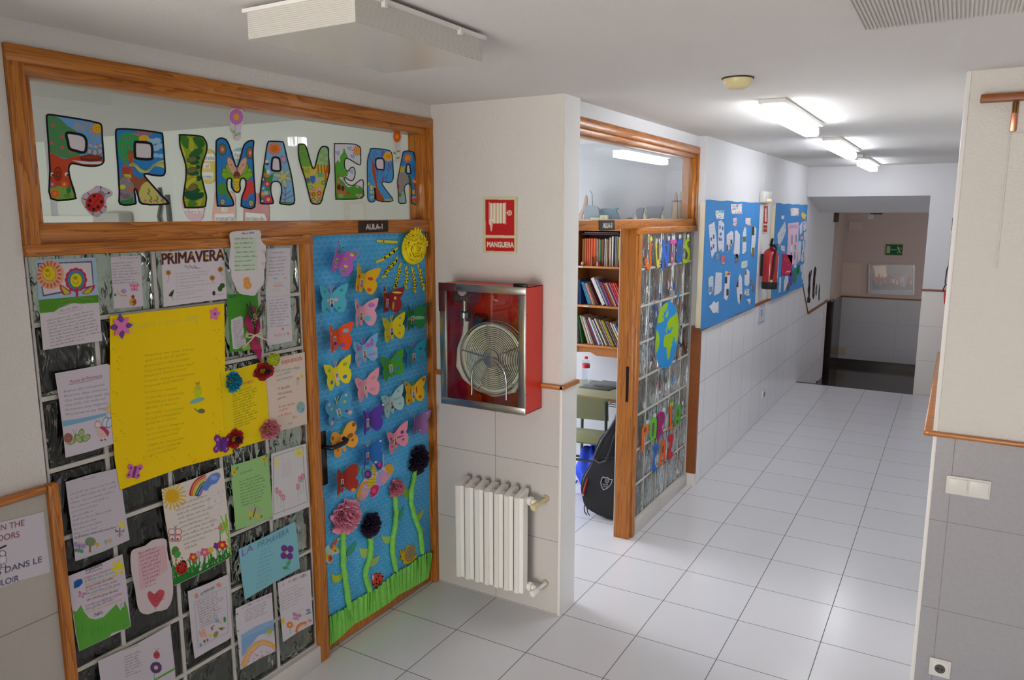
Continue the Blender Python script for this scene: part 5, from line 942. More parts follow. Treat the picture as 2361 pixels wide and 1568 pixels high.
def p19(c):
    for i, (t, q) in enumerate(zip('LAPRIMAVERA', ['#7ab0c8', '#c83a48', '#5a8a4a', '#c8a030', '#9a9a9a', '#4a8a50', '#c88a9a', '#7a5a40', '#6a5aa0', '#4a4a9a', '#c84a6a'])): u = (945, 968, 1012, 1030, 1048, 1062, 1078, 1095, 1110, 1122, 1134)[i]; c.text(t, (u, 882-(u-945)*.44), (u+12, 878-(u-945)*.44), 20, q, bold=.5)
    c.lines((945, 930), (1120, 845), (955, 1060), 7, 14, c='#8a8690', al=.65)
    c.sun(966, 1130, 16, '#d8b028', '#d8b028', 12, ray=1.8, w=.12); c.flower(1024, 1160, 26, '#d87a50', '#d8c030', 6); c.line([(1024, 1185), (1024, 1225)], 4, '#5a9a5a'); c.bfly(1072, 1100, 34, '#b080b8', '#c88ab8', 15, '#c84a40'); c.ell(1080, 1142, 34, 16, '#d8ccb8', ring=3); c.ell(1125, 1066, 34, 20, '#c8c0a0', ring=3)
    for i, q in enumerate(('#d8482c', '#e0782c', '#e0a878')): c.line(smooth(X(c.k, (1072+i*8, 1215), (1082+i*6, 1165+i*8), (1130, 1140+i*10), (1140, 1150+i*10)), 3)[:10], 2.6, q, raw=True)
    c.ell(1160, 1052, 16, 12, '#6a94c8'); c.line([(1148, 1078), (1176, 1068)], 7, '#303038'); c.ell(1170, 1130, 18, 13, '#d8a080'); c.ell(1172, 1125, 9, 7, '#7aa0c8')
paper('white sheet with a small red rainbow and insects, nearest the door in the bottom row', A8, [(932, 850), (1060, 790), (1175, 750), (1182, 900), (1196, 1155), (1080, 1215), (972, 1290), (955, 1100)], '#cdc8cf', p19)
def p20(c):
    c.text('LA PRIMAVERA', (250, 495), (455, 440), 26, '#c85a30', bold=.4); c.lines((240, 560), (475, 480), (262, 905), 14, 18, [.9, 1, 1.05, .95, 1, .85, .95, 1, .7, .9, 1, .8, .95, .7], c='#8a8c20', al=.9, wd=1.0)
    c.line([(120, 350), (160, 950)], 7, '#c87a28')
paper('smaller yellow card under a blue and a pink tissue flower', A5, [(118, 345), (350, 290), (560, 230), (580, 430), (600, 640), (612, 850), (590, 1018), (400, 1075), (188, 1138), (172, 1000), (140, 600)], '#e8cc10', p20, off=.004)
def p21(c):
    c.text('EN ESTA ESTACIÓN', (735, 262), (938, 215), 34, '#b83034', sh=.1, bold=.7)
    for i, (t, w_, q) in enumerate((('Un marciano llegó', 235, '#3f8a9c'), ('a mi casita', 140, '#3f8a9c'), ('en primavera.', 165, '#3f8a9c'))): c.text(t, (682+i*4, 342+i*44), (682+w_, 300+i*46), 26, q, sh=.2, bold=.3)
    for i, (t, w_) in enumerate((('Y decidió', 120), ('con la bonita', 140), ('que era.', 82))): c.text(t, (698, 522+i*48), (698+w_, 492+i*50), 26, '#2c4a3c', sh=.2, bold=.3)
    for i, (t, w_) in enumerate((('En eso decidió', 160), ('mudarse', 88), ('a la Tierra.', 128))): c.text(t, (708, 700+i*44), (708+w_, 662+i*48), 26, '#c8582c', sh=.2, bold=.3)
    c.text('Fin', (852, 812), (886, 798), 30, '#b83034'); c.text('Autor', (800, 870), (845, 855), 22, '#3f7a9c'); c.sun(940, 382, 16, '#d8c048', '#d8c048', 8, ray=1.6); c.ell(902, 405, 14, 18, '#a8a094'); c.line([(902, 410), (902, 465)], 5, '#a87858'); c.line([(885, 430), (885, 470)], 4, '#b87868'); c.line([(918, 420), (918, 460)], 3, '#a8a094')
    c.ell(930, 693, 44, 60, '#8ab4cc'); c.ell(910, 700, 18, 24, '#98a880'); c.ell(938, 665, 16, 20, '#98a880'); c.ell(950, 715, 14, 20, '#6a98c0')
paper('cream card titled EN ESTA ESTACIÓN with a small globe, against the post', A5, [(640, 205), (800, 172), (970, 137), (978, 400), (990, 660), (995, 860), (830, 905), (650, 945), (612, 850), (600, 640), (580, 430), (560, 300)], '#d8c6b8', p21, off=.002)
sheet('printed_notice', 'white notice in English and French taped on the tiles at the left edge', 'notice', [(-340, 420), (0, 350), (338, 265), (362, 500), (392, 735), (160, 800), (-280, 960)], '#cbc6d0', lambda c: (
    c.text('RUN IN THE', (-165, 452), (188, 372), 46, '#8f3a40', bold=.6), c.text('CORRIDORS', (-215, 540), (150, 462), 46, '#8f3a40', bold=.6), c.text('PAS DANS LE', (-105, 785), (322, 655), 46, '#34365a', bold=.6), c.text('COULOIR', (-135, 880), (145, 800), 46, '#34365a', bold=.6),
    c.line([(-20, 560), (45, 530)], 14, '#242228'), c.ell(20, 590, 24, 22, '#d8d4dc'), c.ell(20, 590, 24, 22, '#2c2a30', ring=3), c.poly([(-10, 615), (45, 605), (50, 660), (0, 675)], '#dad6de'), c.line([(-5, 620), (45, 605), (50, 655), (0, 680), (-5, 620)], 4, '#2c2a30'), c.line([(10, 680), (8, 700)], 6, '#2c2a30'), c.line([(40, 672), (44, 692)], 6, '#2c2a30'), c.line([(-15, 705), (70, 690)], 4, '#2c2a30')), k=A7, ax=0, val=-.793, sg=1, off=.001)
# ---------------------------------------------------------------- first classroom door with its spring collage
XD = XA-.020
t = thing('door_1', (XD-.02, -.49, 0), None, None, kind='structure')
m = MB(); m.bbox(XD-.038, XD-.002, -.922, -.064, .012, 2.018, .003); struct('leaf', m, W2, t)
BLUE, tb, bb = nt('quilted_blue_paper'); MATS['blue'] = BLUE
g = N(tb, 'ShaderNodeNewGeometry'); sp = N(tb, 'ShaderNodeSeparateXYZ'); tb.links.new(g.outputs['Position'], sp.inputs[0])
zr = mth(tb, 'DIVIDE', sp.outputs[2], .024); row = mth(tb, 'FLOOR', zr); fr = mth(tb, 'FRACT', zr)
yy = mth(tb, 'ADD', mth(tb, 'DIVIDE', sp.outputs[1], .040), mth(tb, 'MULTIPLY', mth(tb, 'MODULO', row, 2.0), .5)); fy = mth(tb, 'SUBTRACT', mth(tb, 'FRACT', mth(tb, 'ADD', yy, 50.0)), .5)
arc = mth(tb, 'SUBTRACT', fr, mth(tb, 'MULTIPLY', mth(tb, 'MULTIPLY', fy, fy), 2.6)); edge = mth(tb, 'LESS_THAN', mth(tb, 'ABSOLUTE', arc), .12)
nz = N(tb, 'ShaderNodeTexNoise'); nz.inputs['Scale'].default_value = 14; tb.links.new(g.outputs['Position'], nz.inputs['Vector'])
k = mth(tb, 'ADD', mth(tb, 'MULTIPLY', mth(tb, 'MULTIPLY', edge, nz.outputs[0]), .75), mth(tb, 'MULTIPLY', nz.outputs[0], .18))
mx = N(tb, 'ShaderNodeMix', data_type='RGBA'); tb.links.new(k, mx.inputs[0]); mx.inputs[6].default_value = (*lin('#3aaae8'), 1); mx.inputs[7].default_value = (*lin('#a4d6f0'), 1)
tb.links.new(mx.outputs[2], bb.inputs['Base Color']); bb.inputs['Roughness'].default_value = .55; bb.inputs['Specular IOR Level'].default_value = .2
bump(tb, bb, mth(tb, 'SINE', mth(tb, 'MULTIPLY', fr, PI)), .35, .002)
P = [(715.5, 541), (800, 536.5), (985, 532), (989, 800), (994, 1288), (880, 1385), (762, 1470), (756, 1380), (748, 1150), (735, 1140), (735, 1028), (724, 700)]
b0 = atv(np.array(P, float), 0, XD-.002); m = MB(); m.prism([tuple(p) for p in b0], (0, 0, 0), (.0015, 0, 0)); m.build('blue_quilted_paper', BLUE, label='sheet of blue quilted paper covering the door of the first classroom', cat='wrapping paper')
m = MB(); m.bbox(XD-.002, XD+.008, -.915, -.868, .855, 1.115, .003); hd = struct('handle_plate', m, MATS['black_plastic'], t)
m = MB(); m.tube([(XD+.005, -.893, 1.045), (XD+.045, -.893, 1.045), (XD+.06, -.885, 1.045), (XD+.062, -.85, 1.045), (XD+.062, -.80, 1.05), (XD+.058, -.785, 1.056), (XD+.035, -.782, 1.06)], [.011, .011, .0115, .0115, .0115, .0115, .0105], 12); m.build('handle_lever', MATS['black_plastic'], hd)
DS = dict(ax=0, sg=1)
def aula(label, P, t_, a, b, h, x):
    sheet('room_sign', label, 'door sign', P, '#18181a', lambda c: c.text(t_, a, b, h, '#d8d4cc', bold=.7), k=D1 if x == XA else B2, ax=0, val=x, sg=1, off=.0045, th=.002, gloss=True, edge='#18181a')
aula('black AULA-1 sign on the wooden crossbar above the blue door', [(623, 45), (957, 40), (957, 168), (625, 180)], 'AULA-1', (703, 140), (888, 136), 58, XA)
# ---- foam butterflies
FO = {}
def foam(c):
    if c not in FO: FO[c] = mat('foam_'+c[1:], c, .75)
    return FO[c]
WING = [(.0, .30), (.18, .55), (.45, .80), (.75, .95), (1.02, 1.04), (1.0, .75), (.93, .45), (.80, .18), (.90, .0), (.92, -.3), (.84, -.62), (.66, -.86), (.42, -.78), (.2, -.5), (.04, -.25)]
WING2 = [(.0, .30), (.2, .7), (.5, 1.0), (.8, 1.02), (.98, .8), (.98, .4), (.78, .1), (.9, -.1), (.95, -.4), (.85, -.7), (.6, -.85), (.35, -.7), (.04, -.25)]
SKIN = mat('photo_skin', '#b98a70', .5); HAIR = mat('photo_hair', '#2a1c16', .5); CARD = mat('photo_card', '#cfc8c2', .4)
def butterfly(k, u, v, rot, col, body, phi, label, dots=(), ant='#e0b0b8', L=.089, W=WING, top='#5a6a80', card=True):
    (px, py), = X(k, (u, v)); p = at(px, py, 0, XD+.012)
    t = thing('foam_butterfly', tuple(p), label, 'foam butterfly', 'foam butterflies on the blue door', rot=(math.radians(-rot), 0, 0))
    cp, sp_ = math.cos(math.radians(phi)), math.sin(math.radians(phi)); H_ = L*.80
    W_ = smooth(W, 3)
    for q in (-1, 1):
        m = MB(); f = lambda s, h, e: (.003+s*L*sp_+e*cp, q*(s*L*cp-e*sp_)+q*.002, h*H_)
        n = len(W_); m.add([f(s, h, 0) for s, h in W_]+[f(s, h, .0022) for s, h in W_], [tuple(range(n))[::-1], tuple(range(n, 2*n))]+[(i, (i+1) % n, n+(i+1) % n, n+i) for i in range(n)])
        mats = [foam(col)]
        for s, h, rs, rh, c in dots:
            if c not in [x for x in mats]: mats.append(c)
            mi = mats.index(c); kk = 14; m.add([f(s+rs*math.cos(2*PI*j/kk), h+rh*math.sin(2*PI*j/kk), .0026) for j in range(kk)], [tuple(range(kk))], mi)
        m.build('wing', [mats[0]]+[foam(c) for c in mats[1:]], t, local=True)
    m = MB(); bp_ = smooth([(-.13, -.5), (-.13, .2), (-.10, .42), (0, .52), (.10, .42), (.13, .2), (.13, -.5), (.08, -.78), (-.08, -.78)], 3); m.prism([(.006, a*L, b*H_) for a, b in bp_], (0, 0, 0), (.003, 0, 0)); m.build('body', foam(body), t, local=True)
    m = MB()
    for q in (-1, 1): m.tube([(.008, q*.003, .5*H_), (.012, q*.006, .8*H_), (.015, q*.011, .95*H_)], .0015, 6); m.ball((.015, q*.011, .96*H_), .0028, 8)
    m.build('antennae', foam(ant), t, local=True)
    if card:
        m = MB(); m.box(.009, .0098, -.0125, .0125, -.48*H_, .12*H_); o = m.build('photo_print', CARD, t, local=True)
        def disc(cy, cz, ry, rz, e): return [(e, cy+ry*math.cos(2*PI*j/14), cz+rz*math.sin(2*PI*j/14)) for j in range(14)]
        m = MB(); m.add([(.0101, -.010, -.46*H_), (.0101, .010, -.46*H_), (.0101, .008, -.28*H_), (.0101, .003, -.22*H_), (.0101, -.003, -.22*H_), (.0101, -.008, -.28*H_)], [tuple(range(6))], 0)
        m.add(disc(0, -.10*H_, .0062, .0105, .01005), [tuple(range(14))], 1); m.add(disc(0, -.12*H_, .0046, .0075, .0102), [tuple(range(14))], 2); m.build('portrait', [foam(top), HAIR, SKIN], o, local=True)
    return t
g1, y1, r1, b1, pk, lv = '#3f9a4c', '#d8c828', '#c03a2c', '#2f78c0', '#d898a8', '#8a6ab0'
def D(c, *ps, r=.10): return [(s, h, r, r*1.0, c) for s, h in ps]
butterfly(D1, 360, 490, 24, '#b060bc', '#b060bc', 38, 'lilac foam butterfly with a star and yellow dots at the top of the blue door', D(g1, (.88, .8), (.5, -.55))+D(y1, (.7, .65), (.55, -.2))+D('#b88030', (.42, .25)), '#3a7a5a', top='#9a8aa0')
butterfly(D1, 645, 718, 12, '#d9a90c', '#d9a90c', 26, 'amber foam butterfly with red squares, nearest the sun rays on its left', [(.5, .2, .16, .12, r1), (.5, -.55, .13, .13, '#c8502c')], '#4fa0a8', top='#a06858')
butterfly(D1, 300, 940, 1, '#4fb2cc', '#4fb2cc', 15, 'pale turquoise foam butterfly with four green dots at the left edge of the door', D('#2f9a70', (.62, .6), (.45, -.55))+D('#d8a8b0', (.3, 0), r=.12), pk, top='#303c8a')
butterfly(D1, 635, 1090, 3, '#dc9cb0', '#dc9cb0', 27, 'pink foam butterfly with a purple heart and a turquoise triangle', [(.62, .55, .2, .16, '#b070b8'), (.4, -.35, .2, .2, '#5ab4cc')], '#5ab0b8', top='#b04838')
butterfly(D1, 930, 945, 6, '#86141f', '#86141f', 30, 'dark red foam butterfly with yellow marks below the sun', [(.6, .6, .3, .07, '#d8c030'), (.5, .2, .08, .12, '#d8b030'), (.4, -.35, .06, .3, '#a88a40')], '#3a7a50', top='#8a8a90')
butterfly(D1, 980, 1262, -4, '#d6c410', '#d6c410', 17, 'yellow foam butterfly with tiny blue and red dots, beside the dark green one', D('#5a9aa0', (.65, .65), (.6, .1), r=.08)+D('#c87020', (.55, -.45), r=.08), y1, top='#2f3a7a')
butterfly(D1, 1217, 1135, 3, '#1f7c3c', '#1f7c3c', 22, 'dark green foam butterfly with a pale band and blue wing tips', [(.45, -.05, .42, .13, '#7ab48a'), (.85, .85, .12, .12, '#1f60a0')], '#2a6a8a', top='#4a4a50')
butterfly(D1, 337, 1370, 0, '#e34c10', '#e34c10', 33, 'orange foam butterfly with a turquoise and a purple dot near the left edge', [(.62, .45, .16, .14, '#6ab4c0'), (.42, -.5, .15, .15, '#8a4a98')]+D('#b05a80', (.35, .2), (.5, .2), r=.06), '#5ab4c8', top='#28408a')
butterfly(D2, 670, 148, -6, '#78b6dc', '#78b6dc', 13, 'turquoise foam butterfly covered in pink and lilac triangles and stripes', [(.35, .35, .2, .16, '#b06ac0'), (.6, .5, .1, .3, '#a86ab8'), (.75, .0, .14, .14, pk), (.5, -.35, .3, .07, '#b07ac8'), (.75, -.6, .14, .12, pk)], '#b070c0', top='#a05a48')
butterfly(D2, 1230, 185, -4, '#2597b4', '#2597b4', 17, 'teal foam butterfly with a purple dot at the right edge of the door', [(.55, .35, .12, .09, '#1f5a80'), (.55, -.3, .13, .13, '#8a5a98')], '#7a5aa0', top='#8a2c38')
butterfly(D2, 970, 315, -6, '#459a1c', '#459a1c', 15, 'bright green foam butterfly with blue ovals', [(.5, .45, .2, .12, '#2a84b0'), (.45, -.3, .2, .14, '#2a84b0')], '#2a6a50', top='#4fa8a8')
butterfly(D2, 358, 405, -7, '#e2d41c', '#e2d41c', 14, 'bright yellow foam butterfly with blue and green ovals at the left edge', [(.6, .5, .15, .12, '#8ab82c'), (.5, -.35, .14, .14, '#2f80c0')], '#c8a8b8', top='#d0ccc8')
butterfly(D2, 685, 545, -8, '#e597aa', '#e597aa', 17, 'plain pink foam butterfly with faded grey dots and blue antennae', [(.55, .45, .18, .12, '#c890a0'), (.45, -.35, .18, .12, '#c8909c')], '#4ab0d0', top='#d0a8a8')
butterfly(D2, 980, 725, -10, '#a4c6ca', '#a4c6ca', 14, 'very pale blue foam butterfly with a thin blue stripe', [(.45, .1, .28, .05, '#6aaab4')]+D('#6ab0b8', (.6, .65), (.6, -.35)), '#4aa0b0', top='#40383c')
butterfly(D2, 1225, 605, 0, '#e0b80c', '#e0b80c', 13, 'golden foam butterfly with red dots and a red curl, right edge of the door', D('#c84a20', (.85, .8), (.55, -.5), r=.12)+[(.28, .1, .05, .3, '#b03c18')], g1, top='#707078')
butterfly(D2, 378, 815, -11, '#459ac4', '#459ac4', 12, 'sky-blue foam butterfly with rounded wings, stars and yellow antennae', D('#d0b8b8', (.65, .8), r=.09)+D('#c8b83c', (.5, .4), r=.1)+D('#7a3060', (.5, -.3), r=.09)+D('#e0a0a8', (.7, -.5), r=.14), y1, W=WING2, top='#1f9a98')
butterfly(D2, 708, 925, 1, '#52309a', '#7048ac', 31, 'deep purple foam butterfly with a yellow wing tip', D('#d8d090', (.95, .98), r=.07)+D('#3050b0', (.65, -.75), r=.1), '#3a6ac0', top='#8ab8b8')
butterfly(D2, 1240, 965, 6, '#8a6098', '#7a5488', 38, 'dusty mauve foam butterfly above the black flower, right edge of the door', D('#c0a8a0', (.8, .8), (.4, -.5), r=.06), '#5a8aa0', card=False)
butterfly(D2, 1020, 1135, -9, '#e08a9c', '#e08a9c', 20, 'rose foam butterfly with purple stripes across the wings, lower right', [(.55, .3, .12, .14, '#5a3a98'), (.35, .0, .3, .06, '#6a4aa0'), (.55, -.3, .09, .09, '#5a48a0')], '#6a4a98', top='#b03038')
butterfly(D2, 432, 1155, -12, '#eea63c', '#eea63c', 13, 'light orange foam butterfly with brown spots, just above the door handle', [(.85, .75, .12, .16, '#8a5828'), (.5, .1, .2, .16, '#9a6428'), (.6, -.3, .09, .09, '#9a6428')], g1, W=WING2, top='#7ab4cc')
butterfly(D2, 708, 1305, 1, '#1c62ae', '#1f70c0', 30, 'royal blue foam butterfly with cream dots, right of the door handle', D('#c8c4a0', (.8, .8), (.5, -.7), r=.08), '#c8b888', top='#a02830')
butterfly(D3, 420, 235, 3, '#9c2818', '#a83424', 30, 'brick red foam butterfly with a green tip, just below the door handle', [(.92, .6, .06, .3, '#5a6a38'), (.65, -.75, .12, .12, '#d8901c')], '#4a7a38', W=WING2, top='#303030')
# ---- yellow sun
YS = mat('yellow_crepe', '#f0dc08', .6, noise=.15, nscale=60)
t = thing('paper_sun', tuple(at(*X(D1, (1235, 360))[0], 0, XD+.03)), 'yellow crepe paper sun with zigzag rays at the top right of the blue door', 'paper sun')
c0 = ORG[t.name]; r = random.Random(2); m = MB(); m.ball(tuple(c0), (.03, .088, .082), 24)
for i in range(120):
    a = r.uniform(-PI, PI); q = r.uniform(.2, .92); up = math.sin(a) > .1
    p = []; n_ = 7
    for j in range(n_):
        tt = j/(n_-1); ang = a+(tt-.5)*r.uniform(.5, .9); rad = q*(1+(.35*tt if up and q > .7 and j > 3 else 0)); p.append((c0[0]+.031*math.sqrt(max(0, 1-min(q, 1)**2))+.006, c0[1]+.09*rad*math.cos(ang), c0[2]+.084*rad*math.sin(ang)))
    m.tube(p, [.002, .004, .0045, .0045, .0045, .004, .0015], 6)
for i in range(13):
    a = .15+i*.2; L = r.uniform(1.15, 1.4); m.tube([(c0[0], c0[1]+.06*math.cos(a), c0[2]+.06*math.sin(a)), (c0[0]+.012, c0[1]+.085*math.cos(a), c0[2]+.082*math.sin(a)), (c0[0]+.018, c0[1]+.088*L*math.cos(a), c0[2]+.08*L*math.sin(a))], [.014, .011, .003], 8)
m.build('crepe_ball', YS, t)
RAY = [[(830, 272), (900, 278), (1052, 285)], [(1055, 355), (1010, 385), (1025, 395), (965, 415), (972, 438), (910, 450), (918, 475), (822, 505)], [(1055, 460), (1040, 490), (1050, 508), (1000, 520), (1012, 550), (960, 565), (975, 600), (922, 618), (940, 655), (880, 685)],
       [(1095, 525), (1075, 590), (1090, 625), (1058, 650), (1072, 685), (1040, 710), (1060, 745), (1030, 765), (1042, 790), (1015, 800)], [(1160, 565), (1155, 610), (1180, 650), (1150, 685), (1175, 720), (1140, 755), (1160, 810)], [(1222, 570), (1235, 625), (1250, 650), (1232, 680), (1262, 715), (1238, 750), (1268, 780), (1235, 815), (1265, 852)], [(1290, 545), (1300, 585), (1330, 625), (1310, 665), (1345, 705), (1318, 745), (1362, 775), (1355, 825)]]
for P in RAY:
    A = atv(np.array(X(D1, *P)), 0, XD+.004); m = MB(); wd = .0085
    for a, b in zip(A[:-1], A[1:]):
        d = (b-a)/np.linalg.norm(b-a); n_ = np.array([0, -d[2], d[1]])*wd/1.0; a2, b2 = a-d*.003, b+d*.003
        m.prism([tuple(a2-n_*.7), tuple(b2-n_*.7), tuple(b2+n_*.7), tuple(a2+n_*.7)], (0, 0, 0), (.003, 0, 0))
    m.build('ray', YS, t)
# ---- tissue and crepe flowers
def ruffle(mb, c, ry, rz, dep, seed, rings=15, mi=0):
    r = random.Random(seed); n = 60
    for j in range(rings):
        f = (j+1)/rings; ph = r.uniform(0, 6); k1, k2 = r.choice((5, 6, 7)), r.choice((9, 11, 13)); vs = []; c2 = (r.uniform(-.12, .12)*(1-f), r.uniform(-.12, .12)*(1-f))
        for i in range(n):
            a = 2*PI*i/n; wv = .10*math.sin(k1*a+ph)+.05*math.sin(k2*a+2*ph); hx = dep*(1.05-f**1.5)+dep*.22*math.sin(k2*a+ph)*(.4+f)
            inn = max(.02, f*.55); out = f*(1+wv)
            vs.append((c[0]+dep*.45*(1-f), c[1]+ry*(inn*math.cos(a)+c2[0]), c[2]+rz*(inn*math.sin(a)+c2[1])))
            vs.append((c[0]+max(.003, hx), c[1]+ry*(out*math.cos(a)+c2[0]), c[2]+rz*(out*math.sin(a)+c2[1])))
        mb.add(vs, [(2*i, 2*((i+1) % n), 2*((i+1) % n)+1, 2*i+1) for i in range(n)], mi, True)
GS = mat('green_crepe', '#82d45a', .7, noise=.18, nscale=40)
LF = {c: mat('leaf_'+c[1:], c, .7) for c in ('#b8c838', '#a8cc70', '#3fa488', '#7fae3c')}
def crepe_flower(k, u, v, ru, rv, col, label, stem, leaves, dep, seed):
    (px, py), = X(k, (u, v)); c = at(px, py, 0, XD+.01); e1 = at(px+ru*k[2], py, 0, XD+.01); e2 = at(px, py-rv*k[2], 0, XD+.01)
    t = thing('crepe_flower', tuple(c), label, 'paper flower', 'crepe paper flowers at the foot of the blue door')
    m = MB(); ruffle(m, c, abs(e1[1]-c[1]), abs(e2[2]-c[2]), dep, seed); m.build('bloom', mat('crepe_'+col[1:], col, .7, noise=.15, nscale=50), t)
    S_ = atv(np.array(X(D4, *stem)), 0, XD+.014); S_ = [tuple(p) for p in np.array([(0, *p[1:]) for p in smooth(S_[:, 1:].tolist(), 4)])] if 0 else S_
    pts = []; n_ = len(S_)
    for i in range(n_-1):
        for j in range(5): pts.append(S_[i]+(S_[i+1]-S_[i])*j/5)
    pts.append(S_[-1]); r = random.Random(seed); m = MB(); m.tube([tuple(p) for p in pts], [r.uniform(.012, .0155) for p in pts], 9)
    for q in range(2): m.tube([tuple(np.array(p)+[.006, .012*math.sin(i*.9+q*3), 0]) for i, p in enumerate(pts)], .005, 6)
    m.build('stem', GS, t)
    for P, q in leaves:
        A = atv(np.array(smooth(X(D4, *P), 3)), 0, XD+.001); m = MB(); m.prism([tuple(p) for p in A], (0, 0, 0), (.0015, 0, 0)); m.build('leaf', LF[q], t)
crepe_flower(D3, 462, 645, 150, 195, '#f8a4be', 'largest crepe flower, pale pink, lower left of the blue door', [(350, 90), (350, 300), (350, 500), (385, 750), (420, 1000)], [([(395, 330), (440, 280), (495, 235), (490, 300), (450, 370), (390, 410)], '#3fa488'), ([(215, 605), (265, 625), (330, 600), (335, 650), (300, 690), (235, 700)], '#b8c838')], .075, 1)
crepe_flower(D3, 742, 735, 100, 140, '#3a2844', 'dark purple crepe flower beside the big pink one', [(655, 190), (665, 320), (650, 430), (605, 560), (600, 650), (650, 790)], [([(527, 300), (560, 320), (640, 320), (645, 400), (600, 425), (550, 405)], '#a8cc70'), ([(650, 440), (700, 425), (760, 390), (740, 460), (700, 510), (650, 520)], '#a8cc70')], .06, 2)
crepe_flower(D3, 1033, 318, 75, 105, '#e48ea4', 'small pink crepe flower on a tall stem, middle right of the door', [(935, -290), (945, -100), (935, 80), (910, 200), (905, 350), (945, 565)], [([(778, 140), (800, 180), (890, 180), (885, 230), (850, 262), (800, 240)], '#a8cc70'), ([(975, -70), (1010, -130), (1030, -150), (1025, -80), (1000, -30), (975, -10)], '#3fa488'), ([(1005, -330), (1025, -430), (1045, -370), (1095, -350), (1090, -290), (1050, -260)], '#7fae3c')], .05, 3)
crepe_flower(D2, 1285, 1370, 100, 165, '#2c2236', 'nearly black crepe flower at the right edge of the door', [(1165, -570), (1120, -350), (1115, -200), (1150, -60), (1220, 130), (1245, 370)], [([(1165, -60), (1200, -70), (1258, -130), (1240, -60), (1210, -10), (1170, 0)], '#b8c838')], .06, 4)
# crepe grass along the foot
T_ = [(180, 1100), (280, 1040), (390, 985), (450, 920), (620, 820), (700, 790), (850, 660), (960, 580), (1080, 520), (1220, 410), (1300, 360), (1350, 370)]; B_ = [(200, 1420), (300, 1340), (420, 1225), (480, 1170), (620, 1095), (720, 1030), (880, 925), (980, 840), (1080, 790), (1220, 710), (1310, 655), (1335, 560)]
m = MB(); vs = []; fs = []; n_ = 240; r = random.Random(6); kq = 5
for i in range(n_+1):
    tt = i/n_*(len(T_)-1); j = min(int(tt), len(T_)-2); f = tt-j
    a = np.array(T_[j])*(1-f)+np.array(T_[j+1])*f; b = np.array(B_[j])*(1-f)+np.array(B_[j+1])*f; pl = .008*abs(math.sin(i*.55+math.sin(i*.13)*2))+.003
    for q in range(kq):
        g_ = q/(kq-1); p = a*(1-g_)+b*g_; w_ = at(*X(D4, (p[0]+(10*math.sin(i*.9)*(1-g_)), p[1]+r.uniform(-8, 8)*(1-g_)))[0], 0, XD+.002+pl*(1.6-g_*1.4)); vs.append(w_)
for i in range(n_):
    for q in range(kq-1): fs.append((i*kq+q, (i+1)*kq+q, (i+1)*kq+q+1, i*kq+q+1))
m.add(vs, fs, 0, True); m.build('crepe_grass', GS, label='pleated green crepe paper grass along the foot of the blue door', cat='paper grass')
# flat cut-outs on the door
DC = dict(ax=0, val=XD, sg=1, off=.002, th=.0012)
def cb(c):
    c.poly([(600, 420), (600, 380), (650, 270), (720, 240), (760, 330), (740, 400), (700, 460), (640, 470)], '#e0a02c', sm=2); c.poly([(640, 460), (650, 400), (680, 280), (760, 300), (750, 400), (690, 460)], '#b8a0d8', sm=2); c.ell(695, 385, 48, 42, '#e0a8b0'); c.ell(702, 303, 20, 20, '#d8b0c8')
    c.poly([(820, 230), (830, 170), (890, 120), (930, 130), (970, 160), (960, 220), (900, 290), (830, 290)], '#b8a0d8', sm=2); c.poly([(920, 110), (930, 60), (980, 50), (1015, 100), (980, 180), (960, 150)], '#e0a82c', sm=2); c.ell(918, 215, 40, 42, '#e0a0a8'); c.ell(918, 148, 18, 18, '#e0a0b0'); c.ell(852, 150, 14, 16, '#8ab0d0'); c.ell(884, 125, 14, 16, '#8ab0d0')
    c.poly([(680, 210), (665, 130), (710, 90), (760, 110), (770, 170), (740, 210)], '#3fb0a0', sm=2); c.ell(728, 165, 42, 48, '#5a34a0'); c.ell(722, 165, 18, 24, '#d04a98'); c.poly([(810, 110), (815, 40), (850, -30), (890, -50), (900, 20), (890, 80), (840, 140)], '#3fb8a8', sm=2); c.ell(852, 50, 42, 66, '#5a34a0'); c.ell(858, 50, 18, 34, '#d04a98')
    c.poly([(765, 60), (795, 55), (815, 130), (815, 200), (820, 290), (770, 320), (720, 310), (720, 220), (790, 200)], '#d4c42c', sm=1)
    for v in (80, 110, 140, 170, 225, 260, 290): c.line([(735+(170-v)*.3, v), (815, v-5)], 5, '#6a7a20')
    c.poly([(755, 330), (790, 290), (850, 295), (840, 370), (780, 425), (760, 400)], '#cc2c7c', sm=2); c.ell(795, 352, 24, 26, '#d86a4a')
sheet('insect_cutout', 'big coloured-in paper butterfly cut-out above the purple flower', 'paper cut-out', [(595, 420), (605, 370), (650, 260), (680, 215), (660, 130), (710, 78), (765, 110), (770, 55), (795, 50), (812, 80), (812, 10), (850, -45), (905, -70), (908, 40), (900, 90), (930, 60), (985, 48), (1020, 105), (975, 200), (900, 290), (852, 300), (850, 370), (780, 430), (755, 400), (755, 350), (700, 440), (650, 472)], '#d8c0d8', cb, k=D3, sm=2, **DC)
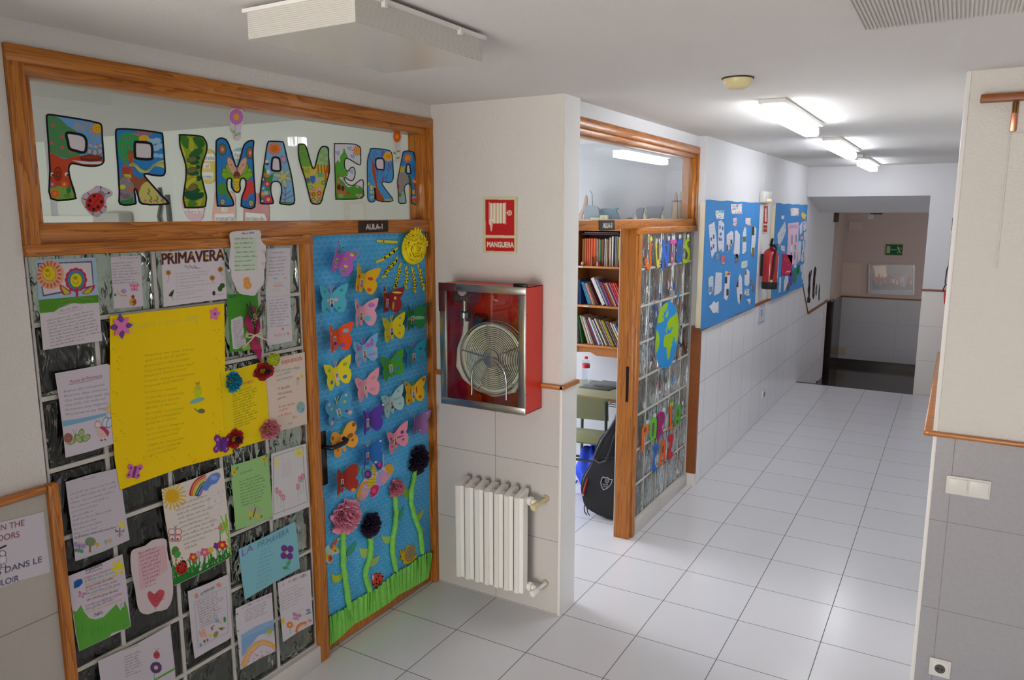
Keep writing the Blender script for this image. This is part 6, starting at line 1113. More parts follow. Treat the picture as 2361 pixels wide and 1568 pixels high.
sheet('insect_cutout', 'orange and yellow butterfly cut-out at the left edge of the door', 'paper cut-out', [(235, 1010), (280, 950), (300, 1010), (340, 920), (400, 880), (425, 890), (380, 930), (370, 990), (405, 1010), (400, 1060), (330, 1080), (335, 1140), (290, 1180), (250, 1150), (235, 1130)], '#a8d4e0', lambda c: (c.poly([(305, 1000), (340, 920), (385, 890), (370, 960), (340, 1020)], '#d8582c', sm=2), c.ell(345, 985, 16, 26, '#e08850'), c.ell(358, 1018, 34, 26, '#c8c428'), c.ell(358, 1028, 14, 16, '#d8502c'), c.ell(255, 1090, 28, 36, '#c8c428'), c.ell(300, 1115, 28, 44, '#e0683c'), c.ell(305, 1112, 14, 20, '#a83020'), c.line([(300, 1010), (320, 1060)], 18, '#d8c428'), c.line([(295, 1000), (280, 970)], 5, '#d8dce4')), k=D3, sm=2, **DC)
sheet('insect_cutout', 'red ladybird cut-out just above the crepe grass', 'paper cut-out', [(680, 700), (670, 620), (700, 610), (722, 590), (740, 605), (765, 588), (778, 605), (808, 630), (800, 650), (790, 690), (765, 730), (755, 765), (735, 740), (715, 775), (705, 740), (678, 735)], '#e0502c', lambda c: (c.ell(740, 675, 48, 60, '#e4503c'), c.ell(755, 625, 28, 26, '#e4503c'), [c.ell(u, v, 10, 13, '#2a1414') for u, v in ((725, 668), (760, 688), (725, 712), (748, 628), (755, 720))], c.line([(700, 645), (790, 665)], 4, '#401010'), [c.ell(u, v, 13, 11, '#181414') for u, v in ((728, 598), (768, 598), (795, 635), (715, 765), (745, 755), (685, 725))], c.ell(682, 645, 16, 32, '#d8d8e0')), k=D4, sm=2, **DC)
def snail(c):
    c.poly([(985, 340), (1000, 335), (1010, 370), (1030, 380), (1040, 440), (1110, 470), (1150, 430), (1180, 375), (1175, 420), (1130, 480), (1020, 495), (1035, 440), (1000, 430)], '#d8b81c', sm=1)
    c.ell(1105, 370, 54, 90, '#c8b47c', rot=18)
    for rr in (88, 66, 44, 24): c.ell(1105, 372, rr*.58, rr, '#6a5030', rot=18, ring=3)
    for a in range(0, 360, 40): c.line([(1105, 372), (1105+50*math.cos(math.radians(a)), 372+85*math.sin(math.radians(a)))], 3, '#6a5030')
    c.ell(1013, 400, 22, 28, '#d8b81c'); c.ell(1003, 415, 6, 8, '#302010'); c.line([(1015, 375), (1028, 325)], 4, '#8a6a28'); c.ell(1030, 322, 8, 8, '#d88030')
sheet('insect_cutout', 'yellow snail cut-out with a patterned shell, lower right of the door', 'paper cut-out', [(985, 345), (995, 330), (1010, 365), (1025, 315), (1038, 320), (1035, 370), (1060, 300), (1105, 272), (1155, 290), (1165, 350), (1150, 410), (1182, 372), (1175, 425), (1120, 480), (1018, 495), (1030, 450), (990, 435), (1000, 400)], '#d8b81c', snail, k=D4, sm=2, **DC)
# ---- decorations stuck on the poem sheets
XC = XA+.004
def tissue(k, u, v, ru, rv, cols, label, seed, dep, eye=None, out=0.0):
    (px, py), = X(k, (u, v)); c = at(px, py, 0, XC); e1 = at(px+ru*k[2], py, 0, XC); e2 = at(px, py-rv*k[2], 0, XC); t = thing('tissue_flower', tuple(c), label, 'tissue flower', 'tissue flowers stuck on the poem sheets')
    m = MB(); ruffle(m, c, abs(e1[1]-c[1]), abs(e2[2]-c[2]), dep*(.5 if eye else 1), seed, rings=6 if eye else 8); m.build('petals', mat('tissue_'+cols[1:], cols, .75, noise=.1, nscale=60), t)
    if eye:
        m = MB(); r = random.Random(seed)
        for i in range(40): a = r.uniform(0, 2*PI); q = r.uniform(.08, .3); m.tube([tuple(c+[dep*.25, 0, 0]), (c[0]+dep*.75, c[1]+abs(e1[1]-c[1])*q*math.cos(a), c[2]+abs(e2[2]-c[2])*q*math.sin(a))], .0022, 5)
        m.ball((c[0]+dep*.5, c[1], c[2]), .010, 10); m.build('stamens', mat('felt_black', '#161418', .9), t)
tissue(A5, 240, 435, 68, 105, '#1f9ac4', 'blue tissue flower on the seam of the two yellow cards', 11, .05)
tissue(A5, 555, 330, 100, 90, '#a81c20', 'red felt poppy at the top of the smaller yellow card, under the magenta cone', 12, .045, True)
tissue(A5, 262, 1012, 85, 98, '#a81a1e', 'red felt poppy at the lower corner of the smaller yellow card', 13, .045, True)
tissue(A5, 605, 915, 92, 100, '#e28ea0', 'pale pink tissue flower at the right corner of the smaller yellow card', 14, .05)
FE = lambda c: mat('felt_'+c[1:], c, .85)
t = thing('foam_flower', tuple(at(*X(A3, (935, 990))[0], 0, XC)), 'pink and purple foam star flower at the top left of the big yellow card', 'foam flower'); c = ORG[t.name]
for nm, q, a0, L, x in (('lower_petals', '#7040a0', 0, .044, 0), ('upper_petals', '#d878b0', PI/4, .040, .003)):
    m = MB(); P = []
    for i in range(4):
        a = a0+i*PI/2
        for da, f in ((-.55, .38), (-.3, .7), (0, 1), (.3, .7), (.55, .38)): P.append((c[0]+x, c[1]+L*f*math.cos(a+da), c[2]+L*f*math.sin(a+da)))
    m.prism(P, (0, 0, 0), (.003, 0, 0)); m.build(nm, FE(q), t)
t = thing('foam_flower', tuple(at(*X(A3, (1782, 878))[0], 0, XC)), 'small pink foam flower at the top right of the big yellow card', 'foam flower'); c = ORG[t.name]; m = MB()
m.prism([(c[0], c[1]+.021*(1+.22*math.cos(5*a))*math.cos(a), c[2]+.021*(1+.22*math.cos(5*a))*math.sin(a)) for a in np.linspace(0, 2*PI, 40, endpoint=False)], (0, 0, 0), (.003, 0, 0)); m.build('petals', FE('#d878a8'), t)
m = MB(); m.ball((c[0]+.003, c[1], c[2]), (.003, .006, .006), 10); m.build('centre', FE('#8a4ab0'), t)
def small_bfly(k, u, v, s, rot, c1, c2, label):
    t = thing('foam_butterfly', tuple(at(*X(k, (u, v))[0], 0, XC)), label, 'foam butterfly', rot=(math.radians(-rot), 0, 0)); m = MB()
    for q in (-1, 1): m.prism([(0, q*a*s, b*s) for a, b in smooth([(.05, .1), (.3, .7), (.8, .9), (1, .5), (.6, .05), (.9, -.4), (.6, -.8), (.25, -.6)], 3)], (0, 0, 0), (.003, 0, 0))
    m.build('wings', FE(c1), t, local=True); m = MB(); m.bbox(.002, .007, -.12*s, .12*s, -.7*s, .7*s, .002); m.build('body', FE(c2), t, local=True); m = MB()
    for q in (-1, 1):
        for z in (.45, -.4): m.ball((.003, q*.6*s, z*s), (.0015, .14*s, .16*s), 10)
    m.build('spots', FE(c2 if c1 != '#6a3090' else '#d060a0'), t, local=True)
small_bfly(A6, 975, 1050, .030, 20, '#d06aac', '#6a3a98', 'pink foam butterfly with purple spots at the bottom of the big yellow card')
small_bfly(A5, 135, 1065, .042, 15, '#6a3090', '#5a2880', 'purple foam butterfly with pink spots beside the lower poppy')
# magenta paper cone with dried flowers
CN = (560, 660, .12755)
t = thing('paper_cone_bouquet', tuple(at(*X(CN, (230, 900))[0], 0, XC)), 'magenta paper cone of dried flowers tied with a pale ribbon', 'bouquet')
MG = mat('magenta_paper', '#a01c54', .6)
def cone(Pl, bulge, mt, nm):
    A = atv(np.array(X(CN, *Pl)), 0, XA+.006); cen = A.mean(0)+[bulge, 0, 0]; m = MB(); n_ = len(A); m.add([tuple(p) for p in A]+[tuple(cen)], [(i, (i+1) % n_, n_) for i in range(n_)]); m.add([tuple(p-[.001, 0, 0]) for p in A], [tuple(range(n_))]); return m.build(nm, mt, t)
cone([(100, 450), (180, 620), (210, 860), (215, 905), (150, 890), (60, 740), (22, 670)], .02, MG, 'wrapper'); cone([(300, 560), (305, 690), (260, 880), (215, 900), (220, 700)], .02, MG, 'wrapper'); cone([(175, 380), (200, 340), (240, 410), (230, 470), (190, 460)], .012, MG, 'wrapper')
cone([(120, 1000), (170, 910), (250, 905), (300, 1060), (345, 1160), (310, 1220), (330, 1300), (325, 1395), (240, 1230), (150, 1130)], .03, MG, 'wrapper')
m = MB(); r = random.Random(4)
for a, b in (((210, 680), (60, 310)), ((200, 650), (75, 300)), ((205, 640), (125, 260)), ((215, 640), (150, 400)), ((225, 620), (325, 320)), ((230, 620), (378, 370)), ((220, 560), (300, 400))):
    A = [at(*X(CN, (a[0]+(b[0]-a[0])*f, a[1]+(b[1]-a[1])*f+20*math.sin(f*PI)))[0], 0, XA+.03+.01*f) for f in np.linspace(0, 1, 7)]; m.tube([tuple(p) for p in A], [.004, .006, .007, .0065, .005, .0035, .001], 6)
m.build('dried_leaves', mat('dried_leaf', '#2c3524', .7), t)
m = MB()
for i in range(60): p = at(*X(CN, (r.gauss(225, 32), r.gauss(560, 48)))[0], 0, XA+.036+r.uniform(0, .012)); m.ball(tuple(p), r.uniform(.0015, .0032), 6)
m.build('dried_blossoms', mat('dried_cream', '#a89068', .8), t)
m = MB()
for P in ([(210, 890), (130, 860), (75, 870), (65, 910), (120, 930), (215, 895)], [(215, 890), (300, 855), (340, 870), (300, 895), (215, 892)], [(210, 900), (140, 980), (60, 1060), (-10, 1120)], [(220, 890), (330, 930), (470, 985)], [(190, 885), (250, 890)]):
    A = [tuple(at(*q, 0, XA+.036)) for q in X(CN, *P)]; m.tube(A, .0028, 6)
m.build('ribbon_bow', mat('cream_ribbon', '#d8bcae', .5), t)
for P in ([(50, 820), (90, 810), (110, 870), (90, 930), (40, 950), (15, 920)], [(240, 850), (290, 800), (290, 900), (240, 890)], [(0, 1110), (110, 1010), (140, 1130), (0, 1170)]): A = atv(np.array(X(CN, *P)), 0, XA+.008); m = MB(); m.prism([tuple(p) for p in A], (0, 0, 0), (.002, 0, 0)); m.build('leaf_scrap', LF['#7fae3c'], t)
# lime paper die
p = at(*X(CN, (562, 1325))[0], 0, XA+.03); t = thing('paper_die', tuple(p), 'lime green paper die with black dots above the cream card', 'paper die', rot=(math.radians(38), math.radians(12), math.radians(28)))
m = MB(); m.bbox(-.019, .019, -.019, .019, -.019, .019, .0015); m.build('cube_body', mat('lime_card', '#a2b41c', .7), t, local=True)
m = MB(); r = random.Random(8)
for a, b in ((-.01, -.01), (.01, .01), (0, .002), (.011, -.01), (-.01, .011)): m.ball((.0192, a, b), (.0006, .0024, .0024), 8); m.ball((a, -.0192, b), (.0024, .0006, .0024), 8); m.ball((a, b, .0192), (.0024, .0024, .0006), 8)
m.build('dots', mat('dot_green', '#2c3a14', .7), t, local=True)
# ---------------------------------------------------------------- signs on the hose wall
HS = (980, 420, .36994)
def hose_sign(c):
    c.poly([(375, 108), (557, 110), (557, 333), (377, 330)], '#c02028'); c.poly([(377, 347), (557, 349), (557, 432), (378, 428)], '#c02028'); q = '#e8e4c8'
    for i in range(5): c.poly([(405+i*19.5, 134), (409+i*19.5, 130), (418+i*19.5, 130), (421+i*19.5, 134), (421+i*19.5, 254), (417+i*19.5, 258), (409+i*19.5, 258), (405+i*19.5, 254)], q)
    c.line([(400, 125), (400, 262)], 3, q); c.line([(503, 125), (503, 262)], 3, q); c.line([(503, 192), (516, 192)], 3, q); c.ell(526, 192, 13, 14, q, ring=2); c.line([(513, 192), (539, 192)], 3, q); c.line([(526, 178), (526, 206)], 3, q)
    c.poly([(400, 238), (423, 238), (416, 305), (410, 305)], q); c.poly([(400, 233), (424, 233), (424, 240), (400, 240)], q); c.line([(412, 244), (412, 300)], 2, '#c02028'); c.text('MANGUERA', (386, 402), (551, 406), 32, q, bold=.9)
sheet('safety_sign', 'red and cream MANGUERA sign with a hose symbol above the hose cabinet', 'safety sign', [(362, 93), (574, 92), (573, 446), (362, 438)], '#d4d0a4', hose_sign, k=HS, ax=1, val=-.018, sg=-1, off=.001, th=.002)
aula('black AULA-3 sign on the crossbar over the open doorway', [(375, 38), (541, 38), (541, 142), (378, 148)], 'AULA-3', (414, 116), (512, 113), 52, XB)
# ---------------------------------------------------------------- letters and globe on the second block panel
GB_ = dict(ax=0, val=XB, sg=1, off=.0005, th=.002, res=.8)
def cutl(k, P, col, label, group, holes=None, eyes=None, sm=2):
    def f(c):
        c.line(smooth(X(c.k, *P), sm), 1.2, '#2a2a34', raw=True, close=True)
        for h in (holes or []): c.poly(h, '#5a6460'); c.line(h, 2.5, '#2a2a34', close=True)
    hs = [X(k, *h) for h in (holes or [])]
    o = sheet('paper_letter', label, 'paper letter', P, col, f, k=k, sm=sm, group=group, **GB_)
    if eyes:
        for i, (u, v) in enumerate(eyes):
            p = at(*X(k, (u, v))[0], 0, XB+.004); m = MB(); m.ball(tuple(p), (.003, .011, .017), 10); m.build('eye', FE('#d8dce4' if col != '#e86a20' or k != B5 else '#b8c81c'), o)
    return o
J = 'paper letters of the word JUNTOS'
o = cutl(B4, [(253, 232), (295, 228), (288, 250), (280, 262), (275, 350), (282, 420), (270, 480), (250, 512), (225, 480), (208, 420), (215, 385), (240, 378), (238, 400), (228, 415), (245, 450), (258, 430), (258, 330), (262, 265)], '#e8701c', 'orange paper letter J with a separate yellow dot, first letter of JUNTOS', J)
A = atv(np.array(smooth(X(B4, (262, 180), (270, 155), (282, 165), (285, 195), (275, 210), (265, 200)), 3)), 0, XB+.0006); m = MB(); m.prism([tuple(p) for p in A], (0, 0, 0), (.002, 0, 0)); m.build('dot', FE('#e0d818'), o)
cutl(B4, [(318, 220), (340, 222), (335, 300), (342, 400), (352, 380), (355, 300), (357, 225), (372, 222), (368, 350), (362, 440), (350, 495), (335, 480), (325, 400)], '#d8cc50', 'pale yellow paper letter U in JUNTOS', J, eyes=[(332, 205), (360, 205)])
cutl(B4, [(390, 200), (412, 198), (432, 340), (440, 200), (465, 192), (460, 330), (448, 470), (428, 472), (410, 380), (408, 495), (385, 490), (392, 350)], '#4070d8', 'blue paper letter N in JUNTOS', J, eyes=[(452, 178), (462, 178)])
cutl(B4, [(472, 200), (475, 190), (500, 182), (537, 186), (537, 232), (515, 235), (512, 330), (508, 430), (492, 432), (497, 330), (498, 240), (475, 238)], '#d85aa0', 'pink paper letter T in JUNTOS', J, eyes=[(495, 172), (508, 170), (518, 172)])
cutl(B4, [(550, 190), (575, 178), (598, 195), (600, 280), (595, 370), (572, 432), (548, 428), (535, 380), (538, 290)], '#2a68cc', 'blue ring-shaped paper letter O in JUNTOS', J, holes=[[(565, 235), (578, 235), (580, 300), (572, 375), (558, 378), (556, 300)]], eyes=[(567, 162), (580, 160)])
cutl(B4, [(640, 185), (655, 168), (672, 185), (672, 205), (655, 212), (648, 240), (670, 285), (680, 350), (660, 415), (630, 440), (600, 425), (602, 390), (625, 385), (635, 400), (652, 360), (645, 320), (620, 280), (618, 220)], '#a8c420', 'lime green paper letter S, last letter of JUNTOS', J, eyes=[(652, 155), (663, 152)])
J2 = 'paper letters of the words POR LA PAZ'
cutl(B5, [(140, 610), (150, 590), (180, 560), (198, 560), (198, 625), (165, 660), (158, 785), (137, 788), (140, 700)], '#e8701c', 'orange paper letter P at the start of POR', J2, holes=[[(160, 600), (178, 588), (180, 615), (162, 635)]], eyes=[(182, 548), (193, 548)])
cutl(B5, [(225, 515), (250, 500), (265, 530), (262, 620), (245, 690), (218, 705), (208, 640), (212, 570)], '#6cc42c', 'green paper letter O of POR', J2, holes=[[(230, 560), (243, 550), (245, 600), (236, 665), (226, 668), (226, 610)]], eyes=[(242, 492), (255, 490)])
cutl(B5, [(275, 480), (305, 462), (328, 475), (328, 540), (308, 585), (322, 640), (300, 645), (292, 620), (288, 680), (266, 688), (275, 600)], '#b01c78', 'magenta paper letter R of POR', J2, holes=[[(295, 500), (310, 492), (310, 530), (296, 548)]], eyes=[(318, 445), (330, 448)])
cutl(B5, [(372, 420), (392, 415), (388, 560), (398, 585), (398, 603), (360, 608), (362, 585), (372, 570)], '#e86a20', 'orange paper letter L of LA with lime eyes', J2, eyes=[(378, 400), (393, 400)])
cutl(B5, [(435, 410), (450, 390), (465, 410), (458, 550), (438, 560), (438, 530), (428, 535), (420, 580), (406, 582), (418, 500)], '#58a838', 'green paper letter A of LA', J2, holes=[[(440, 440), (446, 440), (444, 490), (434, 500)]], eyes=[(447, 388), (478, 390)])
cutl(B5, [(228, 760), (245, 735), (272, 722), (280, 760), (262, 820), (250, 850), (252, 900), (272, 935), (228, 952), (232, 880), (238, 800)], '#2a70cc', 'blue paper letter P at the start of PAZ', J2, holes=[[(248, 760), (262, 752), (260, 785), (250, 800)]])
cutl(B5, [(308, 710), (325, 695), (338, 705), (340, 800), (332, 870), (318, 875), (318, 830), (308, 835), (302, 900), (283, 912), (292, 830)], '#e8601c', 'orange paper letter A in the middle of PAZ', J2, holes=[[(314, 745), (322, 742), (320, 790), (310, 800)]])
cutl(B5, [(355, 665), (378, 650), (400, 638), (400, 690), (378, 800), (402, 790), (398, 820), (378, 848), (352, 852), (358, 780), (375, 700), (355, 715)], '#c83038', 'red paper letter Z, last letter of PAZ', J2)
G_ = (1480, 640, .19139)
def globe(c):
    q = '#9cc41c'
    c.poly([(190, 550), (185, 480), (210, 390), (250, 330), (310, 290), (310, 340), (290, 400), (260, 420), (270, 460), (240, 465), (268, 490), (262, 530), (220, 545)], q, sm=1); c.poly([(285, 470), (300, 420), (320, 390), (318, 450), (300, 485)], q)
    c.poly([(330, 500), (370, 470), (400, 450), (420, 410), (440, 460), (448, 600), (440, 700), (420, 780), (400, 780), (395, 720), (380, 700), (375, 760), (355, 780), (370, 800), (345, 870), (335, 960), (310, 995), (298, 900), (300, 850), (265, 830), (260, 780), (275, 700), (310, 680), (350, 670), (375, 600), (350, 640), (300, 670), (285, 640), (300, 600), (310, 540)], q)
    c.poly([(175, 630), (200, 660), (212, 740), (205, 830), (180, 900), (165, 920), (165, 760)], q, sm=1); c.poly([(300, 620), (320, 615), (330, 640), (345, 630), (350, 600), (375, 590), (355, 660), (310, 680)], '#2f92d8')
sheet('paper_globe', 'large blue and green paper globe on the second glass block panel', 'paper globe', [(310, 292), (350, 295), (400, 345), (425, 420), (443, 520), (445, 650), (430, 780), (400, 930), (350, 1050), (280, 1095), (230, 1080), (190, 1010), (168, 900), (165, 760), (175, 600), (200, 450), (240, 350)], '#2f92d8', globe, k=G_, sm=3, **GB_)
FG = [(228, 170, 0, '#6fb0dc', '#2c3c80', 'pale blue top, above the globe to its left'), (318, 120, 0, '#c8b8bc', '#3a3038', 'white shirt and dark trousers, directly above the globe'), (387, 130, 5, '#2444b0', '#9aa0b0', 'dark blue top, above the globe to its right'), (440, 230, 12, '#2f88cc', '#a8a8b8', 'bright blue top and pale trousers, upper right of the globe'),
      (165, 385, -25, '#3858b0', '#a8b0c8', 'blue jacket with an arm raised, upper left of the globe'), (478, 375, 35, '#70686c', '#8a8488', 'grey clothes, right of the globe high up'), (110, 590, -60, '#c8c4cc', '#38303c', 'white clothes, left of the globe'), (490, 580, 80, '#c8c8cc', '#302c34', 'white top, right of the globe halfway down'),
      (462, 800, 120, '#34304a', '#504858', 'dark clothes, right of the globe low down'), (112, 1030, -140, '#d0ccd4', '#28242c', 'white shirt and dark legs, lower left of the globe'), (425, 1010, 155, '#8088a0', '#28242c', 'grey top, lower right of the globe'), (215, 1260, 180, '#a82c34', '#302830', 'red top, below the globe to its left'),
      (290, 1290, 175, '#d4d0d8', '#303038', 'white top, below the globe in the middle'), (370, 1190, 180, '#2f80c8', '#a83c48', 'blue top and red legs, below the globe to its right')]
for u, v, rot, top, leg, d in FG:
    p = at(*X(G_, (u, v))[0], 0, XB+.001); t = thing('person_cutout', tuple(p), 'tiny cut-out person in '+d, 'paper cut-out', 'cut-out figures around the paper globe', rot=(math.radians(-rot), 0, 0))
    s = .0135
    m = MB(); m.prism([(0, a*s, b*s*3) for a, b in smooth([(-1, .9), (-.4, 1.1), (.4, 1.1), (1, .9), (1.6, .2), (1.2, .0), (.8, .5), (.7, -.3), (-.7, -.3), (-.8, .5), (-1.3, 1.5), (-1.6, 1.4)], 2)], (0, 0, 0), (.001, 0, 0)); m.build('torso', FE(top), t, local=True)
    m = MB(); m.prism([(0, a*s, b*s*3) for a, b in [(-.7, -.3), (.7, -.3), (.8, -1.4), (.3, -1.4), (.05, -.6), (-.3, -1.5), (-.8, -1.4)]], (0, 0, 0), (.001, 0, 0)); m.build('legs', FE(leg), t, local=True)
    m = MB(); m.ball((.0006, 0, 1.42*s*3), (.0008, .0065, .010), 10); m.build('head', FE('#8a5a48'), t, local=True)
# ---------------------------------------------------------------- pinboards in the corridor
BBL = mat('blue_board_paper', '#3c86c8', .8, noise=.08, nscale=5, bmp=.25, bscale=9); BEIGE = mat('board_frame', '#d8cbb0', .6)
def board(y0, y1, z0, z1, label, sag):
    t = thing('pinboard', (.02, (y0+y1)/2, z0), label, 'pinboard', 'blue pinboards in the corridor'); m = MB(); m.bbox(.0, .040, y0-.0, y1, z0+.01, z1-.01, .003); m.build('frame', BEIGE, t)
    m = MB(); n_ = 60; r = random.Random(int(y0*10)); T = []; Bt = []
    for i in range(n_+1): f = i/n_; T.append((y0+(y1-y0)*f, z1+.004+.003*math.sin(i*.37)+r.uniform(0, .003))); Bt.append((y0+(y1-y0)*f, z0-sag*abs(math.sin(f*PI*1.5))*.5-r.uniform(0, .006)))
    P = [(0, *p) for p in T]+[(0, *p) for p in Bt[::-1]]; m.prism(P, (.041, 0, 0), (.044, 0, 0)); m.build('blue_paper', BBL, t)
    return t
board(2.185, 3.93, 1.262, 2.215, 'blue pinboard nearest the camera, to the left of the fire extinguisher', .02)
board(4.64, 6.46, 1.25, 2.222, 'blue pinboard farther down the corridor, behind the fire extinguisher', .02)
BD = dict(ax=0, val=.0445, sg=1, off=.001, th=.0006, res=.6)
def bits(c, cols, seed, n=14, r0=8):
    r = random.Random(seed); P = np.array([(c.Xg.min(), c.Yg.min()), (c.Xg.max(), c.Yg.max())]); k = c.k; c.k = (0, 0, 1)
    for i in range(n): c.ell(r.uniform(P[0, 0], P[1, 0]), r.uniform(P[0, 1], P[1, 1]), r.uniform(1, r0*k[2]), r.uniform(1, r0*k[2]), r.choice(cols), rot=r.uniform(0, 90), al=.8)
    c.k = k
PBG = 'papers pinned on the near blue board'; PBF = 'papers pinned on the far blue board'
BRT = ['#e0507c', '#e8b030', '#58a868', '#5088d0', '#e87838', '#d8d4dc']
def scrap(k, P, label, base='#cfd2de', cols=None, n=14, lines=0, group=PBG, r0=8, pics=()):
    def f(c):
        if lines:
            A = np.array(P); u0, v0 = A.min(0); u1, v1 = A.max(0)
            for i in range(lines): v = v0+(v1-v0)*(i+.7)/(lines+.5); c.line([(u0+(u1-u0)*.12, v), (u1-(u1-u0)*.15, v-(u1-u0)*.12)], 2.5, '#8088a0', al=.7)
        if cols: bits(c, cols, int(P[0][0]), n, r0)
        for u, v, w_, h_, q in pics: c.poly([(u-w_, v-h_), (u+w_, v-h_-3), (u+w_, v+h_-3), (u-w_, v+h_)], q)
    sheet('pinned_paper', label, 'pinned paper', P, base, f, k=k, group=group, **BD)
scrap(S1, [(390, 140), (515, 138), (508, 190), (513, 246), (402, 246), (393, 190)], 'bright title card at the top middle of the near board', '#e4dcdc', BRT, 26, r0=12)
scrap(S1, [(230, 210), (322, 206), (318, 298), (240, 304), (228, 250)], 'green and blue striped card at the top left of the near board', '#dfe4ea', ['#60b090', '#5088c8', '#8ac0d8'], 18, r0=12)
scrap(S1, [(408, 295), (455, 286), (455, 372), (430, 378), (412, 360), (418, 320)], 'small pink and orange card under the title card, near board', '#e0ccd4', BRT, 12, r0=8)
scrap(S1, [(548, 290), (605, 290), (600, 330), (610, 370), (570, 365), (545, 350)], 'small striped card at the upper right of the near board', '#d8ccd4', BRT, 12)
scrap(S1, [(155, 365), (218, 328), (240, 520), (243, 640), (215, 665), (205, 690), (188, 728), (172, 600)], 'long leaf-shaped paper with blue pictures, far left of the near board', '#d2d4e0', None, lines=10, pics=((184, 515, 8, 18, '#3068b0'), (210, 490, 8, 22, '#3068b0'), (187, 615, 8, 20, '#3068b0'), (208, 590, 8, 22, '#3068b0')))
scrap(S1, [(260, 320), (290, 312), (322, 350), (322, 560), (318, 640), (290, 665), (262, 640), (252, 560), (258, 420)], 'long rounded paper with three rows of blue pictures, near board left', '#d2d4e0', None, lines=6, pics=((277, 388, 7, 18, '#3068b0'), (306, 400, 7, 20, '#3068b0'), (284, 462, 9, 16, '#3068b0'), (272, 515, 8, 18, '#3068b0'), (290, 520, 7, 14, '#3068b0'), (285, 645, 14, 16, '#3c88d0')))
scrap(S1, [(232, 665), (262, 668), (262, 730), (230, 738)], 'small grey photo under the long rounded paper, near board', '#8a94a4', ['#50586a', '#a8b0bc'], 8, r0=6)
scrap(S1, [(285, 692), (335, 688), (325, 730), (330, 772), (298, 784), (285, 740)], 'small rainbow-coloured card left of centre, near board', '#c85a80', ['#58a868', '#e0a040', '#c04a70', '#d8d0d8'], 14)
scrap(S1, [(345, 470), (395, 424), (418, 440), (418, 540), (385, 610), (350, 662), (346, 600)], 'pointed paper with a brown animal picture, middle of the near board', '#d4d4de', None, lines=6, pics=((357, 610, 9, 34, '#6a5a3a'), (398, 545, 10, 24, '#4a4438'), (385, 590, 6, 18, '#5a5034')))
scrap(S1, [(435, 425), (455, 420), (488, 465), (485, 660), (465, 720), (420, 668), (430, 540)], 'long paper full of writing beside the seam of the near board', '#d2d4e0', None, lines=18)
scrap(S1, [(440, 670), (470, 672), (472, 740), (458, 776), (435, 760)], 'small brown photo below the long written paper, near board', '#6a5a58', ['#c8c0c0', '#4a3a38', '#8a5a50'], 10, r0=9)
scrap(S1, [(520, 440), (538, 382), (556, 400), (556, 640), (530, 672), (510, 668), (515, 560)], 'narrow pointed paper with a green band, near board right', '#d4d6e0', None, lines=9, pics=((538, 516, 18, 28, '#5a6e54'),))
scrap(S1, [(618, 375), (640, 375), (664, 400), (655, 540), (642, 640), (640, 712), (615, 690), (605, 640), (612, 500)], 'long paper with a dark green and a yellow photo, far right of the near board', '#d2d4de', None, lines=9, pics=((629, 425, 14, 50, '#33482c'), (630, 655, 14, 50, '#7a6a20')))
scrap(S1, [(505, 755), (568, 738), (568, 808), (540, 820), (503, 826)], 'pale patterned card right of the seam, near board', '#c4cfcc', ['#a8c8b0', '#c8a8b8'], 14)
scrap(S1, [(152, 930), (185, 903), (206, 910), (205, 1060), (180, 1100), (165, 1112), (155, 1080)], 'rounded pale blue paper at the left edge of the near board', '#bccad8', None, lines=3, pics=((180, 1050, 18, 30, '#6a8a9c'),))
scrap(S1, [(230, 866), (298, 872), (292, 1060), (270, 1090), (245, 1100), (213, 1118), (222, 980)], 'wavy white paper covered in writing, lower left of the near board', '#d0d2de', None, lines=16)
scrap(S1, [(335, 852), (388, 870), (378, 1000), (372, 1100), (350, 1166), (317, 1150), (325, 1000)], 'white strip with a red title and two dark photos, near board', '#d4d2dc', None, pics=((340, 950, 13, 36, '#28404c'), (357, 1080, 13, 36, '#28404c'), (362, 885, 22, 14, '#c84838'), (350, 878, 8, 12, '#e0b040')))
scrap(S1, [(450, 1000), (490, 878), (510, 930), (514, 1120), (480, 1218), (465, 1180), (455, 1100)], 'diamond-shaped paper with dark photos, lower right of the near board', '#d0d2dc', None, lines=8, pics=((462, 975, 12, 50, '#4a2c30'), (498, 1150, 10, 50, '#403830')))
scrap(S1, [(538, 860), (565, 830), (592, 860), (590, 980), (570, 1018), (535, 1000)], 'small rounded paper with a picture in its corner, lower right of the near board', '#ccd0da', None, lines=8, pics=((550, 870, 10, 26, '#5a6068'),))
scrap(S1, [(602, 940), (612, 945), (638, 1020), (628, 1080), (605, 1040)], 'small dark leaf-shaped picture at the right edge of the near board', '#6a6664', ['#c8c4c0', '#3a3430', '#8a7a60'], 10)
scrap(S1, [(540, 1050), (560, 1040), (588, 1048), (582, 1080), (592, 1112), (560, 1116), (530, 1105)], 'small folded paper with a black bird, lower right of the near board', '#c8ccd4', ['#383838', '#5a5a58'], 8)
scrap(S1, [(557, 1148), (578, 1155), (602, 1143), (600, 1222), (580, 1195)], 'small white triangular paper at the bottom right of the near board', '#ccd0da', ['#5a5858'], 4)
scrap(S1, [(158, 1230), (190, 1205), (210, 1170), (232, 1195), (262, 1172), (262, 1300), (200, 1300), (180, 1260)], 'white paper boat shape at the bottom left of the near board', '#d4d6e2', ['#8090c0', '#7080b8'], 5, r0=14)
F2_ = dict(group=PBF)
scrap(S2, [(380, 205), (480, 210), (478, 300), (382, 302)], 'bright title card at the top of the far board', '#dfe0e8', BRT, 18, r0=10, **F2_)
scrap(S2, [(268, 300), (305, 295), (302, 345), (268, 340)], 'tiny white card at the upper left of the far board', '#d0d4e0', **F2_)
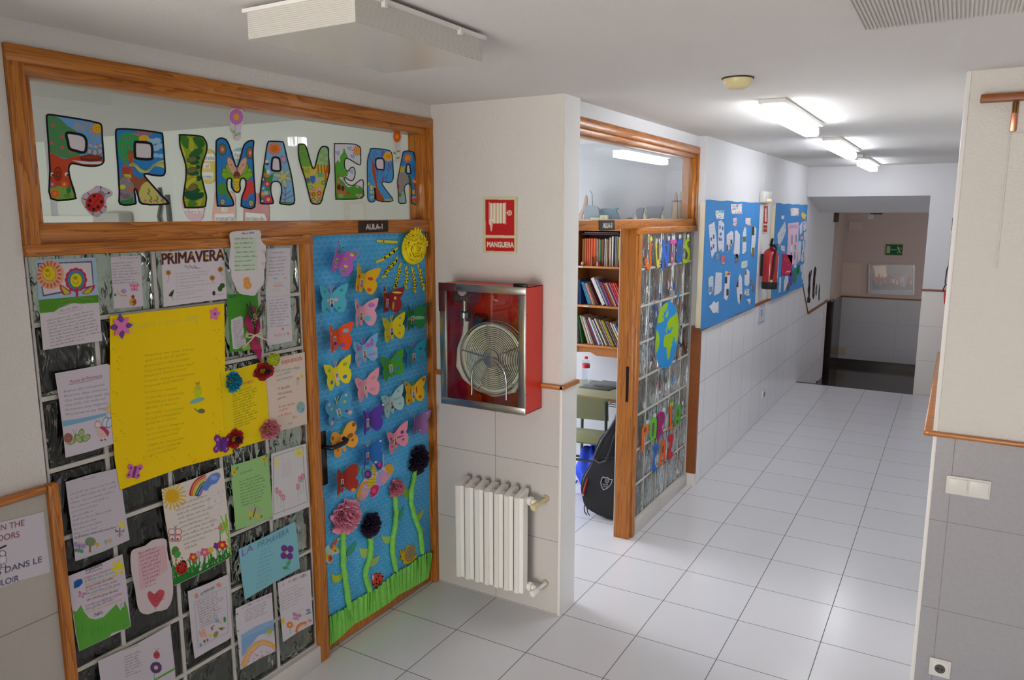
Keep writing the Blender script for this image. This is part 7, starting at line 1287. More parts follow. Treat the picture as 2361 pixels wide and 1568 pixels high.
scrap(S2, [(505, 285), (525, 255), (545, 268), (570, 290), (555, 355), (520, 335)], 'yellow sun-shaped card at the upper right of the far board', '#e0c028', ['#d88030', '#d8c8d0'], 12, r0=9, **F2_)
scrap(S2, [(222, 520), (270, 440), (315, 368), (325, 480), (300, 560), (240, 680), (225, 640)], 'white kite-shaped paper at the left of the far board', '#d2d4e2', ['#8a3048', '#2f4a90', '#d8c0c0'], 5, **F2_)
scrap(S2, [(262, 655), (310, 665), (318, 740), (262, 718)], 'small patterned card under the kite-shaped paper, far board', '#c8ccd8', BRT, 10, r0=5, **F2_)
scrap(S2, [(348, 392), (480, 378), (475, 560), (462, 878), (395, 895), (335, 765), (345, 560)], 'tall pink printed sheet in the middle of the far board', '#d8b8cc', None, lines=4, pics=((397, 590, 9, 55, '#8a88a0'), (447, 575, 9, 48, '#8a88a0'), (436, 680, 8, 36, '#8a88a0'), (430, 780, 8, 46, '#8a88a0'), (390, 700, 14, 34, '#d8d4dc'), (388, 770, 9, 26, '#8a88a0'), (415, 430, 50, 22, '#c0a0b8')), **F2_)
scrap(S2, [(286, 760), (407, 775), (388, 1028), (268, 1020)], 'crimson sheet with a pale ribbon drawing on the far board', '#b82850', ['#d04878', '#e08090', '#b07090'], 8, r0=9, pics=((355, 975, 26, 8, '#d8b8b8'),), **F2_)
scrap(S2, [(487, 420), (525, 365), (522, 500), (492, 540)], 'narrow white paper right of the pink sheet, far board', '#d0d4e0', None, lines=5, **F2_)
scrap(S2, [(530, 370), (565, 365), (570, 440), (555, 490), (535, 485)], 'white paper with red marks near the right edge of the far board', '#d4d0da', ['#c83848'], 5, **F2_)
scrap(S2, [(538, 500), (568, 490), (562, 600), (540, 600)], 'small white tag near the right edge of the far board', '#ccd0dc', **F2_)
scrap(S2, [(498, 545), (528, 545), (528, 590), (500, 590)], 'tiny beige card right of the pink sheet, far board', '#c0b0b0', **F2_)
scrap(S2, [(470, 620), (495, 598), (512, 620), (500, 820), (468, 880), (468, 740)], 'long pointed white paper right of the pink sheet, far board', '#c8d0d8', None, lines=14, **F2_)
scrap(S2, [(525, 605), (548, 600), (548, 780), (530, 862), (500, 845), (515, 740)], 'long white paper with dark photos near the right edge, far board', '#ccd2de', None, lines=4, pics=((519, 675, 7, 42, '#5a6488'), (535, 770, 6, 36, '#a89878')), **F2_)
scrap(S2, [(415, 895), (450, 880), (450, 925), (430, 938)], 'small white tag under the pink sheet, far board', '#ccd0dc', **F2_)
scrap(S2, [(500, 890), (520, 895), (515, 980), (498, 970)], 'small white slip at the lower right of the far board', '#c4ccda', **F2_)
scrap(S2, [(525, 880), (545, 875), (545, 1000), (538, 1100), (508, 1050)], 'white strip hanging at the right corner of the far board', '#ccd2de', **F2_)
scrap(S2, [(425, 945), (458, 925), (450, 1070), (440, 1118), (412, 1085)], 'bright green paper at the bottom of the far board', '#1f8a50', **F2_)
scrap(S2, [(468, 890), (490, 900), (485, 1000), (455, 1010), (455, 960)], 'dark green leaf shape at the bottom of the far board', '#1c6a58', ['#3f9a70'], 6, **F2_)
scrap(S2, [(375, 1000), (395, 940), (410, 980), (405, 1120), (380, 1150), (362, 1080)], 'purple glittery paper at the bottom of the far board', '#5a50a0', ['#8a6ac8', '#3a6ac0'], 12, r0=6, **F2_)
scrap(S2, [(318, 1020), (352, 1028), (350, 1120), (315, 1200), (296, 1222), (298, 1100)], 'white leaning paper at the bottom left of the far board', '#ccd2e0', **F2_)
scrap(S2, [(245, 1045), (268, 1040), (262, 1220), (235, 1228)], 'white strip with a small sunflower at the lower left of the far board', '#ccd2e0', ['#8a9a48'], 3, **F2_)
scrap(S2, [(338, 1120), (358, 1100), (368, 1170), (345, 1215), (332, 1170)], 'brown oval picture at the bottom of the far board', '#6a4a48', **F2_)
# small posters
sheet('safety_sign', 'narrow red fire extinguisher sign between the two pinboards', 'safety sign', [(62, 162), (110, 158), (104, 516), (42, 516)], '#d8d8b0', lambda c: (c.poly([(64, 182), (108, 184), (102, 396), (54, 396)], '#b82028'), c.poly([(74, 230), (92, 205), (90, 375), (70, 372)], '#e0dccc'), c.line([(70, 225), (90, 200)], 4, '#e0dccc'), c.poly([(54, 412), (100, 418), (97, 496), (50, 494)], '#b82028'), c.text('EXTINTOR', (55, 470), (96, 468), 24, '#e0dccc')), k=S2, ax=0, val=.0, sg=1, off=.001, th=.002, res=.6)
sheet('notice', 'small white paper notice taped on the tiles between the pinboards', 'notice', [(700, 1210), (762, 1192), (755, 1395), (683, 1432)], '#cdd0da', lambda c: (c.line([(710, 1228), (750, 1212)], 8, '#c08898', al=.8), c.line([(715, 1275), (722, 1270), (722, 1335)], 6, '#3a3a44'), c.line([(690, 1405), (745, 1385)], 8, '#8080b0', al=.8)), k=S1, ax=0, val=.016, sg=1, off=.001, res=.6)
t = thing('emergency_light', (.03, 4.2, 2.24), 'square white emergency light above the fire extinguisher', 'emergency light')
m = MB(); m.bbox(0, .05, 4.07, 4.40, 2.225, 2.335, .012, seg=3); m.build('housing', SWP, t); m = MB(); m.bbox(.05, .054, 4.18, 4.36, 2.24, 2.262, .002); m.build('indicator', mat('amber_lamp', '#ff9070', .4, emit=1.2), t)
m = MB(); m.bbox(0, .012, 4.20, 4.215, 2.335, H, .003); m.build('cable_channel', STUC2, t)
# fire extinguisher
t = thing('fire_extinguisher', (.105, 4.32, 1.40), 'red fire extinguisher with a black base hung between the pinboards', 'fire extinguisher'); ex, ey, ez = .10, 4.25, 1.385
EXT = lambda m: (setattr(m, 'v', [(ex+(x-ex)*.9, ey+(y-ey)*.9, 1.40+(z-ez)*.8) for x, y, z in m.v]), m)[1]
ER = mat('extinguisher_red', '#a81820', .25, coat=.4)
m = MB(); m.lathe([(.001, .08), (.078, .08), (.08, .10), (.08, .40), (.074, .44), (.05, .475), (.022, .492), (.02, .505)], (ex, ey, ez), seg=32); EXT(m).build('cylinder', ER, t)
m = MB(); m.lathe([(.001, .0), (.076, .0), (.082, .01), (.082, .085), (.079, .088)], (ex, ey, ez), seg=32); EXT(m).build('base_cap', MATS['black_rubber'], t)
m = MB(); m.lathe([(.018, .50), (.018, .535), (.012, .545)], (ex, ey, ez), seg=14); m.bbox(ex-.01, ex+.075, ey-.09, ey+.03, ez+.53, ez+.54, .003); m.tube([(ex, ey-.02, ez+.54), (ex+.01, ey-.05, ez+.575), (ex+.02, ey-.06, ez+.61)], [.012, .016, .012], 8); EXT(m).build('valve', MATS['black_plastic'], t)
m = MB(); m.tube([(ex+.02, ey-.03, ez+.535), (ex+.065, ey-.06, ez+.50), (ex+.055, ey-.085, ez+.38), (ex+.05, ey-.085, ez+.25), (ex+.035, ey-.088, ez+.12)], .011, 10); EXT(m).build('hose', MATS['black_rubber'], t)
m = MB(); m.tube([(ex+.035, ey-.088, ez+.118), (ex+.034, ey-.088, ez+.09)], .014, 10); EXT(m).build('hose_tip', mat('tip_beige', '#b8a878', .5), t)
m = MB(); m.prism([(ex+.0815*math.cos(a), ey+.0815*math.sin(a), 0) for a in np.linspace(-.1, .9, 12)]+[(ex+.079*math.cos(a), ey+.079*math.sin(a), 0) for a in np.linspace(.9, -.1, 12)], (0, 0, ez+.13), (0, 0, ez+.40)); EXT(m).build('label', mat('label_white', '#c8bcc0', .4, noise=.3, nscale=60), t)
m = MB(); m.box(0, ex-.075, ey-.02, ey+.02, ez+.15, ez+.42); EXT(m).build('wall_bracket', MATS['black_plastic'], t)
# coat rail and bag on the right wall
t = thing('tool_rack_rail', (1.605, 4.5, 1.45), 'thin brown upright rail with hooks seen edge-on on the right corridor wall', 'wall rail')
m = MB(); m.bbox(1.596, 1.616, 4.49, 4.53, 1.50, 1.955, .003); m.build('lower_rail', mat('rail_brown', '#5a3c30', .5), t)
m = MB(); m.bbox(1.594, 1.614, 4.49, 4.53, 1.968, 2.09, .003); m.build('upper_rail', mat('rail_dark', '#33242c', .5), t)
m = MB(); m.cyl((1.614, 4.51, 2.08), (XR, 4.51, 2.08), .003, 8); m.cyl((1.614, 4.51, 1.95), (XR, 4.51, 1.95), .003, 8); m.cyl((1.61, 4.51, 1.6), (XR, 4.51, 1.6), .003, 8); m.build('hook', CHR, t)
m = MB(); m.tube([(1.600, 4.5, 1.67), (1.588, 4.5, 1.62), (1.584, 4.5, 1.5), (1.590, 4.5, 1.495), (1.575, 4.5, 1.45), (1.572, 4.5, 1.43), (1.585, 4.5, 1.425), (1.60, 4.5, 1.46), (1.60, 4.5, 1.5)], .005, 8); m.build('strap_loop', MATS['black_rubber'], label='black strap loop hanging from the brown rail on the right wall', cat='strap')
m = MB(); m.tube([(1.615, 4.5, 1.52), (1.608, 4.5, 1.46), (1.604, 4.5, 1.40), (1.608, 4.5, 1.33), (1.618, 4.5, 1.27)], [.004, .016, .024, .020, .004], 12); m.build('red_pouch', mat('pouch_red', '#c83c2c', .5, noise=.3, nscale=30), label='small red and pink pouch hanging on the right corridor wall', cat='pouch')
# painted figures on the stair wall
FS = dict(ax=0, val=.0, sg=1, off=.002, th=.001, res=.5)
def fig(P, label, cols, base): sheet('wall_figure', label, 'wall decoration', P, base, lambda c: bits(c, cols, 5, 16, 14), k=S4, group='cut-out figures on the stair wall', sm=1, **FS)
fig([(215, 480), (235, 385), (250, 470), (262, 370), (280, 370), (272, 450), (255, 520), (245, 690), (250, 720), (235, 900), (255, 960), (240, 1030), (185, 1030), (190, 930), (210, 890), (195, 760), (215, 660)], 'tall dark cut-out figure with a yellow foot, nearest on the stair wall', ['#b08a90', '#2a2028', '#8a7a70'], '#2c2428')
fig([(320, 380), (345, 290), (355, 320), (372, 340), (365, 420), (348, 520), (345, 620), (330, 780), (332, 880), (310, 965), (288, 900), (295, 780), (300, 620)], 'tall thin dark cut-out figure with red and yellow parts, second on the stair wall', ['#8a7a30', '#6a3040', '#2a2428'], '#33242c')
fig([(355, 740), (370, 640), (385, 700), (380, 850), (362, 900), (350, 840)], 'faint grey-green cut-out figure, third on the stair wall', ['#5a6a68'], '#6a7272')
fig([(415, 800), (430, 640), (442, 760), (435, 860), (438, 960), (415, 985), (412, 880)], 'small dark dotted cut-out figure, farthest on the stair wall', ['#8a8a30', '#2a3438'], '#4a4a44')
m = MB(); m.bbox(.014, .03, 8.35, 8.5, .60, .70, .003); m.build('light_switch', SWP, label='small white switch low on the stair wall', cat='light switch')
m = MB(); m.tube([(.03, 8.7, .835), (.06, 8.9, .84), (.10, 9.0, .84), (.06, 9.02, .80)], .012, 8); m.build('handrail_end', CHR, label='bent metal handrail end on the stair wall', cat='handrail')
# landing wall
LW = dict(ax=1, val=10.07, sg=-1, off=.002, th=.003, res=.6); E_ = (1990, 480, .14024)
def exitp(c):
    c.poly([(378, 598), (652, 602), (640, 772), (370, 765)], '#0f5a3c'); q = '#b0a878'; c.poly([(390, 622), (448, 624), (442, 740), (384, 738)], q); c.line([(470, 682), (545, 684)], 14, q); c.poly([(455, 682), (480, 665), (480, 700)], q)
    c.ell(572, 640, 11, 13, q); c.line([(580, 655), (600, 700)], 24, q); c.line([(582, 658), (560, 680), (545, 682)], 9, q); c.line([(585, 655), (622, 652), (632, 675)], 9, q); c.line([(598, 700), (608, 735), (632, 735)], 11, q); c.line([(595, 700), (570, 720), (572, 745)], 11, q)
sheet('exit_sign', 'green running-man exit sign on the landing wall', 'exit sign', [(366, 584), (660, 590), (650, 780), (355, 775)], '#9a9468', exitp, k=E_, **LW)
def pic(c):
    c.poly([(150, 945), (375, 945), (395, 1140), (330, 1160), (200, 1120), (180, 1000)], '#d0b8a8'); c.poly([(130, 1340), (820, 1350), (820, 1400), (120, 1400)], '#7a7890'); r = random.Random(1)
    for i in range(26): u = 160+i*25; v = r.uniform(1080, 1180); c.ell(u, v, 9, 16, '#6a4038'); c.poly([(u-16, v+15), (u+16, v+15), (u+14, v+90), (u-14, v+90)], r.choice(['#8a3a38', '#a8502c', '#5a5068', '#7a6a80', '#c88058', '#6a3038'])); c.line([(u-6, v+90), (u-8, 1340)], 10, '#3c384c'); c.line([(u+7, v+90), (u+8, 1340)], 10, '#3c384c')
    c.poly([(600, 1140), (740, 1060), (700, 1300), (620, 1290)], '#8a8898', al=.5)
o = sheet('framed_photo', 'framed group photograph under glossy wrap on the landing wall', 'picture', [(125, 930), (825, 935), (818, 1410), (112, 1395)], '#6e6064', pic, k=E_, gloss=True, **dict(LW, off=.02, th=.006))
m = MB(); q = atv(np.array(X(E_, (95, 920), (850, 930), (842, 1425), (82, 1405))), 1, 10.07); m.prism([tuple(p) for p in q], (0, -.022, 0), (0, 0, 0)); m.build('backing_frame', mat('frame_plastic', '#a09a98', .2), o)
WB = mat('cabinet_door_paint', '#c4aea2', .6)
def flatbox(nm, P, k, d, mt, label, cat, y=10.07):
    q = atv(np.array(X(k, *P)), 1, y); m = MB(); m.prism([tuple(p) for p in q], (0, -d, 0), (0, 0, 0)); return m.build(nm, mt, label=label, cat=cat)
t = thing('meter_cupboard', tuple(at(1967, 690, 1, 10.06)), 'cream flush cupboard door left of the group photograph', 'cupboard')
for nm, P, d in (('frame', [(568, 592), (715, 598), (708, 818), (560, 810)], .02), ('door', [(582, 605), (702, 610), (695, 805), (575, 798)], .028)):
    q = atv(np.array(X(C2, *P)), 1, 10.07); m = MB(); m.prism([tuple(p) for p in q], (0, -d, 0), (0, 0, 0)); m.build(nm, WB, t)
flatbox('access_panel', [(632, 320), (720, 322), (718, 378), (630, 376)], C2, .012, WB, 'small painted access panel high on the landing wall', 'access panel')
flatbox('junction_plate', [(540, 1160), (610, 1163), (607, 1210), (536, 1206)], C2, .012, mat('plate_cream', '#a89478', .5), 'cream blank cover plate low on the landing tiles', 'cover plate', y=10.062)
t = thing('emergency_light', tuple(at(2010, 500, 1, 7.9)), 'grey emergency lamp under the ceiling of the landing', 'emergency light'); p = ORG[t.name]
m = MB(); m.bbox(p[0]-.02, p[0]+.12, p[1]-.02, p[1]+.1, p[2]+.03, p[2]+.05, .003); m.build('mount', MATS['black_plastic'], t); m = MB(); m.bbox(p[0]-.045, p[0]+.02, p[1]-.03, p[1]+.08, p[2]-.03, p[2]+.035, .006); m.build('lamp_head', MATS['projector_grey'], t)
m = MB(); p = at(1926, 503, 1, 9.1); m.bbox(p[0]-.05, p[0]+.04, 9.05, 9.18, p[2]-.06, p[2]+.08, .006); m.cyl((p[0], 9.12, p[2]+.08), (p[0], 9.12, 2.9), .012, 8); m.build('wall_speaker', mat('brown_box', '#4a3c38', .5), label='small dark box high in the left corner of the landing', cat='speaker')
# ---------------------------------------------------------------- second classroom through the open door
SW = mat('shelf_wood', '#b06c30', .45, noise=.15, nscale=25)
YF, YW = 2.15, 2.42; xb = lambda u: at(1300+.21692*u, 640, 1, YF)[0]
t = thing('wall_bookshelf', (-.62, 2.28, 1.0), 'wooden wall bookshelf full of books seen through the open doorway', 'bookshelf')
SX0, SX1 = xb(106), -.18; zs = [1.072, 1.395, 1.71, 2.005]
for x in (SX0, SX1-.016): m = MB(); m.bbox(x, x+.016, YF-.005, YW, 1.0, 2.02, .002); m.build('side_panel', SW, t)
for z in zs: m = MB(); m.bbox(SX0+.016, SX1-.016, YF, YW-.008, z-.018, z, .002); m.build('shelf_board', SW, t)
m = MB(); m.box(SX0+.016, SX1-.016, YW-.008, YW, 1.05, 2.0); m.build('back_panel', SW, t)
m = MB(); m.prism([(SX0+.016, YF+.02, 1.056), (SX1-.016, YF+.02, 1.056), (SX1-.016, YF+.02, .985), (SX0+.20, YF+.02, .985), (SX0+.15, YF+.02, 1.01), (SX0+.016, YF+.02, 1.0)], (0, 0, 0), (0, .015, 0)); m.build('apron', SW, t)
for x, z in ((xb(150), 1.702), (xb(215), 1.387)): m = MB(); m.box(x, x+.045, YF-.003, YF-.001, z-.006, z+.004); m.build('shelf_label', MATS['label_white'], t, label='small white label')
NAMES = {'t': ('tan', '#a8743c'), 'o': ('orange', '#e0541c'), 'w': ('white', '#d0ccca'), 'g': ('green', '#3f7a3c'), 'b': ('blue', '#2f5a9a'), 'r': ('red', '#b8302c'), 'k': ('black', '#26242a'), 'y': ('yellow', '#c8b030'), 'c': ('cream', '#c4b896'), 'p': ('pink', '#b8407c'), 'n': ('brown', '#7a4630'), 's': ('grey', '#88888c'), 'l': ('lime', '#9ab838'), 'u': ('light blue', '#4a98c0'), 'm': ('maroon', '#6a2834')}
def books(row, z, shelf, grp):
    for i, (c, x, w_, h, tilt) in enumerate(row):
        nm, hx = NAMES[c]; pv = NAMES[row[i-1][0]][0] if i else None; nx = NAMES[row[i+1][0]][0] if i+1 < len(row) else None
        lean = 'leaning ' if abs(tilt) > 4 else ''; size = 'tall ' if h > .235 else ('short ' if h < .19 else ''); th = 'thin ' if w_ < .012 else ('thick ' if w_ > .024 else '')
        lb = f"{size}{th}{lean}{nm} book, {shelf} shelf, " + (f"between a {pv} and a {nx} one" if pv and nx else (f"at the left end beside a {nx} one" if nx else f"against the door jamb after a {pv} one"))
        r = random.Random(i*7+len(shelf)); dep = r.uniform(.15, .19)
        tb = thing('book', (x, YF+.03, z), lb, 'book', grp, rot=(0, math.radians(-tilt), 0))
        o = 0 if tilt >= 0 else 0
        m = MB(); m.box(0, .0012, 0, dep, 0, h); m.box(w_-.0012, w_, 0, dep, 0, h); m.box(0, w_, 0, .0015, 0, h); m.build('cover', mat('book_'+nm.replace(' ', '_'), hx, .5), tb, local=True)
        m = MB(); m.box(.0013, w_-.0013, .0017, dep-.003, .003, h-.003); m.build('pages', mat('book_pages', '#c8c0ac', .8), tb, local=True)
R1 = [('t', 175, 16, .21, 0), ('t', 190, 9, .21, 0), ('o', 200, 20, .215, 0), ('o', 222, 18, .215, 0), ('o', 242, 20, .215, 0), ('o', 264, 24, .215, 0), ('o', 290, 24, .215, 0), ('w', 316, 8, .215, 0), ('t', 326, 22, .21, 0), ('w', 350, 7, .21, 0), ('g', 359, 14, .205, 0), ('n', 376, 30, .21, 0), ('w', 410, 14, .215, 0), ('c', 427, 14, .21, 0), ('n', 443, 14, .21, 0), ('c', 460, 22, .225, 0), ('w', 487, 20, .235, 0), ('k', 509, 10, .23, 0), ('s', 521, 14, .235, 0), ('s', 537, 14, .235, 0), ('y', 556, 20, .23, 0), ('b', 580, 24, .235, 0), ('l', 607, 18, .24, 0), ('l', 627, 20, .25, 0), ('w', 650, 20, .25, 0)]
def cv(R, z, tl=None):
    out = []; pe = pa = None
    for c, u, w_, h, t_ in R:
        x = xb(u); w = max(.006, (xb(u+w_)-x)*.92*math.cos(math.radians(t_))); ta = math.tan(math.radians(t_))
        if pe is not None: ta = min(ta, pa[0]+max(0, x-pe)/min(h, pa[1])*.95)
        out.append((c, x, w, h, math.degrees(math.atan(ta)))); pe = x+w/math.cos(math.atan(ta)); pa = (ta, h)
    return out
books(cv(R1, 1.71), 1.711, 'top', 'books on the top shelf of the classroom bookcase')
R2 = [('b', 130, 14, 0.2, 2), ('s', 146, 10, 0.2, 5), ('b', 160, 14, 0.2, 8), ('u', 245, 14, 0.19, 26), ('u', 262, 18, 0.19, 26), ('s', 283, 12, 0.18, 26), ('w', 298, 12, 0.185, 26), ('o', 312, 16, 0.185, 26), ('g', 331, 10, 0.18, 26), ('m', 345, 14, 0.19, 26), ('w', 395, 44, 0.235, 26), ('s', 442, 24, 0.225, 26), ('b', 468, 12, 0.22, 26), ('p', 482, 14, 0.205, 26), ('m', 498, 12, 0.2, 26), ('r', 512, 16, 0.2, 26), ('y', 530, 8, 0.2, 26), ('w', 540, 12, 0.2, 26), ('m', 554, 12, 0.2, 26), ('p', 568, 22, 0.2, 26), ('r', 592, 18, 0.2, 26), ('o', 612, 20, 0.2, 26), ('r', 636, 20, 0.2, 26)]
books(cv(R2, 1.395), 1.396, 'middle', 'books on the middle shelf of the classroom bookcase')
R3 = [('s', 112, 14, 0.21, 0), ('w', 128, 12, 0.21, 1), ('g', 180, 16, 0.235, 10), ('c', 250, 26, 0.24, 27), ('w', 280, 22, 0.235, 27), ('c', 305, 12, 0.235, 27), ('m', 320, 14, 0.22, 27), ('r', 338, 12, 0.22, 27), ('b', 352, 10, 0.22, 27), ('w', 364, 24, 0.235, 27), ('s', 392, 14, 0.23, 27), ('w', 410, 16, 0.22, 27), ('k', 428, 12, 0.23, 27), ('c', 442, 24, 0.235, 27), ('n', 470, 16, 0.235, 27), ('s', 488, 20, 0.23, 27), ('y', 512, 14, 0.225, 27), ('y', 528, 12, 0.225, 27), ('k', 542, 14, 0.22, 27), ('s', 558, 14, 0.22, 27), ('n', 576, 20, 0.22, 27), ('c', 600, 22, 0.21, 27), ('w', 626, 20, 0.2, 27), ('b', 650, 20, 0.2, 27)]
books(cv(R3, 1.072), 1.073, 'bottom', 'books on the bottom shelf of the classroom bookcase')
for i, (u0, u1, q, d, zz) in enumerate(((165, 640, 'k', 'lowest', 1.955), (185, 600, 's', 'upper', 1.967))):
    m = MB(); m.bbox(xb(u0), xb(u1)-.04, YF+.04, YF+.21, zz, zz+.010, .002); m.build('magazine', mat('magazine_'+d, '#34303c' if i == 0 else '#6a5860', .4), label=('dark' if i == 0 else 'greyish')+' flat magazine lying on top of the upright books, '+d+' of two', cat='magazine')
m = MB(); m.ball((xb(190), YF+.018, 1.71+.017*1.0), .0165, 18); m.build('wooden_ball', mat('ball_wood', '#b09468', .6, noise=.2, nscale=90), label='small wooden ball at the left front of the top shelf', cat='ball')
WBR = mat('block_wood', '#7a3c28', .5, noise=.2, nscale=40)
for u, r_, h, lb in ((290, .0105, .072, 'tall round wooden block'), (455, .009, .06, 'slim turned wooden peg'), (562, .010, .068, 'cone-shaped wooden peg')): m = MB(); m.lathe([(r_*1.2, 0), (r_, .01), (r_*(.9 if u == 290 else .45), h), (.0001, h)], (xb(u), YF+.014, 1.711)); m.build('wooden_block', WBR, label=lb+' standing before the books on the top shelf', cat='wooden block', group='wooden blocks on the top shelf')
m = MB(); m.lathe([(.0195, 0), (.0195, .034), (.0, .034)], (xb(357), YF+.022, 1.711), seg=8); m.build('wooden_block', WBR, label='squat eight-sided wooden block standing before the books on the top shelf', cat='wooden block', group='wooden blocks on the top shelf')
# things on top of the bookcase, seen through the pane
def stand(nm, P, col, label, cat, y=2.24, th_=.02, k=B1):
    q = atv(np.array(smooth(X(k, *P), 2)), 1, y); q[:, 2] += 2.023-q[:, 2].min() if q[:, 2].min() < 2.023 else 0; m = MB(); m.prism([tuple(p) for p in q], (0, 0, 0), (0, th_, 0)); m.build(nm, mat(nm+col[1:], col, .6), label=label, cat=cat)
stand('wooden_curve_ruler', [(150, 1320), (200, 1240), (225, 1110), (243, 1110), (240, 1220), (190, 1320), (190, 1420), (150, 1420)], '#c09a80', 'tall curved wooden piece at the left on top of the bookcase', 'wooden piece', 2.28)
stand('grey_hill_block', [(215, 1320), (215, 1260), (240, 1215), (300, 1210), (360, 1230), (375, 1270), (375, 1420), (215, 1420)], '#8a98a4', 'rounded grey block at the left on top of the bookcase', 'foam block', 2.22)
stand('dolphin_shape', [(375, 1270), (420, 1242), (470, 1240), (530, 1250), (560, 1238), (596, 1237), (565, 1265), (590, 1320), (590, 1420), (400, 1420)], '#6f96a8', 'blue-grey dolphin-shaped cut-out on top of the bookcase', 'cut-out', 2.25)
stand('dark_trapezoid', [(785, 1255), (865, 1235), (855, 1300), (830, 1420), (800, 1420)], '#7c8694', 'small grey wedge on top of the bookcase', 'foam block', 2.30)
stand('grey_trapezoid', [(890, 1218), (960, 1215), (1060, 1212), (1075, 1240), (1045, 1320), (1045, 1420), (930, 1420), (910, 1300)], '#7f8590', 'large grey trapezoid block on top of the bookcase', 'foam block', 2.24)
for P, lb in (([(390, 1265), (475, 1265), (475, 1420), (390, 1420)], 'cream cube'), ([(190, 1308), (270, 1308), (270, 1420), (190, 1420)], 'low cream slab at the left end'), ([(285, 1292), (385, 1292), (385, 1420), (285, 1420)], 'low cream slab beside the cube'), ([(745, 1420), (775, 1258), (808, 1420)], 'narrow cream pyramid'), ([(845, 1420), (880, 1230), (912, 1420)], 'tall cream pyramid'), ([(1040, 1420), (1075, 1258), (1110, 1420)], 'cream pyramid right of the large grey block'), ([(938, 1298), (1028, 1298), (1028, 1420), (938, 1420)], 'low cream block before the large grey one')):
    q = atv(np.array(X(B1, *P)), 1, 2.18); q[:, 2] = np.maximum(q[:, 2], 2.0215); m = MB(); m.prism([tuple(p) for p in q], (0, 0, 0), (0, .03, 0)); m.build('cream_block', mat('cream_blocks', '#d4cda8', .6), label=lb+' on top of the bookcase', cat='block', group='cream geometric blocks on the bookcase')
m = MB(); p = at(*X(B1, (712, 1300))[0], 1, 2.2); m.lathe([(.022, 0), (.026, .02), (.026, .06), (.02, .07)], (p[0], 2.2, 2.0215)); m.build('jar', mat('jar_brown', '#8a6a5c', .15, trans=.4), label='small brown glass jar on top of the bookcase', cat='jar')
stand('wooden_curve_ruler', [(1160, 1420), (1180, 1280), (1203, 1105), (1230, 1105), (1228, 1420)], '#b89a8a', 'tall tapering wooden piece at the right on top of the bookcase', 'wooden piece', 2.3)
stand('measuring_cylinder', [(1265, 1420), (1262, 1105), (1310, 1105), (1312, 1420)], '#a8a4a0', 'tall pale measuring cylinder at the far right on top of the bookcase', 'cylinder', 2.28)
stand('measuring_cylinder', [(245, 1420), (245, 1110), (298, 1110), (298, 1420)], '#c8ccd4', 'tall pale measuring cylinder beside the left wooden piece on the bookcase', 'cylinder', 2.34)
# desk
DG = mat('desk_laminate', '#9a9c7c', .4); TG = mat('tube_green', '#3c4438', .4); PLY = mat('plywood_edge', '#9a6a3c', .5)
t = thing('school_desk', (-.68, 2.06, 0), 'green-topped school desk against the wall under the bookcase', 'desk')
m = MB(); m.bbox(-1.0, -.36, 1.80, 2.34, .722, .742, .004); m.build('desk_top', DG, t)
m = MB(); m.bbox(-1.002, -.358, 1.796, 1.802, .720, .740, .002); m.build('edge_band', PLY, t)
for x in (-.97, -.39): m = MB(); m.tube([(x, 1.86, 0), (x, 1.86, .70), (x, 1.9, .72), (x, 2.25, .72), (x, 2.29, .70), (x, 2.29, 0)], .013, 10); m.build('leg_frame', TG, t)
m = MB()
for y in (1.9, 1.96, 2.02, 2.08, 2.14): m.cyl((-.95, y, .655), (-.41, y, .655), .003, 6)
for x in (-.95, -.77, -.59, -.41): m.tube([(x, 1.88, .71), (x, 1.88, .655), (x, 2.16, .655), (x, 2.16, .71)], .003, 6)
m.build('wire_basket', TG, t)
m = MB(); m.bbox(-.88, -.62, 2.02, 2.30, .742, .748, .002); m.bbox(-.80, -.50, 2.12, 2.33, .748, .753, .002); o = m.build('magazine', mat('glossy_dark', '#4a4c4a', .25, noise=.5, nscale=30), label='dark glossy magazines lying on the school desk', cat='magazine')
bx, by = -.865, 2.12; BT = mat('bottle_plastic', '#eef4fa', .03, trans=.95, ior=1.2)
t = thing('water_bottle', (bx, by, .742), 'clear plastic water bottle with red cap on the school desk', 'bottle')
pr = [(.001, 0), (.030, .002)]+[(.031 if i % 2 else .0285, .012+i*.0085) for i in range(15)]+[(.032, .145), (.032, .18), (.026, .20), (.014, .218), (.012, .226)]
m = MB(); m.lathe(pr, (bx, by, .742), seg=24); m.build('bottle_body', BT, t); m = MB(); m.lathe([(.0325, .148), (.0325, .178)], (bx, by, .742), seg=24); m.build('bottle_label', mat('label_red', '#c83038', .4, noise=.3, nscale=70), t)
m = MB(); m.lathe([(.014, .222), (.014, .238), (.001, .239)], (bx, by, .742), seg=20); m.build('cap', mat('cap_red', '#d02420', .4), t)
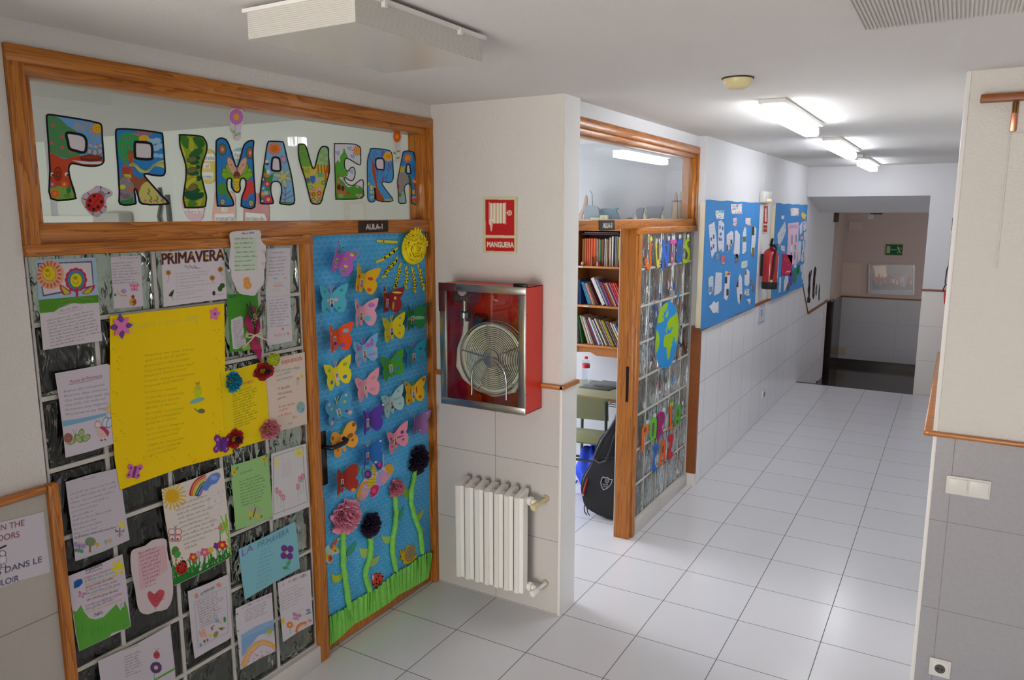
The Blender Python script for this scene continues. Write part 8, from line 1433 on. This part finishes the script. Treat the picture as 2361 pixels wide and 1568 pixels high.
# chair
t = thing('school_chair', (-.655, 1.74, 0), 'green school chair pushed under the desk', 'chair', rot=(0, 0, math.radians(7))); CG = mat('chair_laminate', '#85865f', .45)
m = MB(); m.bbox(-.19, .19, -.17, .19, .432, .446, .006); m.build('seat', CG, t, local=True)
m = MB(); n_ = 12; vs = []
for i in range(n_+1):
    a = (i/n_-.5)*1.1; xx = .2*math.sin(a)/math.sin(.55); yy = -.175-.05*(math.cos(a)-math.cos(.55))
    vs += [(xx, yy, .63), (xx, yy-.02, .80), (xx, yy-.031, .80), (xx, yy-.011, .63)]
m.add(vs, [(4*i+j, 4*i+(j+1) % 4, 4*i+4+(j+1) % 4, 4*i+4+j) for i in range(n_) for j in range(4)]+[(0, 1, 2, 3), (4*n_+3, 4*n_+2, 4*n_+1, 4*n_)], 0, False); m.build('backrest', CG, t, local=True)
for q in (-1, 1):
    m = MB(); m.tube([(q*.19, .15, 0), (q*.18, .16, .40), (q*.18, .13, .424), (q*.18, -.14, .424), (q*.185, -.185, .46), (q*.188, -.20, .60), (q*.188, -.215, .775)], .0115, 10); m.build('side_frame', TG, t, local=True)
    m = MB(); m.tube([(q*.18, -.14, .42), (q*.19, -.17, 0)], .0115, 10); m.build('leg', TG, t, local=True)
for yy, zz in ((-.155, .30), (.158, .22)): m = MB(); m.cyl((-.185, yy, zz), (.185, yy, zz), .010, 8); m.build('stretcher', TG, t, local=True)
# guitar bag
BK = mat('bag_nylon', '#17161a', .6, bmp=.25, bscale=30, sheen=.2)
t = thing('guitar_bag', (-.33, 1.36, 0), 'black guitar bag with a white shield badge standing behind the door jamb', 'guitar bag')
GO = smooth([(-.34, .012), (-.42, .035), (-.49, .10), (-.515, .19), (-.50, .28), (-.455, .36), (-.415, .43), (-.405, .50), (-.375, .58), (-.325, .64), (-.285, .70), (-.255, .80), (-.235, .92), (-.225, 1.02), (-.18, 1.03), (-.172, .8), (-.170, .5), (-.170, .2), (-.18, .08), (-.25, .015)], 3)
bm_ = bmesh.new(); vsb = [bm_.verts.new((x, 1.30, z)) for x, z in GO]; fb = bm_.faces.new(vsb); ex_ = bmesh.ops.extrude_face_region(bm_, geom=[fb]); bmesh.ops.translate(bm_, verts=[v for v in ex_['geom'] if isinstance(v, bmesh.types.BMVert)], vec=(0, .12, 0))
bmesh.ops.recalc_face_normals(bm_, faces=bm_.faces[:]); ed = [e for e in bm_.edges if len(e.link_faces) == 2 and any(len(f.verts) > 10 for f in e.link_faces)]; bmesh.ops.bevel(bm_, geom=ed, offset=.022, segments=3, affect='EDGES', profile=.5)
m = MB(); m.bm(bm_, 0, True); m.build('body', BK, t)
m = MB(); m.tube([(x-.002 if x < -.3 else x, 1.318, z) for x, z in GO], .005, 8, closed=True); m.build('piping', mat('piping_black', '#0c0c0e', .4), t)
m = MB(); PK = [(-.46, .06), (-.50, .18), (-.48, .28), (-.42, .40), (-.40, .43), (-.20, .45), (-.19, .10), (-.30, .035)]; m.prism([(x, 1.288, z) for x, z in smooth(PK, 3)], (0, 0, 0), (0, .014, 0)); m.build('front_pocket', BK, t)
def badge(c):
    c.poly([(655, 645), (720, 665), (745, 655), (790, 695), (852, 698), (820, 800), (750, 880), (668, 915), (625, 840), (612, 760), (630, 690)], '#a8a8ac'); c.poly([(660, 672), (715, 690), (745, 682), (785, 715), (830, 718), (800, 800), (740, 862), (675, 895), (642, 835), (630, 765), (645, 700)], '#17161a')
    c.ell(738, 735, 36, 30, '#a0a0a4', ring=5); c.ell(740, 750, 20, 22, '#a0a0a4', ring=4); c.text('GUITAR', (655, 812), (758, 818), 30, '#a8a8ac', bold=.5); c.text('BAG', (670, 850), (748, 858), 28, '#a8a8ac', bold=.5)
bd = sheet('badge', None, None, [(655, 640), (720, 660), (748, 650), (792, 690), (858, 693), (825, 805), (752, 888), (665, 922), (618, 845), (606, 760), (625, 690)], '#17161a', badge, k=(1310, 1020, .12121), ax=1, val=1.288, sg=-1, off=.001, res=.5, parent=t)
m = MB(); m.tube([(-.405, 1.283, .44), (-.38, 1.27, .50), (-.33, 1.262, .60), (-.28, 1.268, .68), (-.24, 1.285, .76)], .013, 8); m.tube([(-.41, 1.288, .43), (-.36, 1.27, .415), (-.31, 1.265, .44), (-.28, 1.27, .52), (-.25, 1.28, .64)], .009, 8); m.build('shoulder_strap', BK, t)
m = MB()
for x in (-.475, -.452): m.tube([(x, 1.30, .095), (x-.006, 1.29, .06), (x+.002, 1.285, .03), (x+.02, 1.28, .014)], .004, 6)
m.build('buckle_strap', MATS['black_plastic'], t)
m = MB(); m.tube([(-.485, 1.280, .165), (-.472, 1.280, .22), (-.455, 1.283, .285)], [.008, .009, .003], 8); m.build('red_tag', mat('tag_red', '#a8202c', .5), t, label='red tag with a white end')
m = MB(); m.ball((-.487, 1.280, .158), (.008, .005, .010), 8); m.build('tag_end', MATS['label_white'], t)
# blue bag on the floor
def lump(c, r, seed, n=28, h=18):
    rr = random.Random(seed); ph = [rr.uniform(0, 6) for _ in range(6)]; vs = []; fs = []
    for i in range(h+1):
        th_ = PI*i/h
        for k_ in range(n):
            a = 2*PI*k_/n; q = 1+.10*math.sin(3*a+ph[0]+2*th_)+.07*math.sin(5*a+ph[1]-3*th_)+.05*math.sin(7*th_+ph[2]+2*a); z = math.cos(th_)*r[2]*q
            vs.append((c[0]+r[0]*math.sin(th_)*math.cos(a)*q, c[1]+r[1]*math.sin(th_)*math.sin(a)*q, max(.004, c[2]+z)))
    for i in range(h): fs += [(i*n+k_, (i+1)*n+k_, (i+1)*n+(k_+1) % n, i*n+(k_+1) % n) for k_ in range(n)]
    return vs, fs
m = MB(); m.add(*lump((-.63, 1.76, .17), (.12, .11, .19), 3), 0, True); m.tube([(-.72, 1.68, .10), (-.75, 1.64, .03), (-.72, 1.62, .012)], .006, 6); m.build('cloth_bag', mat('royal_blue_cloth', '#1c44c8', .7, noise=.1, nscale=12), label='crumpled royal blue cloth bag on the floor under the chair', cat='bag')
